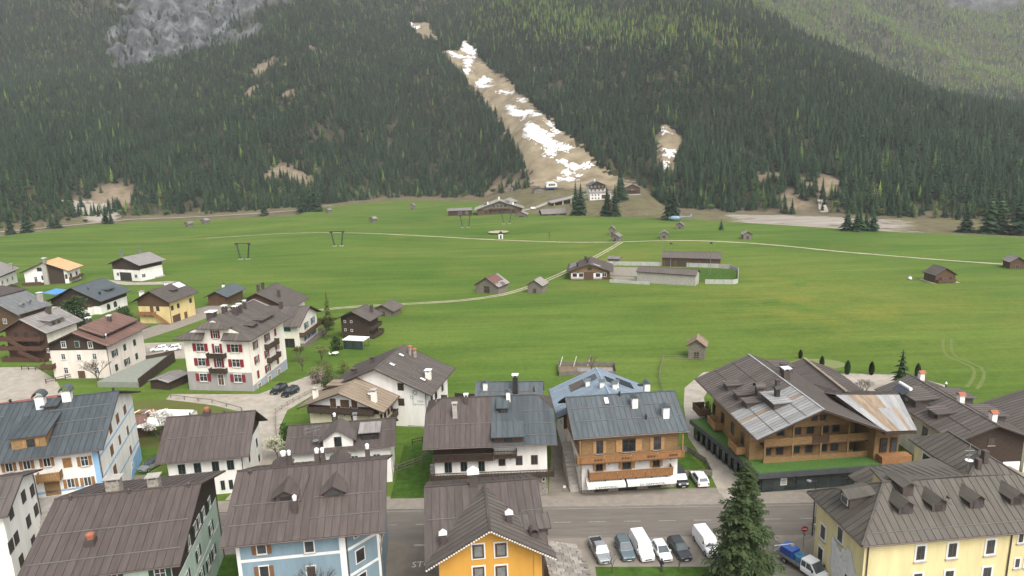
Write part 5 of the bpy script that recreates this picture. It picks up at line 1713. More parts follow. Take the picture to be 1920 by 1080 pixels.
h = House('blue_roofed_house', 'house with pale blue ribbed metal roof and dark panels behind the shop house', 'house', 15.6, 116.6, 92.5, 13.6, 17.9, 7.5, 11.4)
h.walls(pWHITE)
h.roof(rBLUE, .62)
h.clad('W', 5, wBROWN)
for x, y, w, hh, m_ in ((2.6, 4.2, 3.2, 2.6, rGREYB), (2.9, 1.6, 2.4, 1.8, SOLAR), (1.4, -1.9, 2.8, 2.2, SOLAR), (2.9, -4.6, 3.0, 2.8, SOLAR)):
    z = h.rz(y); sg = 1 if y > 0 else -1
    q = [(x - w / 2, y + sg * hh / 2, h.rz(abs(y) + hh / 2)), (x + w / 2, y + sg * hh / 2, h.rz(abs(y) + hh / 2)), (x + w / 2, y - sg * hh / 2, h.rz(abs(y) - hh / 2)), (x - w / 2, y - sg * hh / 2, h.rz(abs(y) - hh / 2))]
    MB().prism([Vector(p) + Vector((0, 0, .12)) for p in q], (0, 0, .06)).build('solar_panel', m_, h.roofo)
for x, y in ((.6, 2.6), (-2.6, .6), (-2.6, -1.6), (-1.2, -2.2)):
    h.chimney(x, y, .75, 1.0, pWHITE, 'house', rSLATE2)
h.win('N', 2, 5.5, 1, 1.3, 'p'); h.win('N', -2, 5.5, 1, 1.3, 'p')

# house with red shutters
h = House('red_shuttered_house', 'tall white house with red shutters, hipped brown roof and small dark balconies', 'house', -66.04, 158.77, 81.19, 19.87, 18.79, 12.75, 17.13, 1.5, 1.5)
h.walls(pWARM)
h.roof(rGREYB, .95, hipW=(5.2, 9.39), cutW=2.3)
h.band('W', -1.2, 4.75, pGREY, name='rendered_base')
h.put('S', MB().prism([(-h.hl - .04, -.04, -1.5), (h.hl, -.04, -1.5), (h.hl, -.04, 2.4), (-h.hl - .04, -.04, 1.6)], (0, .08, 0)), 'painted_base', pBLUEGREY, 0, 0)
for u, z in ((-3.8, 10.6), (4.6, 10.5), (-3.9, 7.1), (4.5, 7.0), (-4.0, 3.4), (4.5, 3.4)):
    h.win('W', u, z, 1.75, 1.75, 's', fr=FRW, sh=sRED, out=.05, fw=.2)
h.win('W', .3, 10.4, 1.1, 2.1, 's', fr=FRW, sh=sRED); h.win('W', .3, 7.0, 1.1, 2.1, 's', fr=FRW, sh=sRED)
h.win('W', .3, 2.9, 1.3, 2.4, 'd', fr=FRW, glass=FRB, out=.05)
h.balcony('W', -1.9, 2.4, 8.5, 1.1, .95, wDARKV, flare=.25); h.balcony('W', -1.7, 2.2, 4.95, 1.1, .95, wDARKV, flare=.25)
for u, z, w, k in ((-5.5, 10.4, 1.0, 's'), (.0, 10.5, 1.2, 's'), (4.1, 10.6, 1.0, 'c'), (-5.6, 6.9, 1.0, 's'), (-.9, 6.8, 1.0, 's'), (-5.7, 3.4, .95, 'c'), (-1.2, 3.3, 1.2, 's'), (3.9, 3.5, .95, 'c'), (4.3, 7.1, .9, 's')):
    h.win('S', u, z, w, 1.8, k, fr=FRW, sh=sRED)
for u in (-5.7, -.9, 3.9):
    h.win('S', u, .3, 1.2, 1.9, 'd', fr=FRW, glass=wSHUT, out=.05)
h.balcony('S', -1.6, 3.4, 8.3, 1.3, 1.0, wDARKV); h.balcony('S', -1.2, 3.6, 4.9, 1.3, 1.0, wDARKV)
MB().box(-h.hl - .02, -4.0, -2.25, 2.25, 11, 15.35).build('gable_wall', pWARM, h.root)       # wall dormer over the door
dq = [[(-9.9, -4.0, 15.15), (-3.6, -4.0, 15.15), (-4.4, 0, 17.25), (-7.2, 0, 17.25)], [(-9.9, 4.0, 15.15), (-9.9, -4.0, 15.15), (-7.2, 0, 17.25)], [(-3.6, 4.0, 15.15), (-9.9, 4.0, 15.15), (-7.2, 0, 17.25), (-4.4, 0, 17.25)]]
for q in dq:
    d_ = MB().prism([Vector(p) for p in q], (0, 0, .14)).build('gable_roof', rGREYB, h.root)
    roof_sheets(d_, [Vector(p) + Vector((0, 0, .15)) for p in q], .95, rGREYB, True)
h.win('W', .3, 13.7, 1.0, 1.8, 's', fr=FRW, sh=sRED, out=.05)
for x in (-3.2, 1.2, 4.6):
    h.sdormer('S', x, 7.0, 2.4, .8, .05, rGREYB, CHBR, ((0, .8, .4),), single=True)
for x, y, w in ((-1.5, -1.6, 1.0), (.5, -1.5, .9), (3.3, -1.3, .6), (-2.0, 4.2, 1.7), (2.5, 3.6, 1.0)):
    h.chimney(x, y, w, 1.8, CHBR, 'slab', WHITEM)

h = House('balcony_house', 'cream house with blue and teal shutters and long slatted balconies', 'house', -65.4, 193.13, -5.7, 15.4, 16.84, 6.64, 10.46)
h.walls(pWARM)
h.roof(rGREYB, .95, guards=((-4.5, -6.5, 6.5),))
h.win('S', 3.4, 5.6, 1.9, 1.3, 'c', fr=FRW, sh=sTEAL)
h.win('S', 3.4, 1.5, 3.3, 2.5, 'n', fr=FRB, mull=True)
h.balcony('E', -6.5, 7.2, 3.4, 1.6, .95, wBROWN, False); h.balcony('E', -6.5, 8.4, .3, 2.2, .95, wGREY, False)
for u, z, m_ in ((-1.1, 5.0, sTEAL), (3.8, 5.1, sBLUE), (-2.0, 1.9, sBLUE), (.9, 1.8, sBLUE), (4.0, 1.8, sBLUE)):
    h.win('E', u, z, 1.4, 1.8, 's', fr=FRW, sh=m_)
h.chimney(-.5, -1.0, .8, 1.6, CHBR, 'slab', CHBR)

h = House('grey_roofed_house', 'wide grey brown roofed house with three chimneys behind the red shuttered house', 'house', -80.5, 222.5, 83.65, 15.5, 21.9, 5.35, 10.5)
h.walls(pWHITE)
h.roof(rGREYB, .95)
h.clad('W', 4, wBROWN)
for x, y in ((-4.6, .6), (-1.3, .6), (-2.8, -5.3)):
    h.chimney(x, y, .8, 2.0, CHBR, 'slab', CHBR)
h.win('W', 4, 3.4, 1.2, 1.3, 'p', out=.07); h.win('S', 0, 3, 1.2, 1.3, 'p')
h = House('pale_roofed_house', 'house with pale pinkish metal roof squeezed behind the red shuttered house', 'house', -79.0, 199.5, 83, 11, 15, 7.0, 10.2)
h.walls(pWHITE)
h.roof(roofm('roof_sheet_pinkish', (0.27, 0.235, 0.235)), 1.0)
h.chimney(-1, 1.5, .6, 1.3, CHBR, 'slab', CHBR); h.chimney(1, -1.8, .5, 1.0, CHBR, 'slab', CHBR)
h.win('W', -3, 5, 1.2, 1.3, 'p')

h = House('timber_chalet', 'dark timber chalet with tiny white framed windows at the meadow edge', 'chalet', -44.94, 196.43, 74.49, 8.9, 11.2, 5.91, 8.48, 1.3, 1.3)
h.walls(wDARK)
h.roof(rGREYB, .95)
for u, z in ((-3.06, 5.1), (-1.0, 5.15), (-3.06, 2.6), (-1.05, 2.5)):
    h.win('W', u, z, .5, .55, 'n', mull=False, fw=.1)
h.balcony('S', -3, 3.2, 3.0, 1.3, .95, wDARKV); h.balcony('S', -3, 3.6, .6, 1.6, .95, wDARKV)
h.band('S', -1.2, .3, pWHITE, -3.2, 1.0, 'plaster_base', .05)
h.chimney(1.6, -3.3, .7, 1.7, CHBR, 'slab', CHBR)

h = House('hay_hut', 'low grey plank hut with wide grey roof right behind the dark chalet', 'hut', -41.68, 224.07, 72.72, 8.1, 8.55, 2.04, 4.11, .9, 1.0)
h.walls(wGREY); h.roof(rGREYB, .95)
h.win('W', 0, .9, 1.2, 1.6, 'd', fr=wGREY, glass=wDARK)

h = House('yellow_house', 'yellow house with timber gable, wooden garage door and solar panel', 'house', -116.24, 227.22, 79.16, 15.59, 13.99, 7.64, 11.36)
h.walls(pYELLOW2)
h.roof(rGREYB, 1.0, guards=((-4.8, -7, 7),))
h.clad('W', 6.0, wBROWN)
h.win('W', -.8, 4.9, 1.0, 1.9, 'd', fr=FRB, glass=wSHUT); h.win('W', 1.45, 5.2, .95, 1.3, 'n', fr=FRB)
h.balcony('W', -5.6, .6, 3.4, 1.3, .95, wORANGE)
st_ = MB()
for k in range(9):
    st_.box(-h.hl - 1.4, -h.hl - .1, -.8 - k * .5 - .5, -.8 - k * .5, 3.1 - k * .36, 3.25 - k * .36)
st_.build('stairs', wBROWN, h.root, kind='stuff')
MB().prism([(-h.hl - 1.45, -.6, 3.2), (-h.hl - 1.45, -5.4, -.2), (-h.hl - 1.45, -5.4, .9), (-h.hl - 1.45, -.6, 4.3)], (.08, 0, 0)).build('stair_rail', wORANGE, h.root)
for u, z in ((-5.1, 5.15), (-2.0, 5.15), (4.5, 5.3)):
    h.win('S', u, z, 1.0, 1.3, 'n', fr=FRB)
h.win('S', -3.6, 1.1, 3.6, 2.6, 'd', fr=FRB, glass=wBROWN); h.win('S', 1.15, 1.0, 1.3, 2.2, 'd', fr=FRB, glass=wSHUT)
h.sdormer('S', .2, 3.8, 2.2, .8, .05, rGREYB, CHBR)
h.chimney(-5.5, 4.5, 1.1, 1.5, pWHITE, 'slab', CONC); h.chimney(4.4, 2.6, .9, 1.5, pWHITE, 'slab', CONC)
z_ = [(3.4, -2.6), (7.0, -.4)]
MB().prism([(3.2, -2.9, h.rz(2.9) + .15), (6.9, -2.9, h.rz(2.9) + .15), (6.9, -.5, h.rz(.5) + .15), (3.2, -.5, h.rz(.5) + .15)], (0, 0, .12)).build('solar_panel', SKYL, h.roofo)
h.pipe('S', -h.hl + .1)

h = House('green_shuttered_house', 'white house with green shutters and raised red brown roof beside the bare tree', 'house', -106.29, 170.78, 87.08, 18.3, 17.05, 8.77, 12.35, 1.3, 1.4)
h.walls(pPINK)
h.roof(rRED, .95, mN=rGREYB)
rq = [(-7.0, -6.3, 10.6), (8.2, -6.3, 10.6), (8.2, -.3, 12.75), (-7.0, -.3, 12.75)]
ro_ = MB().prism([Vector(p) for p in rq], (0, 0, .25)).build('raised_roof', CHBR, h.root)
roof_sheets(ro_, [Vector(p) + Vector((0, 0, .26)) for p in rq], .95, rRED, True)
h.clad('W', 7.6, wDARK)
for u, z, k in ((-3.3, 9.1, 'p'), (3.4, 8.9, 'p'), (-3.94, 5.95, 'p'), (0, 5.75, 'p'), (3.97, 5.9, 'p'), (-3.85, 2.4, 'p'), (4.0, 2.3, 'p')):
    h.win('W', u, z, .9, 1.4, k, fr=FRW, out=.07 if z > 8 else 0, fw=.18)
h.win('W', .1, 9.1, 1.1, 1.5, 'c', sh=sGREEN, out=.07)
h.win('W', -.1, .9, 1.5, 2.4, 'd', fr=wBROWN, glass=wBROWN)
for u, z, k in ((-4.9, 5.7, 's'), (-.64, 5.85, 'c'), (3.7, 5.8, 'c'), (-5.1, 2.05, 'c'), (-.6, 2.05, 's'), (3.7, 2.05, 'c')):
    h.win('S', u, z, 1.1, 1.65, k, fr=FRW, sh=sGREEN)
h.band('W', -1.2, .3, STONE, name='stone_base', out=.06)
h.balcony('W', -9.0, -6.2, 3.4, 1.6, 1.0, wRED)
h.chimney(1.8, -2.7, .8, 2.2, CHBR, 'slab', WHITEM); h.chimney(-6.7, -6.9, .35, 2.4, STEEL, 'vent', WHITEM); h.chimney(2.6, 3.4, 1.0, 1.8, CHBR, 'slab', WHITEM)
h.pipe('S', -h.hl + .15)

h = House('red_timber_chalet', 'red brown timber chalet with three balconies and pale striped roof at left edge', 'chalet', -130.81, 186.24, 81.74, 13.5, 14.71, 8.17, 11.99)
h.walls(pWARM)
h.roof(rPALE, 1.0, guards=((-4.6, -6, 6),))
h.clad('W', .8, wRED)
for z in (6.2, 3.6, .3):
    h.balcony('W', -7.2, 5.6, z, 1.7, 1.05, wRED)
h.sdormer('S', -.6, 5.6, 5.0, 1.5, .10, rPALE, wGREY, ((-1.2, 1, .7), (.6, 1, .7)))
h.chimney(2.0, -1.1, 1.0, 1.6, CHBR, 'slab', CHBR); h.chimney(-5.6, .8, .6, .8, CHBR, 'slab', CHBR)
h.win('W', 6.0, 3.1, .8, .9, 'p', out=.07)
for u in (-3, 0, 3):
    h.win('W', u, 7.4, 1.0, 1.6, 'n', fr=FRB, out=.07); h.win('W', u, 4.8, 1.0, 1.8, 'n', fr=FRB, out=.07)
MB().beam((-h.hl - 1.7, 4.5, 6.6), (-h.hl - 1.7, -1.0, 3.6), .2, 1.1).build('outside_stair', wRED, h.root)
MB().beam((-h.hl - 1.9, 1.5, 3.4), (-h.hl - 1.9, -4.5, .6), .2, 1.1).build('outside_stair', wRED, h.root)

h = House('slate_roofed_house', 'white and timber house with blue grey roof and arched windows behind the conifer', 'house', -153.43, 245.93, 84.2, 17.14, 20.81, 5.15, 10.15)
h.walls(pWHITE)
h.roof(rSLATE2, 1.3)
h.clad('S', 3.4, wDARK); h.clad('W', 3.2, wDARK)
for u in (-3.2, .5):
    wo = h.win('S', u, 1.7, 1.5, 1.3, 'n', fr=FRB)
    h.put('S', MB().prism([(.75 * math.cos(t), -.06, .75 * math.sin(t)) for t in np.linspace(0, math.pi, 9)], (0, .08, 0)), 'window_arch', GLASS, u, 2.35)
h.balcony('W', -4.5, 6.5, 3.4, 1.5, .95, wBROWN)
h.win('W', .7, 6.1, 1.2, 2.0, 's', fr=FRB, sh=wHONEY, out=.07)
h.put('W', MB().box(1.4, 6.6, -1.6, 0, -1, 3.1), 'porch_wall', pWHITE, 0, 0)
h.sdormer('S', 1.6, 7.4, 3.6, .9, .05, rSLATE2, CHBR, ((0, 1.2, .5),))
h.chimney(-4.2, -3.2, .5, .9, DARKM, 'vent'); h.chimney(-4.0, -7.2, .6, .6, DARKM, 'slab', DARKM)

h = House('white_barn', 'white barn with dark timber top, wide garage door and two aerials on the meadow', 'barn', -171.95, 314.63, 69.14, 15.01, 19.73, 7.63, 11.06, 1.4, 1.6)
h.walls(pWHITE)
h.roof(rPALE, 1.5)
h.clad('W', 5.2, wDARK); h.clad('S', 5.6, wDARK)
h.win('W', -.9, 2.0, 6.8, 3.6, 'd', fr=FRD, glass=mat('garage_dark', (.03, .03, .032), .6))
h.win('W', -5.6, 2.9, 1.4, 1.3, 'p'); h.win('W', 5.4, 2.5, 1.6, 1.4, 'p'); h.win('S', -4.6, 2.6, 1.8, 1.4, 'p')
h.put('S', MB().box(-.8, 4.5, -1.2, -.6, .3, .8), 'bench', CONC, 1.5, 0)
for x, y in ((2.2, -.2), (-7.0, .6)):
    q = MB().tube((x, y, 10.8), (x, y, 14.6), .16, n=6).box(x - .25, x + .25, y - .3, y + .3, 12.8, 14.4).box(x - .9, x - .3, y - .1, y + .1, 12.2, 12.8).box(x + .3, x + .8, y - .1, y + .1, 11.8, 12.5)
    q.build('antenna', STEEL, h.root, kind='stuff')

h = House('orange_roofed_house', 'white and timber house with bare orange boarded roof and a big chimney', 'house', -209.03, 311.2, 95.43, 13.4, 20.95, 5.94, 10.29)
h.walls(pWHITE)
h.roof(rOSB, 1.6, mN=rBROWN)
h.put('W', MB().prism([(.2, -.08, 0), (7.6, -.08, 0), (7.6, -.08, 7.0), (.2, -.08, 9.7)], (0, .1, 0)), 'timber_cladding', wDARK, 0, 0)
h.put('W', MB().box(-.9, 1.1, -1.0, .1, -1, 9.6), 'stone_buttress', CONC, 0, 0)
h.chimney(-6.0, -.6, 1.4, 1.8, STONE, 'slab', WHITEM, 1.2); h.chimney(-2, 2.2, .8, 1.4, CHBR, 'slab', CHBR)
h.win('W', -2.3, 7.0, 2.0, 1.5, 'n', fr=FRB); h.win('W', -4.6, 2.6, 1.1, 2.3, 'd', fr=FRW); h.win('W', -1.6, 3.2, .8, 1.7, 'n', fr=FRB); h.win('W', 8.4, 3.2, .8, 1.8, 'n', fr=FRB)
h.win('S', -3, 3.2, 1.2, 1.6, 'n', fr=FRB); h.win('S', 2, 3.2, 1.2, 1.6, 'n', fr=FRB)
h.balcony('S', -5, 4, 1.8, 2.0, .95, wBROWN, False)
h.put('W', MB().box(-9, -1, -3.2, 0, -1, 1.1).box(-9, -1, -3.3, -3.1, 1.1, 2.0), 'terrace', wBROWN, 0, 0)

h = House('timber_barn', 'low timber barn with blue slate roof and white chimney between the houses', 'barn', -106.95, 252.72, 84.08, 14.81, 8.9, 3.56, 5.75, 1.1, 1.0)
h.walls(wBROWN); h.roof(rSLATE2, 1.2)
h.chimney(1.0, 1.0, .8, 1.2, WHITEM, 'slab', DARKM)
h.win('W', 0, 1.4, 2.2, 2.2, 'd', fr=wDARK, glass=wBROWN)
h = House('slate_roofed_house', 'house with grey shingled roof and square chimney behind the red timber chalet', 'house', -165.58, 222.82, 77.64, 13.4, 19.66, 5.94, 10.63)
h.walls(wBROWN); h.roof(rSHING, 1.6)
h.chimney(5.4, -6.6, 1.2, 2.6, CONC, 'slab', WHITEM)
h.chimney(-2, -7, .9, .6, STEEL, 'barrel', STEEL); h.chimney(1.4, -6.4, .7, .6, STEEL, 'barrel', STEEL)
h.win('W', 3, 3.4, 1.2, 1.4, 'p')
h = House('pale_roofed_house', 'white house with pale metal roof cut by the left edge beside the orange roofed house', 'house', -232.07, 303.7, 103.65, 20.16, 16.27, 5.94, 9.84)
h.walls(pWHITE); h.roof(rPALE, 1.6)
h.chimney(6, -6.5, 1.0, 2.0, STONE, 'slab', CONC)
for u in (-6, -1, 4):
    h.win('S', u, 2.6, 1.4, 1.4, 'p')
h.band('S', 4.9, 5.8, mat('eave_blue_dark', (.03, .035, .06), .7), name='eave_board')

# ---------------------------------------------------------------- meadow: huts, lift, rink, far buildings
def hut(label, x, y, rot, L=6.2, W=5.6, ze=2.6, zr=4.4, wm=None, rm=None, cat='hut', stone=False, g=None, name='hay_hut', door=True):
    h = House(name, label, cat, x, y, rot, L, W, ze, zr, .5, .55, g=g, group='hay huts scattered on the meadow' if name == 'hay_hut' else None)
    h.walls(wm or wGREY)
    h.roof(rm or rHUT, .9, gutter=False)
    if door:
        h.win('W', 0, 1.0, 1.2, 1.7, 'd', fr=wGREY, glass=wDARK)
    return h


hut('grey hay hut nearest the forest left of the lone pair', -172.9, 662.6, 70)
hut('grey hay hut alone below the forest edge, second from left on the rise', -113.2, 573.9, 68)
hut('tall narrow grey hut highest on the meadow rise', -96.2, 690.9, 80, 6, 5, 4.0, 6.2)
hut('small grey hut at the left edge of the meadow by the road', -267.2, 576.9, 70)
hut('grey hut directly behind the one in the same place by the road', -262, 596, 75, g=-14.0)
hut('rear hut of the close pair above the track junction', 63.2, 426.7, 75, 5, 4.6, 3.6, 5.6)
hut('front hut of the close pair at the track junction', 61.0, 395.2, 62, 6, 5.6)
hut('grey hut just above the track, right of the junction', 88.0, 393.5, 80)
hut('grey hut below the conifers near the helicopter', 111.1, 450.4, 70)
hut('grey hut above the track, alone at the far right middle', 130.0, 378.1, 85)
h = hut('dark brown log hut beside the track at the right edge', 202.5, 273.4, 80, 6.5, 6.5, 2.8, 5.0, wm=wBROWN)
h = hut('weathered plank hut with rusty roof near the hotel', 45.8, 165.3, 70, 5.2, 5.0, 3.4, 5.2, rm=rRUST)
h = House('log_barn', 'log barn with patched grey and red roof beside the wheel tracks', 'barn', -7.6, 257.2, 60, 8.6, 11, 2.9, 6.3, .6, .6)
h.walls(wGREY); h.roof(roofm('barn_roof_red', (.13, .07, .06), .7), 1.2, gutter=False)
for x0, x1, y0, y1 in ((-4.3, 1.6, -5.5, -3.9), (-1.2, 4.3, -5.5, -3.4), (3.0, 4.3, -3.4, -.2)):
    MB().prism([(x0, y0, h.rz(y0) + .12), (x1, y0, h.rz(y0) + .12), (x1, y1, h.rz(y1) + .12), (x0, y1, h.rz(y1) + .12)], (0, 0, .05)).build('roof_patch', rPALE, h.roofo)
h.win('W', 0, 1.5, 2.4, 2.6, 'd', fr=wGREY, glass=wDARK)
hut('grey plank hut right of the log barn by the wheel tracks', 9.5, 254.0, 68, 6.8, 6.8, 3.0, 5.2)
h = hut('honey timber chalet on a pale terrace at the right of the meadow', 158.7, 250.9, 93, 7.6, 8.6, 3.0, 5.6, wm=wBROWN, rm=rGREYB, cat='chalet', name='meadow_chalet')
MB().box(-7, 4.6, -5.2, 4.8, -.6, .12).build('terrace', CONC, h.root)
for u in (-2, 2):
    h.win('W', u, 1.6, 1.0, 1.0, 'n', fr=FRB)
h.balcony('W', -3.4, 3.4, .5, 1.2, .9, wBROWN)
MB().lathe([(1.0, 0), (1.6, .5), (1.75, 1.2), (1.4, 2.1), (.7, 2.6), (.1, 2.8)], 14).build('dome_tent', WHITEM, None, (150.5, 255.5, gz(150, 255)), smooth=True).scale = (.42, .42, .42)
tag(bpy.data.objects['dome_tent'], 'small white dome left of the honey chalet', 'dome')
# wayside shrines
a = empty('wayside_chapel', (-6.1, 436.4, gz(-6, 436))); tag(a, 'small white wayside chapel on the gravel track', 'chapel')
MB().box(-1.4, 1.4, -1.2, 1.2, 0, 3.0).build('wall', pWHITE, a)
MB().box(-.6, .6, -1.25, -1.15, .2, 2.4).build('niche', DARKM, a)
MB().prism([(-1.7, -1.3, 3.0), (1.7, -1.3, 3.0), (0, -1.3, 4.8)], (0, 2.6, 0)).build('roof', wDARK, a)
a = empty('wayside_cross', (23.6, 417.6, gz(23, 417))); tag(a, 'wooden wayside cross with little roof right of the chapel', 'cross')
MB().box(-.15, .15, -.15, .15, 0, 4.2).build('post', wBROWN, a)
MB().box(-.8, .8, -.1, .1, 2.7, 3.0).build('crossbar', wBROWN, a)
MB().prism([(-1.2, -.5, 3.8), (0, -.5, 4.9), (1.2, -.5, 3.8), (0, -.5, 4.6)], (0, 1.0, 0)).build('roof', wDARK, a)

# ski-lift pylons
PYM = mat('pylon_paint', (0.035, 0.040, 0.042), .6, .2, var=.2)


def pylon(label, x, y, rz, s=1.0):
    a = empty('lift_pylon', (x, y, gz(x, y)), rz)
    tag(a, label, 'lift pylon', 'drag lift pylons')
    for sx, t in ((-1, .6), (1, .6)):
        b = MB()
        for dx, dy in ((-.3, -.3), (.3, -.3), (.3, .3), (-.3, .3)):
            b.tube((sx * 2.1 + dx, dy, 0), (sx * 3.6 + dx * .5, dy * .5, 8.6 * s), .1, n=4)
        for k in range(6):
            f0, f1 = k / 6, (k + 1) / 6
            b.tube((sx * (2.1 + 1.5 * f0) - .3, -.3, 8.6 * s * f0), (sx * (2.1 + 1.5 * f1) + .25, -.25, 8.6 * s * f1), .05, n=3)
        b.build('leg', PYM, a, kind='stuff')
        MB().box(sx * 2.1 - 1.1, sx * 2.1 + 1.1, -.9, .9, -.3, .25).build('footing', CONC, a)
        MB().box(sx * 3.6 - .9, sx * 3.6 + .9, -.25, .25, 8.0 * s, 8.4 * s).build('sheave_block', PYM, a)
    MB().box(-4.6, 4.6, -.2, .2, 8.5 * s, 8.9 * s).build('crossbeam', PYM, a)
    return a


pylon('nearest lift pylon with two lattice legs, at the left of the meadow', -144.7, 371.5, RAD(-8))
pylon('second lift pylon, standing just on the gravel track', -102.4, 407.6, RAD(-6))
pylon('third lift pylon, in front of the timber restaurant annex', -32.2, 499.2, 0)
pylon('farthest lift pylon, below the restaurant terrace', -2.5, 509.3, 0)

# ice rink with its club house
h = House('club_house', 'timber club house with brown roof and white front beside the rink', 'house', 32.8, 284.0, 82, 17.5, 18.9, 3.46, 6.7, 1.2, 1.3)
h.walls(wBROWN)
h.roof(rBROWN, 1.3)
h.clad('W', 3.3, wood('timber_tan', (.22, .14, .07)))
for u in (-6, -3.4, 3.4, 6):
    h.win('W', u, 2.2, 1.6, 1.4, 'n', fr=FRW)
h.band('W', .2, 2.8, pWHITE, -7.5, -2.4); h.band('W', .2, 2.8, pWHITE, 1.6, 5)
for u in (-6, -3.4, 3.4):
    h.win('W', u, 2.0, 1.5, 1.2, 'n', fr=FRB, out=.05)
h.win('W', 0, 4.6, 1.5, 1.1, 'n', fr=FRB, out=.07)
h.balcony('W', -8.0, 7.8, .3, 1.8, .9, wBROWN, False)
for x, y in ((4, 2), (-5, 5), (-3, 1)):
    h.chimney(x, y, .8, 1.4, DARKM, 'slab', DARKM)
for k in range(5):
    MB().prism([(5 - k * 2.2, 5.0, h.rz(5.0) + .2), (6.2 - k * 2.2, 5.0, h.rz(5.0) + .2), (6.2 - k * 2.2, 8.5, h.rz(8.5) + .2), (5 - k * 2.2, 8.5, h.rz(8.5) + .2)][::-1], (0, 0, .1)).build('roof_vent', rPALE, h.roofo)
h.skylight(-6, -3, 1.6, 4)
h = House('stand_shed', 'long grey roofed spectator shed with pale plank front on the near side of the rink', 'shed', 60.8, 264.0, -27.5, 23.5, 7.2, 4.4, 6.0, .4, .5)
h.walls(wood('timber_pale', (.34, .325, .29), 'X', .8)); h.roof(rGREYB, 1.9, gutter=False)
h = House('storage_shed', 'long open brown shed on the far side of the rink', 'shed', 80.0, 302.5, -18.5, 25.5, 8.0, 4.0, 6.2, .4, .5)
h.walls(wBROWN); h.roof(rGREYB, 2.4, gutter=False)
for u in (-9, -4, 1, 6):
    h.win('S', u, 1.5, 3.4, 2.8, 'd', fr=wDARK, glass=mat('shed_dark', (.05, .04, .03), .8))
h = hut('small grey kiosk behind the club house', 47.5, 313.5, -20, 6, 5, 2.8, 3.6, cat='kiosk', name='kiosk')
sheet('rink_floor', [(38, 306.8), (62, 300), (60, 276), (40, 285)], PAVE, .05)
sheet('rink_grass', [(62, 300), (92, 290.5), (93, 283), (85, 259), (66, 266)], LAWN, .045)
sheet('forecourt', [(40, 283), (50, 279), (51, 267), (42, 270)], PAVE, .06)
rp = [(40, 309.5), (46.5, 310.0), (70, 303), (90, 294.2), (93.8, 291.0), (94.6, 283.0), (86.4, 258.6), (84, 257.0), (74, 259.5)]
ra_ = empty('rink_boards', (0, 0, 0)); tag(ra_, 'white rink boards running round the grass rink', 'rink boards')
bm_ = mat('rink_board', (.36, .36, .33), .7, var=.15, scale=.5)
for p, q in zip(rp, rp[1:]):
    n = max(1, round(math.hypot(q[0] - p[0], q[1] - p[1]) / 4))
    for k in range(n):
        a0 = Vector(p).lerp(Vector(q), k / n); a1 = Vector(p).lerp(Vector(q), (k + .97) / n)
        MB().beam((a0.x, a0.y, gz(*a0) + .9), (a1.x, a1.y, gz(*a1) + .9), .16, 1.8).build('board', bm_, ra_)
ro = empty('barrier', (46, 264.6, gz(46, 264)), RAD(-24)); tag(ro, 'white barrier boards in front of the rink forecourt', 'barrier')
for k in range(4):
    MB().box(-8 + k * 4, -4.1 + k * 4, -.15, .15, 0, 1.2).build('board', bm_, ro)
for i, (x, y, w_) in enumerate(((44.6, 296, 'left'), (66, 282, 'middle'), (68, 306, 'rear'), (82, 280, 'right'))):
    a = empty('floodlight_mast', (x, y, gz(x, y))); tag(a, 'thin floodlight mast, %s one round the rink' % {'left': 'leftmost', 'middle': 'second from left', 'rear': 'the one behind the stand', 'right': 'rightmost'}[w_], 'mast', 'rink floodlights')
    MB().tube((0, 0, 0), (0, 0, 13), .12, .07, 6).build('pole', STEEL, a)
    MB().box(-.5, .5, -.2, .2, 12.7, 13.3).build('lamp', DARKM, a)

# restaurant and buildings under the ski slope
h = House('restaurant', 'wide timber mountain restaurant with grey gable roof at the far meadow edge', 'restaurant', -9, 612, 92, 24, 44, 5.0, 12.5, 2, 2.5, g=-15.5)
h.walls(wBROWN); h.roof(roofm('roof_stone_grey', (.25, .235, .21), .9), 2.2, gutter=False)
h.clad('W', 5.5, wGREY)
for u in (-12, -8, -4, 0, 4, 8, 12):
    h.win('W', u, 3.0, 2.2, 2.2, 'n', fr=FRB)
for u in (-5, -1.5, 1.5, 5):
    h.win('W', u, 8.0, 1.4, 1.6, 'n', fr=FRB, out=.07)
h.balcony('W', -9, 9, 5.4, 1.6, 1.1, wBROWN)
h.sdormer('S', 2, 9, 8, 1.2, .05, rHUT, wBROWN); h.sdormer('N', 5, 13, 8, 1.2, .05, rPALE, wBROWN)
for x, y in ((2, 0), (-4, 10), (-6, -12)):
    h.chimney(x, y, 1.2, 2.2, pWHITE, 'slab', CONC)
MB().box(-18, -10, -24, 20, -3, .2).build('terrace', CONC, h.root)
h = House('annex', 'low dark timber annex with small gabled end left of the restaurant', 'annex', -44, 614, 4, 22, 9, 4.0, 6.0, .6, .8, g=-15.3)
h.walls(wDARK); h.roof(rHUT, 2, gutter=False); h.win('S', 0, 2, 3, 2, 'n', fr=FRW); h.win('S', 6, 2, 2, 2, 'n', fr=FRW)
h = House('kiosk', 'small grey kiosk right below the restaurant', 'kiosk', 10, 566, 80, 9, 10, 3.0, 5.6, .7, .8, g=-14)
h.walls(wGREY); h.roof(rHUT, 1.4, gutter=False); h.win('W', 0, 1.4, 4, 1.6, 'n', fr=FRB)
h = House('lodge', 'low grey roofed lodge in front of the lift station road', 'lodge', 36, 577, 10, 22, 12, 3.4, 7.0, .8, 1, g=-15.5)
h.walls(wBROWN); h.roof(rHUT, 1.8, gutter=False); h.win('S', -4, 1.8, 2, 1.6, 'n', fr=FRW); h.win('S', 3, 1.8, 2, 1.6, 'n', fr=FRW)
a = empty('bar_pavilion', (0, 668, -13.2)); tag(a, 'round bar pavilion with conical grey roof behind the restaurant', 'pavilion')
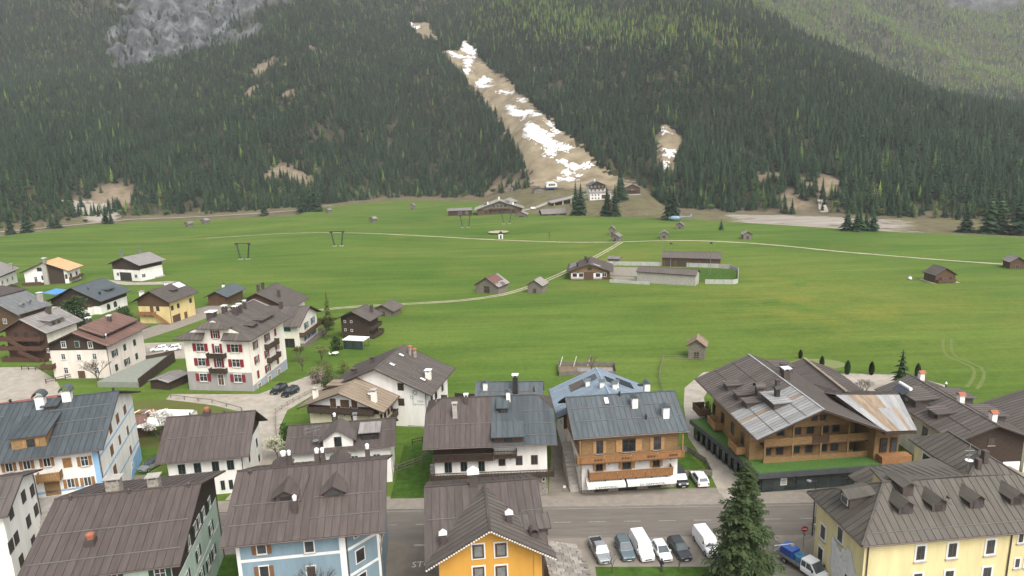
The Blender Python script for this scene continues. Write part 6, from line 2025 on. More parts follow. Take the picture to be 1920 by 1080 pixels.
MB().lathe([(6.5, 0), (6.5, 3)], 10).build('wall', wBROWN, a); MB().lathe([(9, 3), (9, 3.3), (1, 6.5)], 10).build('roof', rHUT, a)
h = House('mountain_hotel', 'white and timber hotel with slate roof at the foot of the ski slope', 'hotel', 89, 715, 96, 15, 20, 8.0, 12.5, 1.5, 1.6)
h.walls(pWHITE); h.roof(rSLATE2, 1.8); h.clad('W', 5.6, wDARK)
for u in (-6, -2, 2, 6):
    h.win('W', u, 7.2, 1.3, 1.5, 'n', out=.07); h.win('W', u, 3.6, 1.5, 1.6, 'p')
h.balcony('W', -8, 8, 5.2, 1.5, 1, wDARKV); h.chimney(1, 1, 1.2, 2, WHITEM)
h = House('hotel_annex', 'white flat fronted annex with brown garage below the mountain hotel', 'annex', 88, 676, 4, 22, 9, 6.5, 7.8, .5, .5)
h.walls(pWHITE); h.roof(rPALE, 2); h.win('S', 5, 2.6, 8, 3.4, 'd', fr=wBROWN, glass=wBROWN)
for u in (-8, -5, -2):
    h.win('S', u, 4.4, 1.4, 1.3, 'p'); h.win('S', u, 1.4, 1.4, 1.3, 'p')
h = House('timber_lodge', 'dark timber lodge partly hidden by conifers right of the mountain hotel', 'lodge', 124, 704, 84, 14, 18, 5.5, 9.5, 1.2, 1.2)
h.walls(wBROWN); h.roof(rHUT, 1.8); h.win('W', 0, 3.4, 2, 1.6, 'n'); h.balcony('W', -6, 6, 2.6, 1.4, 1, wDARKV)
a = empty('lift_station', (46, 764, gz(46, 764)), RAD(6)); tag(a, 'chairlift valley station with domed white hood', 'lift station')
hood = MB()
pr = [(-6.0, 2.2), (-6.2, 4.5), (-5.4, 6.6), (-3.5, 7.6), (3.5, 7.6), (5.4, 6.6), (6.2, 4.5), (6.0, 2.2)]
hood.prism([(x, -5, z + .8) for x, z in pr], (0, 11, 0))
hood.build('hood', mat('hood_white', (.62, .61, .55), .5, var=.08), a)
MB().box(-6.3, 6.3, -5.3, 6.3, 1.8, 2.9).build('blue_band', mat('paint_blue', (.05, .09, .25), .5), a)
for x in (-2.2, .2, 2.6):
    MB().box(x - 1, x + 1, -5.1, -4.9, 4.6, 6.6).build('window', GLASS, a)
for x in (-4, 4):
    MB().box(x - .5, x + .5, -1, 1, -1, 2).build('pillar', CONC, a)
h = House('ticket_hut', 'low blue grey roofed hut beside the chairlift station', 'hut', 32, 752, 95, 10, 13, 3.0, 5.4, .5, .6)
h.walls(wGREY); h.roof(rSLATE, 1.8, gutter=False); h.win('W', 0, 1.4, 3, 1.4, 'n')
hut('small hut at the forest edge left of the ski slope', 2, 826, 80, 7, 7, 3, 5.2, rm=rHUT)
a = empty('avalanche_gallery', (56, 662, -16), RAD(8)); tag(a, 'concrete road gallery with sloping roof below the ski slope', 'gallery')
MB().prism([(-18, -6, 4), (14, -2, 9.5), (14, 10, 9.5), (-18, 10, 4)], (0, 0, .8)).build('roof', mat('gallery_roof', (.26, .235, .195), .9, var=.15, scale=.5), a)
MB().box(-16, 14, 9, 10, -2, 8.8).build('back_wall', mat('gallery_wall', (.14, .125, .11), .9, var=.2), a)
MB().prism([(-18, 9.5, -1), (14, 9.5, -1), (14, 9.5, 9.4), (-18, 9.5, 4)], (0, .4, 0)).build('side_wall', CONC, a)
for x in (-14, -6, 2, 10):
    MB().box(x - .5, x + .5, -4, -3, -1, 4 + (x + 18) * .17).build('pillar', CONC, a)
MB().box(-16, 16, -6.6, -6.1, -1, .6).build('parapet', CONC, a)
for i, (x, y, lb) in enumerate(((52, 574, 'white van parked at the chairlift road left of the gallery'), (262, 590, 'pale car on the forest track across the river'))):
    pass

# helicopter on the grass
a = empty('helicopter', (121, 498, gz(121, 498)), RAD(168)); tag(a, 'light blue helicopter standing on the grass below the forest', 'helicopter')
HB = mat('helicopter_blue', (.22, .33, .43), .4, var=.06)
fu = MB()
pf = [(-1.2, .5, .9), (-.4, 1.0, 1.35), (1.2, 1.25, 1.6), (3.2, 1.2, 1.6), (4.8, .8, 1.2), (6.2, .25, .5), (6.6, .1, .2)]
n_ = 10
for x, ry, rz_ in pf:
    for k in range(n_):
        t = 2 * math.pi * k / n_
        fu.v.append((x, ry * math.cos(t), 2.3 + rz_ * math.sin(t)))
for i in range(len(pf) - 1):
    for k in range(n_):
        fu.f.append((i * n_ + k, i * n_ + (k + 1) % n_, (i + 1) * n_ + (k + 1) % n_, (i + 1) * n_ + k))
fu.build('fuselage', HB, a, smooth=True)
MB().tube((-.6, 0, 2.8), (-9, 0, 3.4), .45, .15, 8).build('tail_boom', HB, a)
MB().prism([(-8.4, -.06, 3.3), (-9.4, -.06, 3.2), (-10.0, -.06, 5.2), (-9.2, -.06, 5.2)], (0, .12, 0)).build('tail_fin', HB, a)
MB().prism([(4.6, -.7, 2.4), (6.0, -.3, 2.4), (5.0, -.5, 3.3), (3.6, -.9, 3.6)], (0, 1.2, 0)).build('cockpit_glass', GLASS, a)
MB().tube((1.2, 0, 3.6), (1.2, 0, 4.6), .2, n=6).build('rotor_mast', DARKM, a)
for k in range(4):
    t = k * math.pi / 2 + .4
    MB().beam((1.2, 0, 4.6), (1.2 + 6 * math.cos(t), 6 * math.sin(t), 4.5), .35, .05).build('rotor_blade', DARKM, a)
for sy in (-1.1, 1.1):
    MB().tube((-1, sy, .15), (4.5, sy, .15), .09, n=6).build('skid', DARKM, a)
    MB().tube((.5, sy * .6, 1.2), (.5, sy, .15), .06, n=5).build('skid_strut', DARKM, a)
    MB().tube((3, sy * .6, 1.2), (3, sy, .15), .06, n=5).build('skid_strut', DARKM, a)

# ---------------------------------------------------------------- vehicles
def car_paint(name, c, metal=.2):
    return mat('paint_' + name, c, .28, metal, var=.05, scale=.6, spec=.6)


CW, CS, CD, CB = car_paint('white', (.72, .72, .72), 0), car_paint('silver', (.34, .36, .37), .5), car_paint('dark_grey', (.045, .05, .058)), car_paint('black', (.014, .015, .017))
CBL = car_paint('steel_blue', (.13, .17, .19), .4)
CGLASS = mat('car_glass', (.06, .075, .08), .06, var=.3, scale=1, spec=.8)
LAMP = mat('headlamp', (.6, .62, .62), .15, var=.1, spec=.8)
RED = mat('tail_lamp', (.30, .015, .012), .3, var=.1)
RIM = mat('wheel_rim', (.32, .33, .34), .35, .5, var=.1)


def loft(stations, m, name, parent):
    """stations: list of (x, list of (y, z) going round); mirrored rings already closed"""
    b = MB()
    n = len(stations[0][1])
    for x, ring in stations:
        b.v += [(x, y, z) for y, z in ring]
    for i in range(len(stations) - 1):
        for k in range(n):
            b.f.append((i * n + k, i * n + (k + 1) % n, (i + 1) * n + (k + 1) % n, (i + 1) * n + k))
    b.f.append(tuple(range(n - 1, -1, -1)))
    b.f.append(tuple(range((len(stations) - 1) * n, len(stations) * n)))
    o = b.build(name, m, parent, smooth=False)
    bv = o.modifiers.new('bevel', 'BEVEL'); bv.width = .05; bv.segments = 2; bv.limit_method = 'ANGLE'; bv.angle_limit = RAD(25)
    return o


def ring(hw, z0, zb, tw=.94):
    return [(-hw * .96, z0), (hw * .96, z0), (hw, z0 + .22), (hw, zb - .12), (hw * tw, zb), (-hw * tw, zb), (-hw, zb - .12), (-hw, z0 + .22)]


def car(label, x, y, heading, kind, paint, group=None, roof=None, z=None, name='parked_car', cat='car'):
    """heading: direction the front points; kinds hatch, suv, van, pickup, estate"""
    a = empty(name, (x, y, gz(x, y) + .02 if z is None else z), heading)
    tag(a, label, cat, group)
    K = dict(hatch=(4.0, .86, .92, 1.48, -.4, .05), suv=(4.5, .92, 1.0, 1.68, -.35, .0), estate=(4.6, .90, .95, 1.52, -.4, .0), van=(5.2, 1.0, 1.15, 2.1, .9, 0), pickup=(5.2, .93, 1.0, 1.78, 0, 0))[kind]
    Ln, hw, belt, top = K[:4]
    f, r = Ln / 2, -Ln / 2
    z0 = .28
    if kind == 'van':
        st = [(r, ring(hw * .97, z0, 1.1)), (r + .1, ring(hw, z0, 1.15)), (f - 1.15, ring(hw, z0, 1.15)), (f - .35, ring(hw * .96, z0, 1.02)), (f - .05, ring(hw * .86, z0, .80)), (f, ring(hw * .8, z0 + .05, .62))]
        cab = [(r + .02, .95, 1.0), (r + .05, .93, top), (f - 1.9, .92, top), (f - 1.0, .95, 1.12)]
    else:
        hood = {'hatch': .98, 'suv': 1.15, 'estate': 1.2, 'pickup': 1.25}[kind]
        st = [(r, ring(hw * .92, z0 + .06, belt * .94)), (r + .12, ring(hw, z0, belt)), (f - hood - .3, ring(hw, z0, belt + .02)), (f - .35, ring(hw * .97, z0, belt - .12)), (f - .06, ring(hw * .88, z0, belt - .22)), (f, ring(hw * .8, z0 + .05, belt - .34))]
    body = loft(st, paint, 'body', a)
    tw = .76 if kind != 'van' else .88
    b = MB()
    if kind == 'van':
        prof = [(r + .04, 1.1), (r + .12, top), (f - 1.95, top), (f - 1.75, top - .04), (f - .95, 1.12)]
    elif kind == 'pickup':
        prof = [(-.55, belt), (-.40, top), (.75, top), (1.45, belt)]
    else:
        bk = {'hatch': .28, 'suv': .3, 'estate': .35}[kind]
        prof = [(r + .08, belt), (r + bk + .12, top - .04), (r + bk + .5, top), (f - hood - 1.05, top), (f - hood - .95, top - .03), (f - hood + .0, belt)]
    wt = lambda z: hw * (1 - (1 - tw) * max(0, (z - belt)) / (top - belt)) * .97
    n = len(prof)
    for s in (-1, 1):
        b.v += [(px, s * wt(pz), pz) for px, pz in prof]
    b.f.append(tuple(range(n))); b.f.append(tuple(range(2 * n - 1, n - 1, -1)))
    for i in range(n):
        j = (i + 1) % n
        b.f.append((i, n + i, n + j, j))
    cabo = b.build('cabin', roof or paint, a)
    bv = cabo.modifiers.new('bevel', 'BEVEL'); bv.width = .06; bv.segments = 2; bv.limit_method = 'ANGLE'; bv.angle_limit = RAD(30)

    def quad_on(p0, p1, ins0, ins1, w, name):
        """glass across the width between two profile points"""
        d = Vector((p1[0] - p0[0], 0, p1[1] - p0[1]))
        nrm = Vector((-d.z, 0, d.x)).normalized()
        if nrm.z < 0:
            nrm = -nrm
        A = Vector((p0[0], 0, p0[1])) + d * ins0; B = Vector((p0[0], 0, p0[1])) + d * ins1
        q = [A + Vector((0, -wt(A.z) * w, 0)), A + Vector((0, wt(A.z) * w, 0)), B + Vector((0, wt(B.z) * w, 0)), B + Vector((0, -wt(B.z) * w, 0))]
        MB().prism([p + nrm * .002 for p in q], nrm * .022).build(name, CGLASS, a)
    quad_on(prof[-2], prof[-1], .06, .92, .88, 'windscreen')
    if kind in ('hatch', 'suv', 'estate'):
        quad_on(prof[0], prof[1], .15, .9, .8, 'rear_window')
    if kind == 'van':
        sw = [(f - 1.72, 1.2, f - 1.1, 1.2, f - 1.5, top - .35, f - 1.72, top - .35)]
    elif kind == 'pickup':
        sw = [(-.42, belt + .06, .35, belt + .06, .32, top - .12, -.34, top - .12), (.42, belt + .06, 1.2, belt + .06, .75, top - .12, .42, top - .12)]
    else:
        x0, x1, x2, x3 = r + .45, r + bk + .42, f - hood - 1.12, f - hood - .22
        xm = (x1 + x2) / 2 + .1
        sw = [(x0, belt + .06, xm - .04, belt + .06, xm - .04, top - .12, x1, top - .12), (xm + .04, belt + .06, x3, belt + .06, x2, top - .12, xm + .04, top - .12)]
    for q in sw:
        for s in (-1, 1):
            pts = [(q[2 * i], s * (wt(q[2 * i + 1]) + .004), q[2 * i + 1]) for i in range(4)]
            MB().prism(pts, (0, s * .018, 0)).build('side_window', CGLASS, a)
    wr = .33 if kind in ('hatch', 'estate') else .37
    for wx in (r + .82, f - .86):
        for s in (-1, 1):
            t = MB().tube((wx, s * (hw - .17), wr), (wx, s * (hw + .015), wr), wr, n=14).build('wheel', BLACK, a)
            MB().tube((wx, s * (hw + .0), wr), (wx, s * (hw + .03), wr), wr * .62, n=10).build('rim', RIM, t)
    for s in (-1, 1):
        MB().box(f - .38, f - .03, s * hw * .62 - .17, s * hw * .62 + .17, belt - .42, belt - .24).build('headlight', LAMP, a)
        MB().box(r - .015, r + .1, s * hw * .8 - .1, s * hw * .8 + .1, belt - .4, belt - .08).build('tail_light', RED, a)
        xm_ = f - (1.35 if kind == 'van' else (hood + .25 if kind != 'pickup' else 1.35))
        MB().box(xm_ - .08, xm_ + .08, s * (hw + .02) - .09, s * (hw + .02) + .09, belt + .02, belt + .2).build('wing_mirror', paint, a)
    MB().box(f - .05, f + .02, -.42, .42, .42, .60).build('grille', BLACK, a)
    MB().box(f + .0, f + .035, -.26, .26, .33, .44).build('number_plate', FRW, a)
    MB().box(r - .03, r + .02, -.26, .26, .55, .66).build('number_plate', FRW, a)
    if kind == 'pickup':
        MB().box(r + .18, -.62, -hw * .84, hw * .84, belt - .06, belt + .015).build('load_bed', DARKM, a)
        for s in (-1, 1):
            MB().box(r + .08, -.58, s * hw * .9 - .05, s * hw * .9 + .05, belt - .05, belt + .09).build('bed_side', paint, a)
        MB().box(r + .04, r + .13, -hw * .85, hw * .85, belt - .05, belt + .09).build('tailgate', paint, a)
    return a


G1 = 'vehicles parked in the row beside the lawn'
down = RAD(-84)
car('silver pickup truck with open dark load bed, leftmost of the parked row', 10.55, 81.9, RAD(-80), 'pickup', CS, G1)
car('blue grey estate car between the pickup and the white van', 13.9, 82.0, RAD(-84), 'suv', CBL, G1)
car('white panel van in the middle of the parked row', 16.2, 82.1, RAD(-82), 'van', CW, G1, name='parked_van', cat='van')
car('small white hatchback behind the person on the lawn', 18.65, 81.3, RAD(-82), 'hatch', CW, G1)
car('dark grey car with dark roof right of the white hatchback', 21.1, 81.7, RAD(-80), 'estate', CD, G1)
car('white panel van half hidden by the big spruce', 24.9, 82.6, RAD(-82), 'van', CW, G1, name='parked_van', cat='van')
car('black van parked beside the shop house fence', 25.6, 100.4, RAD(-86), 'van', CB, name='parked_van', cat='van').scale = (.85, .95, .9)
car('white off-road car parked right of the black van', 28.7, 100.3, RAD(94), 'suv', CW)
car('silver dark car parked at the blue trimmed house', -63.4, 111.0, RAD(-112), 'estate', CS, roof=CD)
car('black car parked at the red shuttered house, left one', -53.4, 148.2, RAD(-110), 'suv', CB)
car('black car parked at the red shuttered house, right one by the fence', -50.2, 146.2, RAD(-112), 'suv', CB)
car('white car on the lane above the terrace, left one', -99.4, 186.5, RAD(-155), 'estate', CW)
car('white car on the lane above the terrace, right one', -95.6, 186.4, RAD(-155), 'suv', CW)
car('white van on the road by the restaurant', 22, 648, RAD(20), 'van', CW, name='parked_van', cat='van')
car('pale car on the forest track across the river', 263, 588, RAD(80), 'suv', CW, z=gz(263, 588) + .5)
car('red car under the canopy beside the blue tarpaulin', -166, 268, RAD(10), 'hatch', car_paint('red', (.25, .03, .03), 0))

# flatbed truck with crew cab and blue tanks
t = empty('flatbed_truck', (35.6, 77.2, .02), RAD(-62)); tag(t, 'white flatbed truck carrying blue tanks beside the yellow building', 'truck')
st = [(.2, ring(.95, .45, 1.15)), (1.9, ring(.95, .4, 1.15)), (2.75, ring(.92, .4, 1.05)), (3.1, ring(.85, .45, .85))]
loft(st, CW, 'cab_body', t)
b = MB()
prof = [(.2, 1.15), (.22, 2.1), (1.65, 2.1), (2.5, 1.1)]
b.v += [(x, s * (.9 if z < 1.5 else .8), z) for s in (-1, 1) for x, z in prof]
b.f += [(0, 1, 2, 3), (7, 6, 5, 4), (0, 4, 5, 1), (1, 5, 6, 2), (2, 6, 7, 3), (3, 7, 4, 0)]
b.build('cab_roof', CW, t)
MB().prism([(1.72, -.76, 2.05), (1.72, .76, 2.05), (2.46, .84, 1.18), (2.46, -.84, 1.18)], (.02, 0, .02)).build('windscreen', CGLASS, t)
for s in (-1, 1):
    for x0, x1, x2 in ((.32, .95, .95), (1.05, 2.1, 1.55)):
        MB().prism([(x0, s * .9, 1.25), (x1, s * .9, 1.25), (x2, s * .82, 1.95), (x0, s * .82, 1.95)], (0, s * .02, 0)).build('side_window', CGLASS, t)
    for wx in (-2.2, 2.2):
        o_ = MB().tube((wx, s * .7, .38), (wx, s * .95, .38), .38, n=14).build('wheel', BLACK, t)
        MB().tube((wx, s * .93, .38), (wx, s * .97, .38), .22, n=10).build('rim', RIM, o_)
    MB().box(2.95, 3.12, s * .6 - .15, s * .6 + .15, .75, .95).build('headlight', LAMP, t)
    MB().box(-3.2, .1, s * 1.0 - .03, s * 1.0 + .03, .95, 1.3).build('drop_side', STEEL, t)
    MB().box(2.0, 2.15, s * 1.08 - .1, s * 1.08 + .1, 1.25, 1.55).build('wing_mirror', BLACK, t)
MB().box(-3.25, .1, -1.02, 1.02, .82, .95).build('load_bed', wGREY, t)
MB().box(-3.28, -3.2, -1.0, 1.0, .95, 1.3).build('tailgate', STEEL, t)
MB().box(3.08, 3.14, -.8, .8, .42, .62).build('bumper', BLACK, t)
BLT = mat('tank_blue', (.022, .06, .24), .5, var=.1)
a = empty('blue_tank', (0, 0, 0)); tag(a, 'dark blue box tank standing on the truck bed', 'tank')
mt = Matrix.Translation((35.6, 77.2, .02)) @ Matrix.Rotation(RAD(-62), 4, 'Z')
a.location = mt @ Vector((-2.1, -.1, .96)); a.rotation_euler = (0, 0, RAD(-62))
MB().box(-.9, .9, -.75, .75, 0, 1.15).build('tank_body', BLT, a)
MB().box(-.95, .95, -.8, .8, 1.15, 1.25).build('tank_lid', mat('tank_blue_lid', (.04, .10, .32), .5, var=.1), a)
a = empty('round_tank', mt @ Vector((-.75, .1, .96))); tag(a, 'light blue round tank behind the truck cab', 'tank')
MB().lathe([(.62, 0), (.66, .7), (.6, .85)], 14).build('tank_body', mat('tank_light_blue', (.06, .20, .33), .5, var=.1), a)
MB().lathe([(.28, .85), (.28, 1.0)], 10).build('tank_lid', mat('tank_cap', (.04, .16, .3), .5), a)
a = MB().box(-.5, .5, -.12, .12, 0, .18).build('yellow_tool', mat('tool_yellow', (.6, .45, .05), .5), None, mt @ Vector((-1.7, .85, 1.3)), RAD(-62)); tag(a, 'yellow tool lying on the truck side', 'tool')

# ---------------------------------------------------------------- street things
a = empty('no_entry_sign', (37.4, 81.6, .12)); tag(a, 'round red no entry sign on a grey post behind the truck', 'sign')
MB().tube((0, 0, 0), (0, 0, 3.2), .045, n=8).build('post', STEEL, a)
d_ = MB().tube((0, -.05, 2.9), (0, -.09, 2.9), .42, n=24).build('sign_disc', mat('sign_red', (.45, .015, .03), .5, var=.05), a)
MB().box(-.28, .28, -.115, -.095, 2.83, 2.97).build('white_bar', FRW, d_)
MB().prism([(-.3, -.06, 2.3), (.1, -.06, 1.9), (.22, -.06, 2.0), (-.18, -.06, 2.4)], (0, .03, 0)).build('direction_plate', STEEL, a)
a = empty('bus_shelter', (42.6, 86.3, .0), RAD(-2)); tag(a, 'low stone planter wall with timber panel beside the yellow building', 'planter')
MB().box(-1.6, 1.6, -.5, .5, 0, .55).build('trough', CONC, a); MB().box(-1.6, 1.6, .35, .5, .55, 1.6).build('panel', wGREY, a)
a.name = 'planter'
for nm, x, y, lb in (('street_lamp', 39.9, 84.6, 'tall dark street lamp at the corner of the yellow building'), ('street_lamp', -36.6, 84.0, 'dark street lamp between the green and the blue house')):
    a = empty(nm, (x, y, 0)); tag(a, lb, 'street lamp')
    MB().tube((0, 0, 0), (0, 0, 8.2), .09, .06, 8).build('pole', DARKM, a)
    MB().tube((0, 0, 8.0), (-.9, 0, 8.4), .05, n=6).build('arm', DARKM, a)
    MB().lathe([(.12, 0), (.32, -.1), (.3, -.25)], 10, (-.95, 0, 8.4)).build('lamp_head', STEEL, a)
a = empty('bracket_lamp', (31.2, 76.0, 0)); tag(a, 'grey street lamp with curved bracket in front of the big spruce', 'street lamp')
MB().tube((0, 0, 0), (0, 0, 5.0), .07, n=8).build('pole', STEEL, a)
MB().tube((0, 0, 4.4), (2.2, 0, 4.6), .04, n=6).tube((0, 0, 3.6), (1.0, 0, 4.5), .04, n=6).build('bracket', STEEL, a, kind='stuff')
MB().box(2.0, 2.5, -.15, .15, 4.3, 4.55).build('lamp_head', STEEL, a)
a = empty('bollard_sign', (7.2, 98.4, 0)); tag(a, 'small white sign on a short post in the yard left of the shop house', 'sign')
MB().tube((0, 0, 0), (0, 0, 1.0), .05, n=6).build('post', STEEL, a); MB().box(-.2, .2, -.08, -.05, .7, 1.1).build('plate', FRW, a)


def fence(label, pts, h=1.1, step=2.2, m=None, rails=2, boards=False):
    m = m or wGREY
    a = empty('fence', (pts[0][0], pts[0][1], 0)); tag(a, label, 'fence')
    o = Vector((pts[0][0], pts[0][1], 0))
    for p, q in zip(pts, pts[1:]):
        n = max(1, round(math.hypot(q[0] - p[0], q[1] - p[1]) / step))
        P_ = [Vector(p).lerp(Vector(q), k / n) for k in range(n + 1)]
        P_ = [Vector((v.x, v.y, gz(v.x, v.y))) - o for v in P_]
        for v in P_[:-1]:
            MB().box(v.x - .07, v.x + .07, v.y - .07, v.y + .07, v.z - .2, v.z + h + .08).build('post', m, a)
        for u, v in zip(P_, P_[1:]):
            if boards:
                MB().beam(u + Vector((0, 0, h * .5)), v + Vector((0, 0, h * .5)), .06, h * .92).build('board', m, a)
            else:
                for r_ in range(rails):
                    z = h * (.95 - .45 * r_)
                    MB().beam(u + Vector((0, 0, z)), v + Vector((0, 0, z)), .06, .13).build('rail', m, a)
    v = P_[-1]
    MB().box(v.x - .07, v.x + .07, v.y - .07, v.y + .07, v.z - .2, v.z + h + .08).build('post', m, a)
    return a


fence('pale rail fence curving along the driveway below the two black cars', [(-45, 149), (-48.0, 141), (-49.8, 135), (-46.8, 126), (-44.0, 118)], .9, 2.2, wood('fence_pale', (.26, .23, .18)))
fence('dark rail fence by the gravel yard at left', [(-113.5, 159.5), (-107.5, 165), (-103.6, 167.2)], 1.1, 2.2, wDARK)
fence('dark rail fence along the left edge yard', [(-128, 172), (-122, 171), (-116, 170)], 1.0, 2.2, wDARK)
fence('brown board fence around the little lawn beside the shop house', [(24.8, 102.2), (24.4, 110.6), (29.5, 110.8), (31.4, 106.2), (31.2, 102.0), (27.5, 102.2), (24.8, 102.2)], 1.1, 2.2, wGREY, boards=True)
fence('dark rail fence between the lettered house and the double house', [(-19, 117), (-15.5, 118.6), (-12.5, 119)], 1.0, 1.8, wDARK)
fence('wooden rail fence at the lawn left of the double house', [(-21.5, 106), (-16.5, 110), (-14.6, 116)], 1.1, 1.8, wGREY, 3)
fence('wire fence with posts along the gravel lane behind the hotel', [(31.5, 138), (33, 150), (37, 164), (46, 162)], 1.1, 3, wGREY)
fence('low fence around the dry lawn of the red shuttered house', [(-77, 146.4), (-66, 142.2), (-57.6, 136.8), (-51.6, 126)], .8, 4.5, wGREY, 1)
fence('dark board fence along the lawn behind the lettered house', [(-13, 141), (-7, 139.5), (-4, 138)], 1.1, 2.2, wDARK, boards=True)
# garden plot on the meadow
fence('grey board fence around the vegetable plot behind the blue roofed house', [(10.2, 153.5), (23.5, 152.2), (24.2, 159.3), (10.8, 161.6), (10.2, 153.5)], 1.2, 2.4, wGREY, boards=True)
sheet('vegetable_plot', [(10.4, 153.8), (23.2, 152.6), (23.8, 159), (11, 161.2)], SOIL, .02)
a = empty('bean_frame', (13, 158.5, gz(13, 158))); tag(a, 'row of leaning white poles in the vegetable plot', 'plant poles')
for k in range(3):
    MB().beam((-2 + k * 3.4, 1.8, 0), (-1.2 + k * 3.4, 2.4, 2.4), .12, .12).build('pole', FRW, a)
a = empty('cold_frame', (19, 155.2, gz(19, 155)), RAD(-6)); tag(a, 'long grey covered bed in the vegetable plot', 'cold frame')
MB().box(-4, 4, -1, 1, 0, .5).build('box', wGREY, a); MB().prism([(-4.1, -1.1, .5), (4.1, -1.1, .5), (4.1, 1.1, .8), (-4.1, 1.1, .8)], (0, 0, .05)).build('cover', rPALE, a)

# terrace deck between the green shuttered and red shuttered houses
a = empty('roof_terrace', (-92, 164, gz(-92, 164))); tag(a, 'flat green grey roof terrace with dark parapet beside the green shuttered house', 'terrace')
dk = [(-6.8, -8.2), (3.6, -9.5), (2.0, 11.6), (-3.5, 8.0)]
MB().prism([(x, y, -.5) for x, y in dk], (0, 0, 2.1)).build('deck', mat('deck_green_grey', (.20, .215, .18), .9, var=.12), a)
MB().prism([(3.6, -9.5, -.5), (3.9, -9.5, -.5), (2.3, 11.6, -.5), (2.0, 11.6, -.5)], (0, 0, 3.0)).build('parapet', wDARKV, a)
MB().prism([(-3.5, 8.0, -.5), (2.0, 11.6, -.5), (2.0, 11.9, -.5), (-3.5, 8.3, -.5)], (0, 0, 3.0)).build('parapet', wDARKV, a)
h = House('tool_shed', 'open timber shed with grey lean-to roof below the roof terrace', 'shed', -81.5, 155.5, 72, 7.0, 6.0, 2.1, 2.7, .4, .4)
h.walls(wDARK, top=2.2); h.roof(rPALE, .9, gutter=False)
a = empty('polytunnel', (-74.6, 158.0, gz(-74, 158)), RAD(80)); tag(a, 'small green covered polytunnel beside the red shuttered house', 'polytunnel')
MB().prism([(-3, 2.2 * math.cos(t), 2.4 * math.sin(t)) for t in np.linspace(0, math.pi, 11)], (6, 0, 0)).build('cover', mat('tunnel_green', (.10, .22, .16), .6, var=.25), a)
a = empty('white_tent', (-68.6, 132.2, gz(-68, 132)), RAD(-6)); tag(a, 'white tarpaulin covered stack on the dry lawn', 'tarpaulin')
MB().prism([(-3.6, -1.6, 0), (-3.5, -1.5, 1.6), (-3.2, 0, 2.5), (-3.5, 1.5, 1.6), (-3.6, 1.6, 0)], (7.0, -.4, .1)).build('cover', CANVAS, a)
a = empty('parasol', (-69.0, 125.0, 0)); tag(a, 'square white garden canopy on posts beside the blossoming tree', 'canopy')
MB().prism([(-3.2, -2.4, 2.4), (3.4, -2.0, 2.7), (3.0, 2.4, 2.9), (-3.0, 2.2, 2.6)], (0, 0, .06)).build('cloth', CANVAS, a)
for x, y in ((-3, -2.2), (3.2, -1.8), (2.8, 2.2), (-2.8, 2)):
    MB().tube((x, y, 0), (x, y, 2.6), .05, n=6).build('pole', STEEL, a)
h = House('garden_shed', 'small garden shed with reddish roof beside the blue trimmed house', 'shed', -75, 125.5, 20, 7, 6, 2.4, 3.6, .4, .4)
h.walls(wBROWN); h.roof(rRED, .8, gutter=False)
h = House('red_roofed_shed', 'low building with red metal roof behind the blue trimmed house at left', 'shed', -103, 132.5, 20, 18, 9, 3.4, 5.0, .5, .5)
h.walls(pWHITE); h.roof(roofm('roof_sheet_red', (.24, .085, .07)), .9, gutter=False)
a = empty('board_stack', (-77.5, 137.5, gz(-77, 137)), RAD(-12)); tag(a, 'stack of boards, sheets and orange planks on the lawn edge', 'stack')
for k in range(9):
    MB().box(-4 + k * .9, -2.4 + k * .9, -1.2 + random.uniform(-.4, .4), 1.0, .1 + (k % 3) * .2, .3 + (k % 3) * .2).build('board', (WHITEM, CLAY, wGREY, rPALE)[k % 4], a)
a.scale = (.7, .7, .7)
a = empty('laundry_rack', (-47.5, 176.5, gz(-47, 176))); tag(a, 'white garden table beside the round bush', 'table')
MB().lathe([(.9, .72), (.9, .8)], 14).build('table_top', WHITEM, a); MB().tube((0, 0, 0), (0, 0, .72), .08, n=8).build('leg', WHITEM, a)
MB().box(-1.7, -1.1, -.3, .3, .4, .5).box(-1.7, -1.62, -.3, .3, .5, 1.0).build('chair', WHITEM, a, kind='stuff')
a.name = 'garden_table'
a = empty('glazed_shelter', (-43.4, 183.5, gz(-43, 183)), RAD(-15)); tag(a, 'glass walled garden shelter with white flat roof below the dark chalet', 'shelter')
MB().box(-3.2, 3.2, -2.0, 2.0, 2.6, 2.75).build('roof', WHITEM, a)
for k in range(5):
    MB().box(-2.9 + k * 1.2, -1.75 + k * 1.2, -1.85, -1.8, .1, 2.5).build('glass_panel', GLASSD, a)
for x in (-3, 3):
    for y in (-1.8, 1.8):
        MB().box(x - .06, x + .06, y - .06, y + .06, 0, 2.6).build('post', STEEL, a)
a = empty('blue_tarpaulin', (-180, 268, gz(-180, 268)), RAD(-10)); tag(a, 'bright blue tarpaulin roof between the houses at left', 'tarpaulin')
MB().prism([(-3.4, -3, 3.3), (3, -3.4, 2.8), (3.4, 3, 3.2), (-3, 3.4, 3.7)], (0, 0, .08)).build('cover', mat('tarp_blue', (.07, .22, .50), .6, var=.1), a)
for x, y in ((-3.1, -2.6), (2.7, -3), (3.0, 2.6), (-2.7, 3)):
    MB().tube((x, y, 0), (x, y, 3.2), .08, n=6).build('pole', STEEL, a)
h = House('carport', 'flat brown carport with timber sides right of the blue tarpaulin', 'carport', -167, 273, 4, 15, 8, 3.0, 3.5, .6, .6)
h.walls(wBROWN, [(-h.hl, 0.5), (h.hl, .5), (h.hl, h.hw), (-h.hl, h.hw)]); h.roof(rBROWN, 1.4, gutter=False)
h = House('gazebo_house', 'small dark hut with brown hipped roof at the left edge', 'hut', -205, 272, 80, 13, 13, 3.0, 5.4, .8, .8)
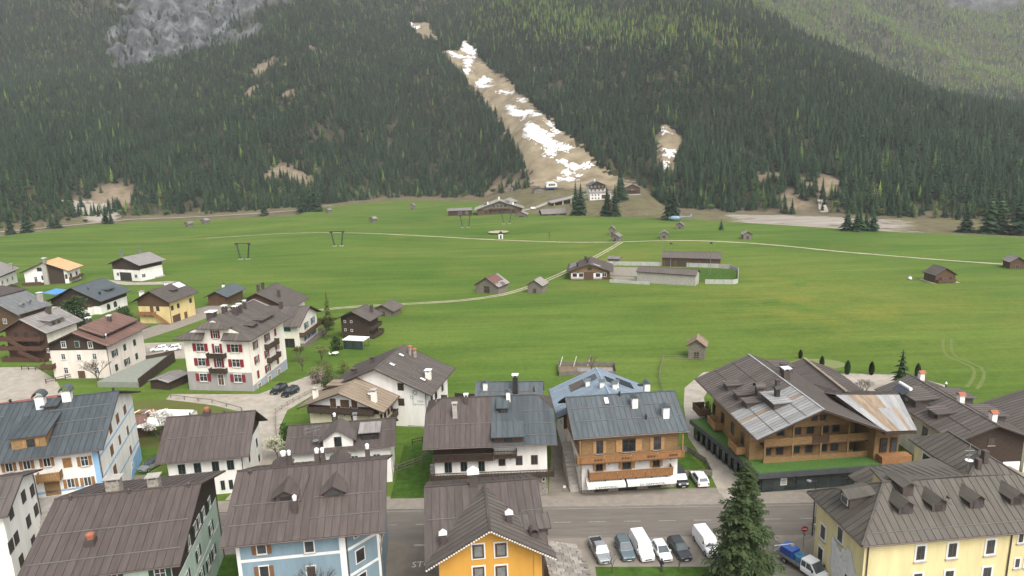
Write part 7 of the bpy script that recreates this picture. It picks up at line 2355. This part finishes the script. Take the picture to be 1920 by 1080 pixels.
h.walls(wDARK); h.roof(rBROWN, 1.2, hipW=(5, 6.5), hipE=(5, 6.5), gutter=False)

# ---------------------------------------------------------------- person
def person(label, x, y, rz):
    a = empty('person', (x, y, .02), rz); tag(a, label, 'person')
    pts = {'pel': (0, 0, .92, .135), 'wst': (0, 0, 1.08, .13), 'chs': (0, -.02, 1.30, .15), 'nck': (0, -.01, 1.47, .055), 'hd0': (0, .0, 1.56, .085), 'hd1': (0, .01, 1.68, .085),
           'hl': (-.09, 0, .86, .10), 'kl': (-.10, .01, .48, .065), 'al': (-.10, -.02, .08, .045), 'tl': (-.11, .13, .03, .035),
           'hr': (.09, 0, .86, .10), 'kr': (.10, .02, .48, .065), 'ar': (.10, .0, .08, .045), 'tr': (.11, .15, .03, .035),
           'sl': (-.18, -.01, 1.40, .06), 'el': (-.24, .02, 1.13, .048), 'wl': (-.2, .18, 1.02, .035), 'pl': (-.17, .26, 1.03, .032),
           'sr': (.18, -.01, 1.40, .06), 'er': (.25, .0, 1.12, .048), 'wr': (.22, .14, .96, .035), 'pr': (.2, .2, .9, .032)}
    ed = 'pel wst,wst chs,chs nck,nck hd0,hd0 hd1,pel hl,hl kl,kl al,al tl,pel hr,hr kr,kr ar,ar tr,chs sl,sl el,el wl,wl pl,chs sr,sr er,er wr,wr pr'.split(',')
    names = list(pts)
    v = [pts[n][:3] for n in names]
    e = [tuple(names.index(q) for q in k.split()) for k in ed]
    rad = [pts[n][3] for n in names]
    for side, pw in (('l', 'pl'), ('r', 'pr')):      # five fingers each
        base = Vector(pts[pw][:3])
        for k, (dx, ln) in enumerate(((-.028, .075), (-.01, .085), (.01, .08), (.026, .06))):
            i0 = len(v); v += [tuple(base + Vector((dx, .03, -.01))), tuple(base + Vector((dx * 1.2, .03 + ln, -.03)))]; rad += [.009, .007]
            e += [(names.index(pw), i0), (i0, i0 + 1)]
        i0 = len(v); s = 1 if side == 'l' else -1
        v += [tuple(base + Vector((s * .035, .0, .01))), tuple(base + Vector((s * .05, .05, .0)))]; rad += [.010, .008]
        e += [(names.index(pw), i0), (i0, i0 + 1)]
    me = bpy.data.meshes.new('body'); me.from_pydata(v, e, [])
    o = bpy.data.objects.new('body', me); COL.objects.link(o); o.parent = a
    sk = o.modifiers.new('skin', 'SKIN')
    for i, r in enumerate(rad):
        me.skin_vertices[0].data[i].radius = (r, r)
        me.skin_vertices[0].data[i].use_root = (i == 0)
    o.modifiers.new('sub', 'SUBSURF').levels = 1
    o.modifiers['sub'].render_levels = 1
    me.materials.append(mat('skin', (.42, .26, .19), .6, var=.1))
    MB().lathe([(.17, 0), (.19, .2), (.2, .45), (.19, .6), (.09, .68)], 12, (0, -.01, .82)).build('coat', mat('coat_dark', (.022, .016, .034), .9, var=.2), a, smooth=True)
    for s, el, wl in ((-1, 'el', 'wl'), (1, 'er', 'wr')):
        sh_ = pts['sl' if s < 0 else 'sr'][:3]
        MB().tube(sh_, pts[el][:3], .085, .068, 8).tube(pts[el][:3], pts[wl][:3], .068, .055, 8).build('sleeve', MATS['coat_dark'], a, kind='stuff')
    for s, n0 in ((-1, 'l'), (1, 'r')):
        MB().tube(pts['h' + n0][:3], pts['k' + n0][:3], .115, .085, 8).tube(pts['k' + n0][:3], pts['a' + n0][:3], .085, .07, 8).build('trouser_leg', mat('trousers', (.06, .07, .062), .9), a, kind='stuff')
        f = pts['a' + n0]
        MB().box(f[0] - .05, f[0] + .05, -.08, .2, 0, .09).build('shoe', BLACK, a)
    MB().lathe([(.06, 1.50), (.1, 1.56), (.112, 1.65), (.1, 1.74), (.05, 1.79)], 12, (0, -.025, 0)).build('hair', mat('hair_dark', (.012, .010, .012), .7), a, smooth=True)
    MB().tube((.02, .085, 1.61), (.0, .115, 1.60), .018, .012, 6).build('nose', MATS['skin'], a)
    for s in (-1, 1):
        MB().lathe([(.012, 0), (.012, .006)], 8, (s * .033, .082, 1.645)).build('eye', BLACK, a)
        MB().box(s * .09 - .01, s * .09 + .01, -.02, .02, 1.59, 1.66).build('ear', MATS['skin'], a)
    MB().box(-.03, .03, .08, .09, 1.555, 1.565).build('mouth', mat('lips', (.3, .1, .09), .6), a)
    return a


person('person in a dark coat standing on the lawn before the white hatchback', 17.9, 77.9, RAD(150))

# ---------------------------------------------------------------- vegetation
def leafm(name, c, rnd=.42, var=.3, scale=.6):
    m = mat(name, c, .85, 0, var, scale, rnd=rnd, alpha_leaf=True)
    return m


FSPR = leafm('spruce_needles', (.036, .066, .031))
FSPR2 = leafm('spruce_needles_dark', (.025, .050, .026))
FLAR = leafm('larch_needles', (.155, .225, .050))
FLAR2 = leafm('larch_needles_pale', (.090, .150, .045))
FBARE = leafm('bare_twigs', (.11, .088, .065))
FSHR = leafm('shrub_leaves', (.10, .115, .035))
FBUSH = leafm('bush_leaves', (.030, .052, .020))
FBLOS = leafm('blossom', (.62, .60, .55), .1, .1)
BARK = mat('bark', (.075, .058, .045), .9, var=.3, scale=3)


def quad_leaf(b, c, d, n, l, w):
    """kite-shaped leaf from c along d"""
    s = d.cross(n)
    if s.length < 1e-4:
        s = Vector((1, 0, 0))
    s.normalize()
    i = len(b.v)
    b.v += [tuple(c), tuple(c + d * l * .5 + s * w), tuple(c + d * l), tuple(c + d * l * .5 - s * w)]
    b.f.append((i, i + 1, i + 2, i + 3))


def spruce_far(seed, H=22.0, tiers=17, m=11, rr=.16, mt=None, thin=0.0, low=.06):
    r = random.Random(seed)
    b = MB()
    for i in range(tiers):
        f = low + (1 - low) * (i + r.uniform(-.3, .3)) / tiers
        f = max(low, f)
        z = H * f
        rad = H * rr * (1 - f) ** .82 * r.uniform(.82, 1.12) + .25
        k = max(4, int(m * (1 - f * .5)))
        ph = r.uniform(0, 6.28)
        for j in range(k):
            if r.random() < thin:
                continue
            t = ph + 6.283 * j / k + r.uniform(-.3, .3)
            d = Vector((math.cos(t), math.sin(t), -r.uniform(.25, .6)))
            l = rad * r.uniform(.75, 1.2)
            n = Vector((math.cos(t) * .4, math.sin(t) * .4, 1))
            quad_leaf(b, Vector((0, 0, z + l * .15)), d.normalized(), n, l * 1.15, l * .44)
    b.tube((0, 0, H * (low + .04)), (0, 0, H * .96), H * rr * .42, .08, 7)
    b.tube((0, 0, H * .9), (0, 0, H * 1.02), .14, .02, 4)
    crown = b.mesh('crown', mt or FSPR)
    trunk = MB().tube((0, 0, -1.5), (0, 0, H * .95), H * .013 + .05, .04, 5).mesh('trunk', BARK)
    return trunk, crown


def join_mesh(name, parts):
    v, f, mi, mats = [], [], [], []
    for me in parts:
        o = len(v)
        v += [tuple(x.co) for x in me.vertices]
        if me.materials[0] not in mats:
            mats.append(me.materials[0])
        k = mats.index(me.materials[0])
        for p in me.polygons:
            f.append(tuple(o + i for i in p.vertices)); mi.append(k)
    me = bpy.data.meshes.new(name); me.from_pydata(v, [], f)
    for m_ in mats:
        me.materials.append(m_)
    me.polygons.foreach_set('material_index', mi)
    me.update()
    return me


def larch(seed, H=22, mt=None):
    return spruce_far(seed, H, 17, 9, .20, mt or FLAR, .12, .14)


def bare_tree(seed, H, mt=BARK, spread=.5, depth=5, leaf=None, nleaf=2, lsize=.12, trunk_r=None, nb=3):
    """recursive bare tree: trunk mesh and crown mesh (twigs and any leaves)"""
    r = random.Random(seed)
    tb, cb, lb = MB(), MB(), MB()

    def grow(p, d, l, rad, lev):
        q = p + d * l
        (tb if lev < 2 else cb).tube(p, q, rad, rad * .68, 5 if lev < 2 else 3)
        if lev >= depth:
            if leaf:
                for _ in range(nleaf):
                    dd = Vector((r.uniform(-1, 1), r.uniform(-1, 1), r.uniform(-.4, 1))).normalized()
                    quad_leaf(lb, q + dd * lsize * r.uniform(0, 3), dd, Vector((r.uniform(-1, 1), r.uniform(-1, 1), 1)), lsize * 2, lsize * .7)
            return
        for k in range(nb if lev else nb + 1):
            t = r.uniform(0, 6.28)
            nd = (d + Vector((math.cos(t), math.sin(t), r.uniform(-.1, .5))) * spread * r.uniform(.7, 1.3)).normalized()
            grow(p + d * l * r.uniform(.6, 1), nd, l * r.uniform(.62, .82), rad * .6, lev + 1)
    grow(Vector((0, 0, -.3)), Vector((r.uniform(-.05, .05), r.uniform(-.05, .05), 1)), H * .3, trunk_r or H * .018, 0)
    tm = tb.mesh('trunk', BARK)
    parts = [cb.mesh('twigs', mt)]
    if leaf:
        parts.append(lb.mesh('leaves', leaf))
    return tm, (join_mesh('crown', parts) if len(parts) > 1 else parts[0])


def leafy(seed, H, R_, mt, n=900, ls=.3, flat=1.0, base=.15, nclump=14):
    """leaf-clump crown: clumps spread through an uneven volume"""
    r = random.Random(seed)
    b = MB()
    cl = []
    for _ in range(nclump):
        t, f = r.uniform(0, 6.28), r.uniform(0, 1)
        z = H * (base + (1 - base) * f)
        rr_ = R_ * math.sin(math.pi * (.18 + .75 * f)) * r.uniform(.2, .85)
        cl.append((Vector((rr_ * math.cos(t), rr_ * math.sin(t), z)), R_ * r.uniform(.25, .45)))
    for _ in range(n):
        c, cr = r.choice(cl)
        d = Vector((r.gauss(0, 1), r.gauss(0, 1), r.gauss(0, 1) * flat)).normalized()
        p = c + d * cr * r.uniform(.5, 1.05)
        dd = (d + Vector((r.uniform(-.7, .7), r.uniform(-.7, .7), r.uniform(-.7, .5)))).normalized()
        quad_leaf(b, p, dd, Vector((r.uniform(-1, 1), r.uniform(-1, 1), 1)), ls * r.uniform(.7, 1.4), ls * .4)
    tb = MB().tube((0, 0, -.3), (0, 0, H * .7), R_ * .07 + .03, .02, 6)
    for c, cr in cl:
        tb.tube((0, 0, H * .2), tuple(c), R_ * .03, .01, 4)
    return tb.mesh('trunk', BARK), b.mesh('crown', mt)


def plant(name, label, cat, meshes, x, y, s=1.0, rz=0.0, group=None, z=None, nm=('trunk', 'crown')):
    a = empty(name, (x, y, gz(x, y) if z is None else z), rz)
    a.scale = (s, s, s) if not isinstance(s, tuple) else s
    tag(a, label, cat, group)
    for me, n in zip(meshes, nm):
        ob(n, me, a)
    return a


# big spruce at the road
def big_spruce(H=16.9, R_=4.5):
    r = random.Random(5)
    b, tb, ib = MB(), MB(), MB()
    tb.tube((0, 0, -.3), (0, 0, H * .98), .36, .03, 8)
    n = 400
    for i in range(n):
        f = .03 + .97 * (i / n) ** 1.08
        z = H * f
        prof = (1 - f) ** .74
        t_ = i * 2.39996 + r.uniform(-.35, .35)
        L = R_ * prof * (r.uniform(.6, 1.02) + .16 * math.sin(z * 1.9 + t_ * 2) + .12 * math.sin(z * 3.7 - t_ * 3)) + .25
        t = t_
        out = Vector((math.cos(t), math.sin(t), 0))
        up0 = .15 + .55 * f
        pts = []
        for k in range(7):
            q = k / 6
            pts.append(Vector((0, 0, z)) + out * L * q + Vector((0, 0, L * (up0 * q - .75 * q * q + (.28 * q ** 4)))))
        for k in range(6):
            tb.tube(pts[k], pts[k + 1], .035 * (1 - k / 7) * (.4 + prof), .03 * (1 - (k + 1) / 7) * (.4 + prof), 3)
        side = Vector((-out.y, out.x, 0))
        for k in range(2, 14):
            q = k / 13
            c = pts[min(5, int(q * 6))].lerp(pts[min(6, int(q * 6) + 1)], (q * 6) % 1 if q < 1 else 1)
            tw = L * .34 * (1 - q * .55) * r.uniform(.7, 1.2)
            for s in (-1, 1):
                d = (side * s * r.uniform(.7, 1) + out * r.uniform(.35, .8) + Vector((0, 0, -r.uniform(.1, .5)))).normalized()
                for w_ in range(3):
                    cc = c + d * tw * (w_ / 3)
                    d2 = (d + Vector((r.uniform(-.5, .5), r.uniform(-.5, .5), r.uniform(-.6, .15)))).normalized()
                    quad_leaf(b, cc, d2, Vector((r.uniform(-.5, .5), r.uniform(-.5, .5), 1)), tw * .75, .085 + tw * .05)
            if q > .85:
                quad_leaf(b, c, (out + Vector((0, 0, .2))).normalized(), Vector((0, 0, 1)), tw * .8, .1)
    return tb.mesh('trunk', BARK), b.mesh('crown', leafm('near_spruce_needles', (.042, .062, .024), .1, .5, 1.0))


plant('spruce_tree', 'big dark spruce standing by the road in front of the hotel', 'tree', big_spruce(), 26.7, 74.0)

# garden trees and shrubs near the houses
plant('bare_tree', 'leafless round crowned tree in front of the green shuttered house', 'tree', bare_tree(3, 9.0, FBARE, .62, 6), -99.0, 156.5)
plant('blossom_tree', 'white blossoming tree beside the garden canopy', 'tree', bare_tree(9, 7.5, BARK, .42, 5, FBLOS, 5, .16), -66.0, 119.5)
plant('bare_tree', 'thin leafless tree against the blue house front', 'tree', bare_tree(12, 12.5, FBARE, .42, 6), -22.8, 66.2)
plant('blossom_shrub', 'pale flowering shrub at the end of the plain white house', 'shrub', bare_tree(21, 5.0, BARK, .55, 5, leafm('pale_flowers', (.42, .42, .30), .1), 4, .14), -42.0, 112.5)
plant('evergreen_bush', 'dark evergreen bush by the corner of the plain white house', 'bush', leafy(31, 3.6, 1.6, FBUSH, 700, .3), -42.5, 118.5)
plant('conifer', 'bushy dark green conifer behind the red timber chalet', 'tree', leafy(33, 10.5, 5.4, FBUSH, 3200, .6, nclump=26), -137.0, 212.0)
plant('conifer', 'smaller green conifer left of the yellow house', 'tree', leafy(34, 8.5, 4.2, FBUSH, 2400, .5, nclump=22), -117.5, 203.5)
plant('larch_tree', 'slender pale green larch right of the balcony house', 'tree', larch(77, 13, leafm('larch_near', (.075, .10, .028))), -56.2, 204.0, (.85, .85, .95))
plant('birch_tree', 'light green budding tree below the larch', 'tree', bare_tree(41, 8.5, FBARE, .5, 5, FSHR, 4, .2), -54.0, 193)
plant('round_bush', 'round clipped dark bush beside the glazed shelter', 'bush', leafy(44, 3.4, 2.0, FBUSH, 1200, .28, base=.05, nclump=20), -48.5, 181.5)
SHR = [leafy(51 + k, 2.6, 1.7, (FSHR, FBARE, FBUSH)[k % 3], 500, .26, base=.05) for k in range(3)]
BTR = [bare_tree(61 + k, 5.5, FBARE, .6, 5, (None, FSHR)[k % 2], 2, .14) for k in range(2)]
for i, (x, y, k, s, lb) in enumerate(((-52.5, 163.5, 0, 1.1, 'leafless'), (-49.0, 168, 1, 1.2, 'budding'), (-46.5, 160.5, 0, .9, 'leafless'), (-55.5, 170.5, 1, 1.0, 'budding'))):
    plant('garden_tree', 'small %s garden tree %s' % (lb, ('nearest the red shuttered house', 'highest in the garden', 'lowest, above the black cars', 'beside the balcony house')[i]), 'tree', BTR[k], x, y, s, i)
for i, (x, y, k, s) in enumerate(((-46.0, 153.5, 1, 1.5), (-44.2, 156.5, 0, 1.2), (-43.0, 151, 2, 1.0), (-40.5, 148, 1, 1.2), (-41.5, 160, 0, 1.1), (-38.5, 155, 1, .9), (-47.5, 157, 2, .9))):
    plant('garden_shrub', 'garden shrub in the hedge between the black cars and the lettered house', 'shrub', SHR[k], x, y, s, i * 1.3, 'garden hedge shrubs')
plant('bare_shrub', 'bare brown shrub on the gravel lot behind the hotel', 'shrub', bare_tree(71, 6.5, FBARE, .7, 6), 70.6, 131.5)
plant('bare_shrub', 'smaller bare shrub right of it on the gravel lot', 'shrub', bare_tree(72, 4.5, FBARE, .7, 5), 75.0, 131.0)
plant('bare_shrub', 'brown leafless bush on the meadow at the right edge', 'shrub', bare_tree(73, 7.5, FBARE, .7, 6), 103.0, 127.0)
plant('bare_sapling', 'thin bare sapling in front of the silver pickup', 'sapling', bare_tree(75, 4.5, BARK, .3, 4, nb=2), 11.6, 77.8)
plant('bare_sapling', 'thin bare sapling beside the dark grey car on the lawn', 'sapling', bare_tree(76, 3.6, BARK, .35, 4, nb=2), 20.0, 77.6)
plant('bare_sapling', 'slender bare tree in the vegetable plot', 'sapling', bare_tree(78, 5.5, FBARE, .45, 5), 18.2, 155.5)
plant('pine_tree', 'dark pine with layered branches beside the gravel lot', 'tree', spruce_far(81, 9.5, 11, 8, .30, FBUSH, .12), 79.8, 135.2)


def column(seed, H, R_, mt, n, ls):
    r = random.Random(seed)
    b = MB()
    for _ in range(n):
        f = r.random() ** .9
        t = r.uniform(0, 6.28)
        q = R_ * (math.sin(math.pi * min(1, .12 + f * .92)) ** .6) * r.uniform(.75, 1.05)
        d = Vector((math.cos(t) * .5, math.sin(t) * .5, 1)).normalized()
        quad_leaf(b, Vector((q * math.cos(t), q * math.sin(t), H * f)), d, Vector((math.cos(t), math.sin(t), .2)), ls * r.uniform(.7, 1.3), ls * .4)
    return MB().tube((0, 0, -.2), (0, 0, H * .9), R_ * .5, .03, 6).mesh('trunk', BARK), b.mesh('crown', mt)


CYP = column(83, 3.1, .55, leafm('cypress', (.026, .048, .020)), 900, .3)
for i, (x, y, s, lb) in enumerate(((70.0, 161.3, .8, 'first from left, half hidden by the brown roof'), (71.7, 153.4, .9, 'second from left'), (75.2, 148.3, 1.0, 'third from left'), (80.2, 147.4, .95, 'fourth from left'), (89.0, 144.7, 1.0, 'last at the right'))):
    plant('columnar_cypress', 'narrow cypress along the gravel lot, ' + lb, 'tree', CYP, x, y, (s, s, s * (.85 if i == 0 else 1)), i, 'cypresses along the gravel lot')
for i, (x, y, lb) in enumerate(((36.6, 124.5, 'yellow green potted shrub on the hotel side balcony'),)):
    plant('potted_shrub', lb, 'shrub', leafy(88, 3.2, 1.4, FSHR, 500, .3, base=.05), x, y)

# ---------------------------------------------------------------- forest
SPR = [spruce_far(100 + k, 22, 15, 10, (.22, .25, .20, .26, .23)[k], (FSPR, FSPR2, FSPR, FSPR2, FSPR)[k], (0, .05, 0, .1, .05)[k]) for k in range(5)]
LAR = [larch(120 + k, 21, (FLAR, FLAR2)[k]) for k in range(2)]
DEAD = [bare_tree(130, 14, FBARE, .55, 5), leafy(131, 15, 5.5, FLAR2, 260, 1.5, base=.12), leafy(132, 13, 5, leafm('budding_beech', (.16, .17, .07)), 220, 1.4, base=.12)]
near_big = [(-247, 698), (58, 565), (54, 567), (77, 549), (83, 547), (117, 508), (121, 512), (204, 415), (201, 411), (206, 405), (210, 406), (214, 405), (208, 413), (278, 419), (287, 411), (292, 410), (296, 400), (-422, 585), (-417, 597), (-413, 633), (-419, 634), (-216, 728), (-190, 692), (-196, 700), (-204, 712), (-210, 706), (-364, 625), (-358, 623), (107, 663), (103, 655), (134, 437)]
near_s = [q * 1.45 for q in [.75, .85, .9, .75, .8, .85, .8, .42, .42, .45, .42, .42, .42, .55, .8, .8, .85, .75, .7, .6, .6, 1.0, .8, .9, .95, .9, .55, .45, .9, .8, .24]]
near_lb = ['lone dark spruce on the valley road', 'tall spruce of the pair right of the lodge', 'second tall spruce of the pair right of the lodge', 'left spruce of the pair by the river', 'right spruce of the pair by the river', 'spruce behind the helicopter', 'second spruce behind the helicopter'] + ['short spruce in the dense clump on the river bank'] * 6 + ['single spruce on the bank right of the river clump', 'broad spruce near the right edge', 'second broad spruce near the right edge', 'spruce at the right edge of the meadow', 'spruce at the left edge of the meadow', 'second spruce at the left edge of the meadow', 'left small spruce by the road bend', 'right small spruce by the road bend'] + ['spruce in the group where forest meets the meadow rise'] * 5 + ['small spruce of the pair by the gravel fan', 'smaller spruce of the pair by the gravel fan', 'dark spruce beside the mountain hotel', 'second dark spruce beside the mountain hotel', 'small round spruce alone on the meadow']
for i, ((x, y), s, lb) in enumerate(zip(near_big, near_s, near_lb)):
    w = 1.35 if 'clump' in lb or 'broad' in lb or 'round' in lb else 1.1
    plant('spruce_tree', lb, 'tree', SPR[i % 5], x, y, (s * w, s * w, s), i * 1.1, 'single spruces on the meadow and river bank')

# scatter points for the whole forest
pts = []
def scatter(n, y0, y1, u0=-.80, u1=.80):
    yy = np.sqrt(rng.uniform((y0 + 80) ** 2, (y1 + 80) ** 2, n)) - 80
    uu = rng.uniform(u0, u1, n)
    return uu * (yy + 80), yy, uu


X1, Y1, U1 = scatter(84000, 480, 1700)
X2, Y2, U2 = scatter(70000, 1350, 2500)
sel2 = Y2 > 1250 + 400 * np.clip(U2, -.3, 1)
X = np.concatenate([X1, X2[sel2]]); Y = np.concatenate([Y1, Y2[sel2]]); U = X / (Y + 80)
far = np.concatenate([np.zeros(len(X1), bool), np.ones(int(sel2.sum()), bool)])
ok = Y > tcol(U, 2) + rng.uniform(-6, 14, len(X))
for p in (PISTE, PISTE_TOP, PISTE2):
    ok &= ~inpoly(X + rng.normal(0, 1.5, len(X)), Y + rng.normal(0, 1.5, len(X)), p)
for (cx, cy), rad in CLEAR:
    d = np.hypot(X - cx, (Y - cy) * .7) / (rad * .6)
    ok &= ~((d < 1.1) & (rng.random(len(X)) < 1.25 - .6 * d))
ok &= ~((rockness(X, Y) > .3) & (rng.random(len(X)) < .80 + .2 * np.sin(X * .02) * np.sin(Y * .03)))
dens = .5 + .5 * np.sin(X * .021 + np.sin(Y * .017) * 2) * np.sin(Y * .019 + X * .004)
gap = np.sin(X * .037 + 1.7) * np.sin(Y * .031 + X * .011) + .6 * np.sin(X * .071 - Y * .053)
ok &= rng.random(len(X)) < np.where(gap > 1.05, .35, .74 + .4 * dens)
ok &= ~((U > .3) & (U < .42) & (Y < tcol(U, 2) + 45) & (rng.random(len(X)) < .6))
ok &= ~((U < -.38) & (U > -.6) & (Y < tcol(U, 2) + 50) & (rng.random(len(X)) < .55))
X, Y, U, far = X[ok], Y[ok], U[ok], far[ok]
Zf = height(X, Y)
# tree kind: larches more often high on the right and in the back
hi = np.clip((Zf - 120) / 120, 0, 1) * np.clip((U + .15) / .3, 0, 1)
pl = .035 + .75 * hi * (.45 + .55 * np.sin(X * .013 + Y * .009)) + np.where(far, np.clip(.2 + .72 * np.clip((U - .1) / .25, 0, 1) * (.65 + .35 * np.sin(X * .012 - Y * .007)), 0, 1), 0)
rr_ = rng.random(len(X))
kind = rng.integers(0, 5, len(X))
kind = np.where(rr_ < pl, 5 + (rng.random(len(X)) < .55), kind)
kind = np.where((rr_ > .97) & ~far, 7, kind)
kind = np.where((rr_ > .90) & (rr_ < .97) & ((Zf > 90) | (Y < tcol(U, 2) + 70)), 8 + (rng.random(len(X)) < .5), kind)
sunlit = (kind >= 5) & (kind < 7) & ((far & (U > .0)) | (hi > .35))  # upper and back right larches that get the brighter, sun-painted copies
kind = np.where(sunlit, 10 + (rng.random(len(X)) < .45), kind)
size = np.clip(rng.normal(.62, .17, len(X)), .28, 1.15) * np.where(kind == 7, .8, 1) * np.clip(.75 + (Y - tcol(U, 2)) / 250, .75, 1.0)
rot = rng.uniform(0, 6.28, len(X))
# the 300 that show largest stand as single trees
app = size / np.hypot(X, Y) * (np.abs(X) < Y * .72)
order = np.argsort(-app)
single, rest = order[:268], order[268:]
LARB = [larch(124 + k, 19, leafm(('larch_sunlit_green', 'larch_sunlit_yellow')[k], ((.17, .27, .055), (.26, .33, .065))[k], .3)) for k in range(2)]  # brighter larch copies: sunshine on the upper slopes is put into their colour
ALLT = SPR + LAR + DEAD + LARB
REG = [(-9, 'at the far left edge'), (-.56, 'above the gravel fan at left'), (-.40, 'behind the left valley road'), (-.27, 'above the meadow rise'), (-.06, 'left of the ski slope'), (.10, 'beside the ski slope foot'), (.17, 'by the narrow side run'), (.25, 'above the river bend'), (.36, 'around the forest track'), (.47, 'above the gravel bank at right'), (.57, 'at the far right edge')]
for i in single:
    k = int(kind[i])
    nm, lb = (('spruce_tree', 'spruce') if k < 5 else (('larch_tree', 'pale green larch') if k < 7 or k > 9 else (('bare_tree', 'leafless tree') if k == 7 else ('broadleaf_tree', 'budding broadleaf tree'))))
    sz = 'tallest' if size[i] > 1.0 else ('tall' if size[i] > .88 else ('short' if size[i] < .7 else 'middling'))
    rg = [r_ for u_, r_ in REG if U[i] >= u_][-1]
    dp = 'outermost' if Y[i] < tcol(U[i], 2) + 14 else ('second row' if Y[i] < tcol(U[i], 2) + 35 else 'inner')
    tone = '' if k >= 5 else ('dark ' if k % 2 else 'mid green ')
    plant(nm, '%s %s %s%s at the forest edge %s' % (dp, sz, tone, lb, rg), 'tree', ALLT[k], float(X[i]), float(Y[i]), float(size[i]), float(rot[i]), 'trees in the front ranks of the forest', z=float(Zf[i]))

pc = bpy.data.collections.new('forest_kinds')
for k, (tm, cm) in enumerate(ALLT):
    o = bpy.data.objects.new('kind_%d' % k, join_mesh('kind_%d' % k, [tm, cm]))
    pc.objects.link(o)
me = bpy.data.meshes.new('forest')
me.vertices.add(len(rest))
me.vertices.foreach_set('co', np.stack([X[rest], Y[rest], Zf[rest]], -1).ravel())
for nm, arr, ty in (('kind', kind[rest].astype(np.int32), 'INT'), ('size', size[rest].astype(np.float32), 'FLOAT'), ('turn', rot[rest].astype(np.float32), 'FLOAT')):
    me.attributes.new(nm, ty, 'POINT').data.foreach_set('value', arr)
fo = ob('forest', me, kind='stuff')
tag(fo, 'dense conifer forest covering the mountain slopes behind the meadow', 'forest')
ng = bpy.data.node_groups.new('forest', 'GeometryNodeTree')
ng.interface.new_socket(name='Geometry', in_out='INPUT', socket_type='NodeSocketGeometry')
ng.interface.new_socket(name='Geometry', in_out='OUTPUT', socket_type='NodeSocketGeometry')
gi, go = ng.nodes.new('NodeGroupInput'), ng.nodes.new('NodeGroupOutput')
ci = ng.nodes.new('GeometryNodeCollectionInfo')
ci.inputs['Collection'].default_value = pc
ci.inputs['Separate Children'].default_value = True
ci.inputs['Reset Children'].default_value = True
ip = ng.nodes.new('GeometryNodeInstanceOnPoints')
ip.inputs['Pick Instance'].default_value = True


def nattr(n, ty):
    q = ng.nodes.new('GeometryNodeInputNamedAttribute'); q.data_type = ty; q.inputs['Name'].default_value = n
    return [s for s in q.outputs if s.enabled][0]


cx = ng.nodes.new('ShaderNodeCombineXYZ')
ng.links.new(nattr('turn', 'FLOAT'), cx.inputs[2])
e2r = ng.nodes.new('FunctionNodeEulerToRotation')
ng.links.new(cx.outputs[0], e2r.inputs[0])
ng.links.new(gi.outputs[0], ip.inputs['Points'])
ng.links.new(ci.outputs[0], ip.inputs['Instance'])
ng.links.new(nattr('kind', 'INT'), ip.inputs['Instance Index'])
ng.links.new(e2r.outputs[0], ip.inputs['Rotation'])
ng.links.new(nattr('size', 'FLOAT'), ip.inputs['Scale'])
ng.links.new(ip.outputs[0], go.inputs[0])
fo.modifiers.new('scatter', 'NODES').node_group = ng
print('forest trees', len(rest))

# riverside and roadside scrub
SCR = [bare_tree(140 + k, 7, FBARE, .7, 4, (FSHR, FLAR2, None)[k], 4, .45) for k in range(3)]
scr = [(-397, 733), (-392, 745), (-374, 731), (-400, 718), (-364, 735), (-385, 722), (-380, 740), (-410, 735), (-451, 729), (-431, 625), (-450, 614), (-431, 640), (-431, 678), (-408, 666), (-440, 660), (286, 533), (296, 521), (313, 509), (348, 509), (365, 516), (375, 513), (329, 516), (340, 500), (300, 512), (-57, 871), (-37, 880), (-80, 868), (-20, 862), (270, 571), (262, 583), (150, 640), (180, 622), (320, 498)]
for i, (x, y) in enumerate(scr):
    side = 'along the left valley road' if x < -300 else ('on the river bank at right' if x > 100 else 'below the forest left of the ski slope')
    plant('scrub_bush', 'brownish leafless scrub bush ' + side, 'bush', SCR[i % 3], x, y, .7 + .5 * ((i * 37) % 10) / 10, i * 1.7, 'scrub bushes ' + side)

# ---------------------------------------------------------------- haze
hz = MB().box(-3600, 3600, -300, 2900, -70, 1500).build('haze', None, kind='stuff')
hm = bpy.data.materials.new('haze'); hm.use_nodes = True
N = hm.node_tree.nodes
N.remove(N['Principled BSDF'])
pv = N.new('ShaderNodeVolumePrincipled')
pv.inputs['Color'].default_value = (.88, .92, .92, 1)
pv.inputs['Density'].default_value = 0.00012
pv.inputs['Anisotropy'].default_value = 0.2
hm.node_tree.links.new(pv.outputs[0], N['Material Output'].inputs['Volume'])
hz.data.materials.append(hm)
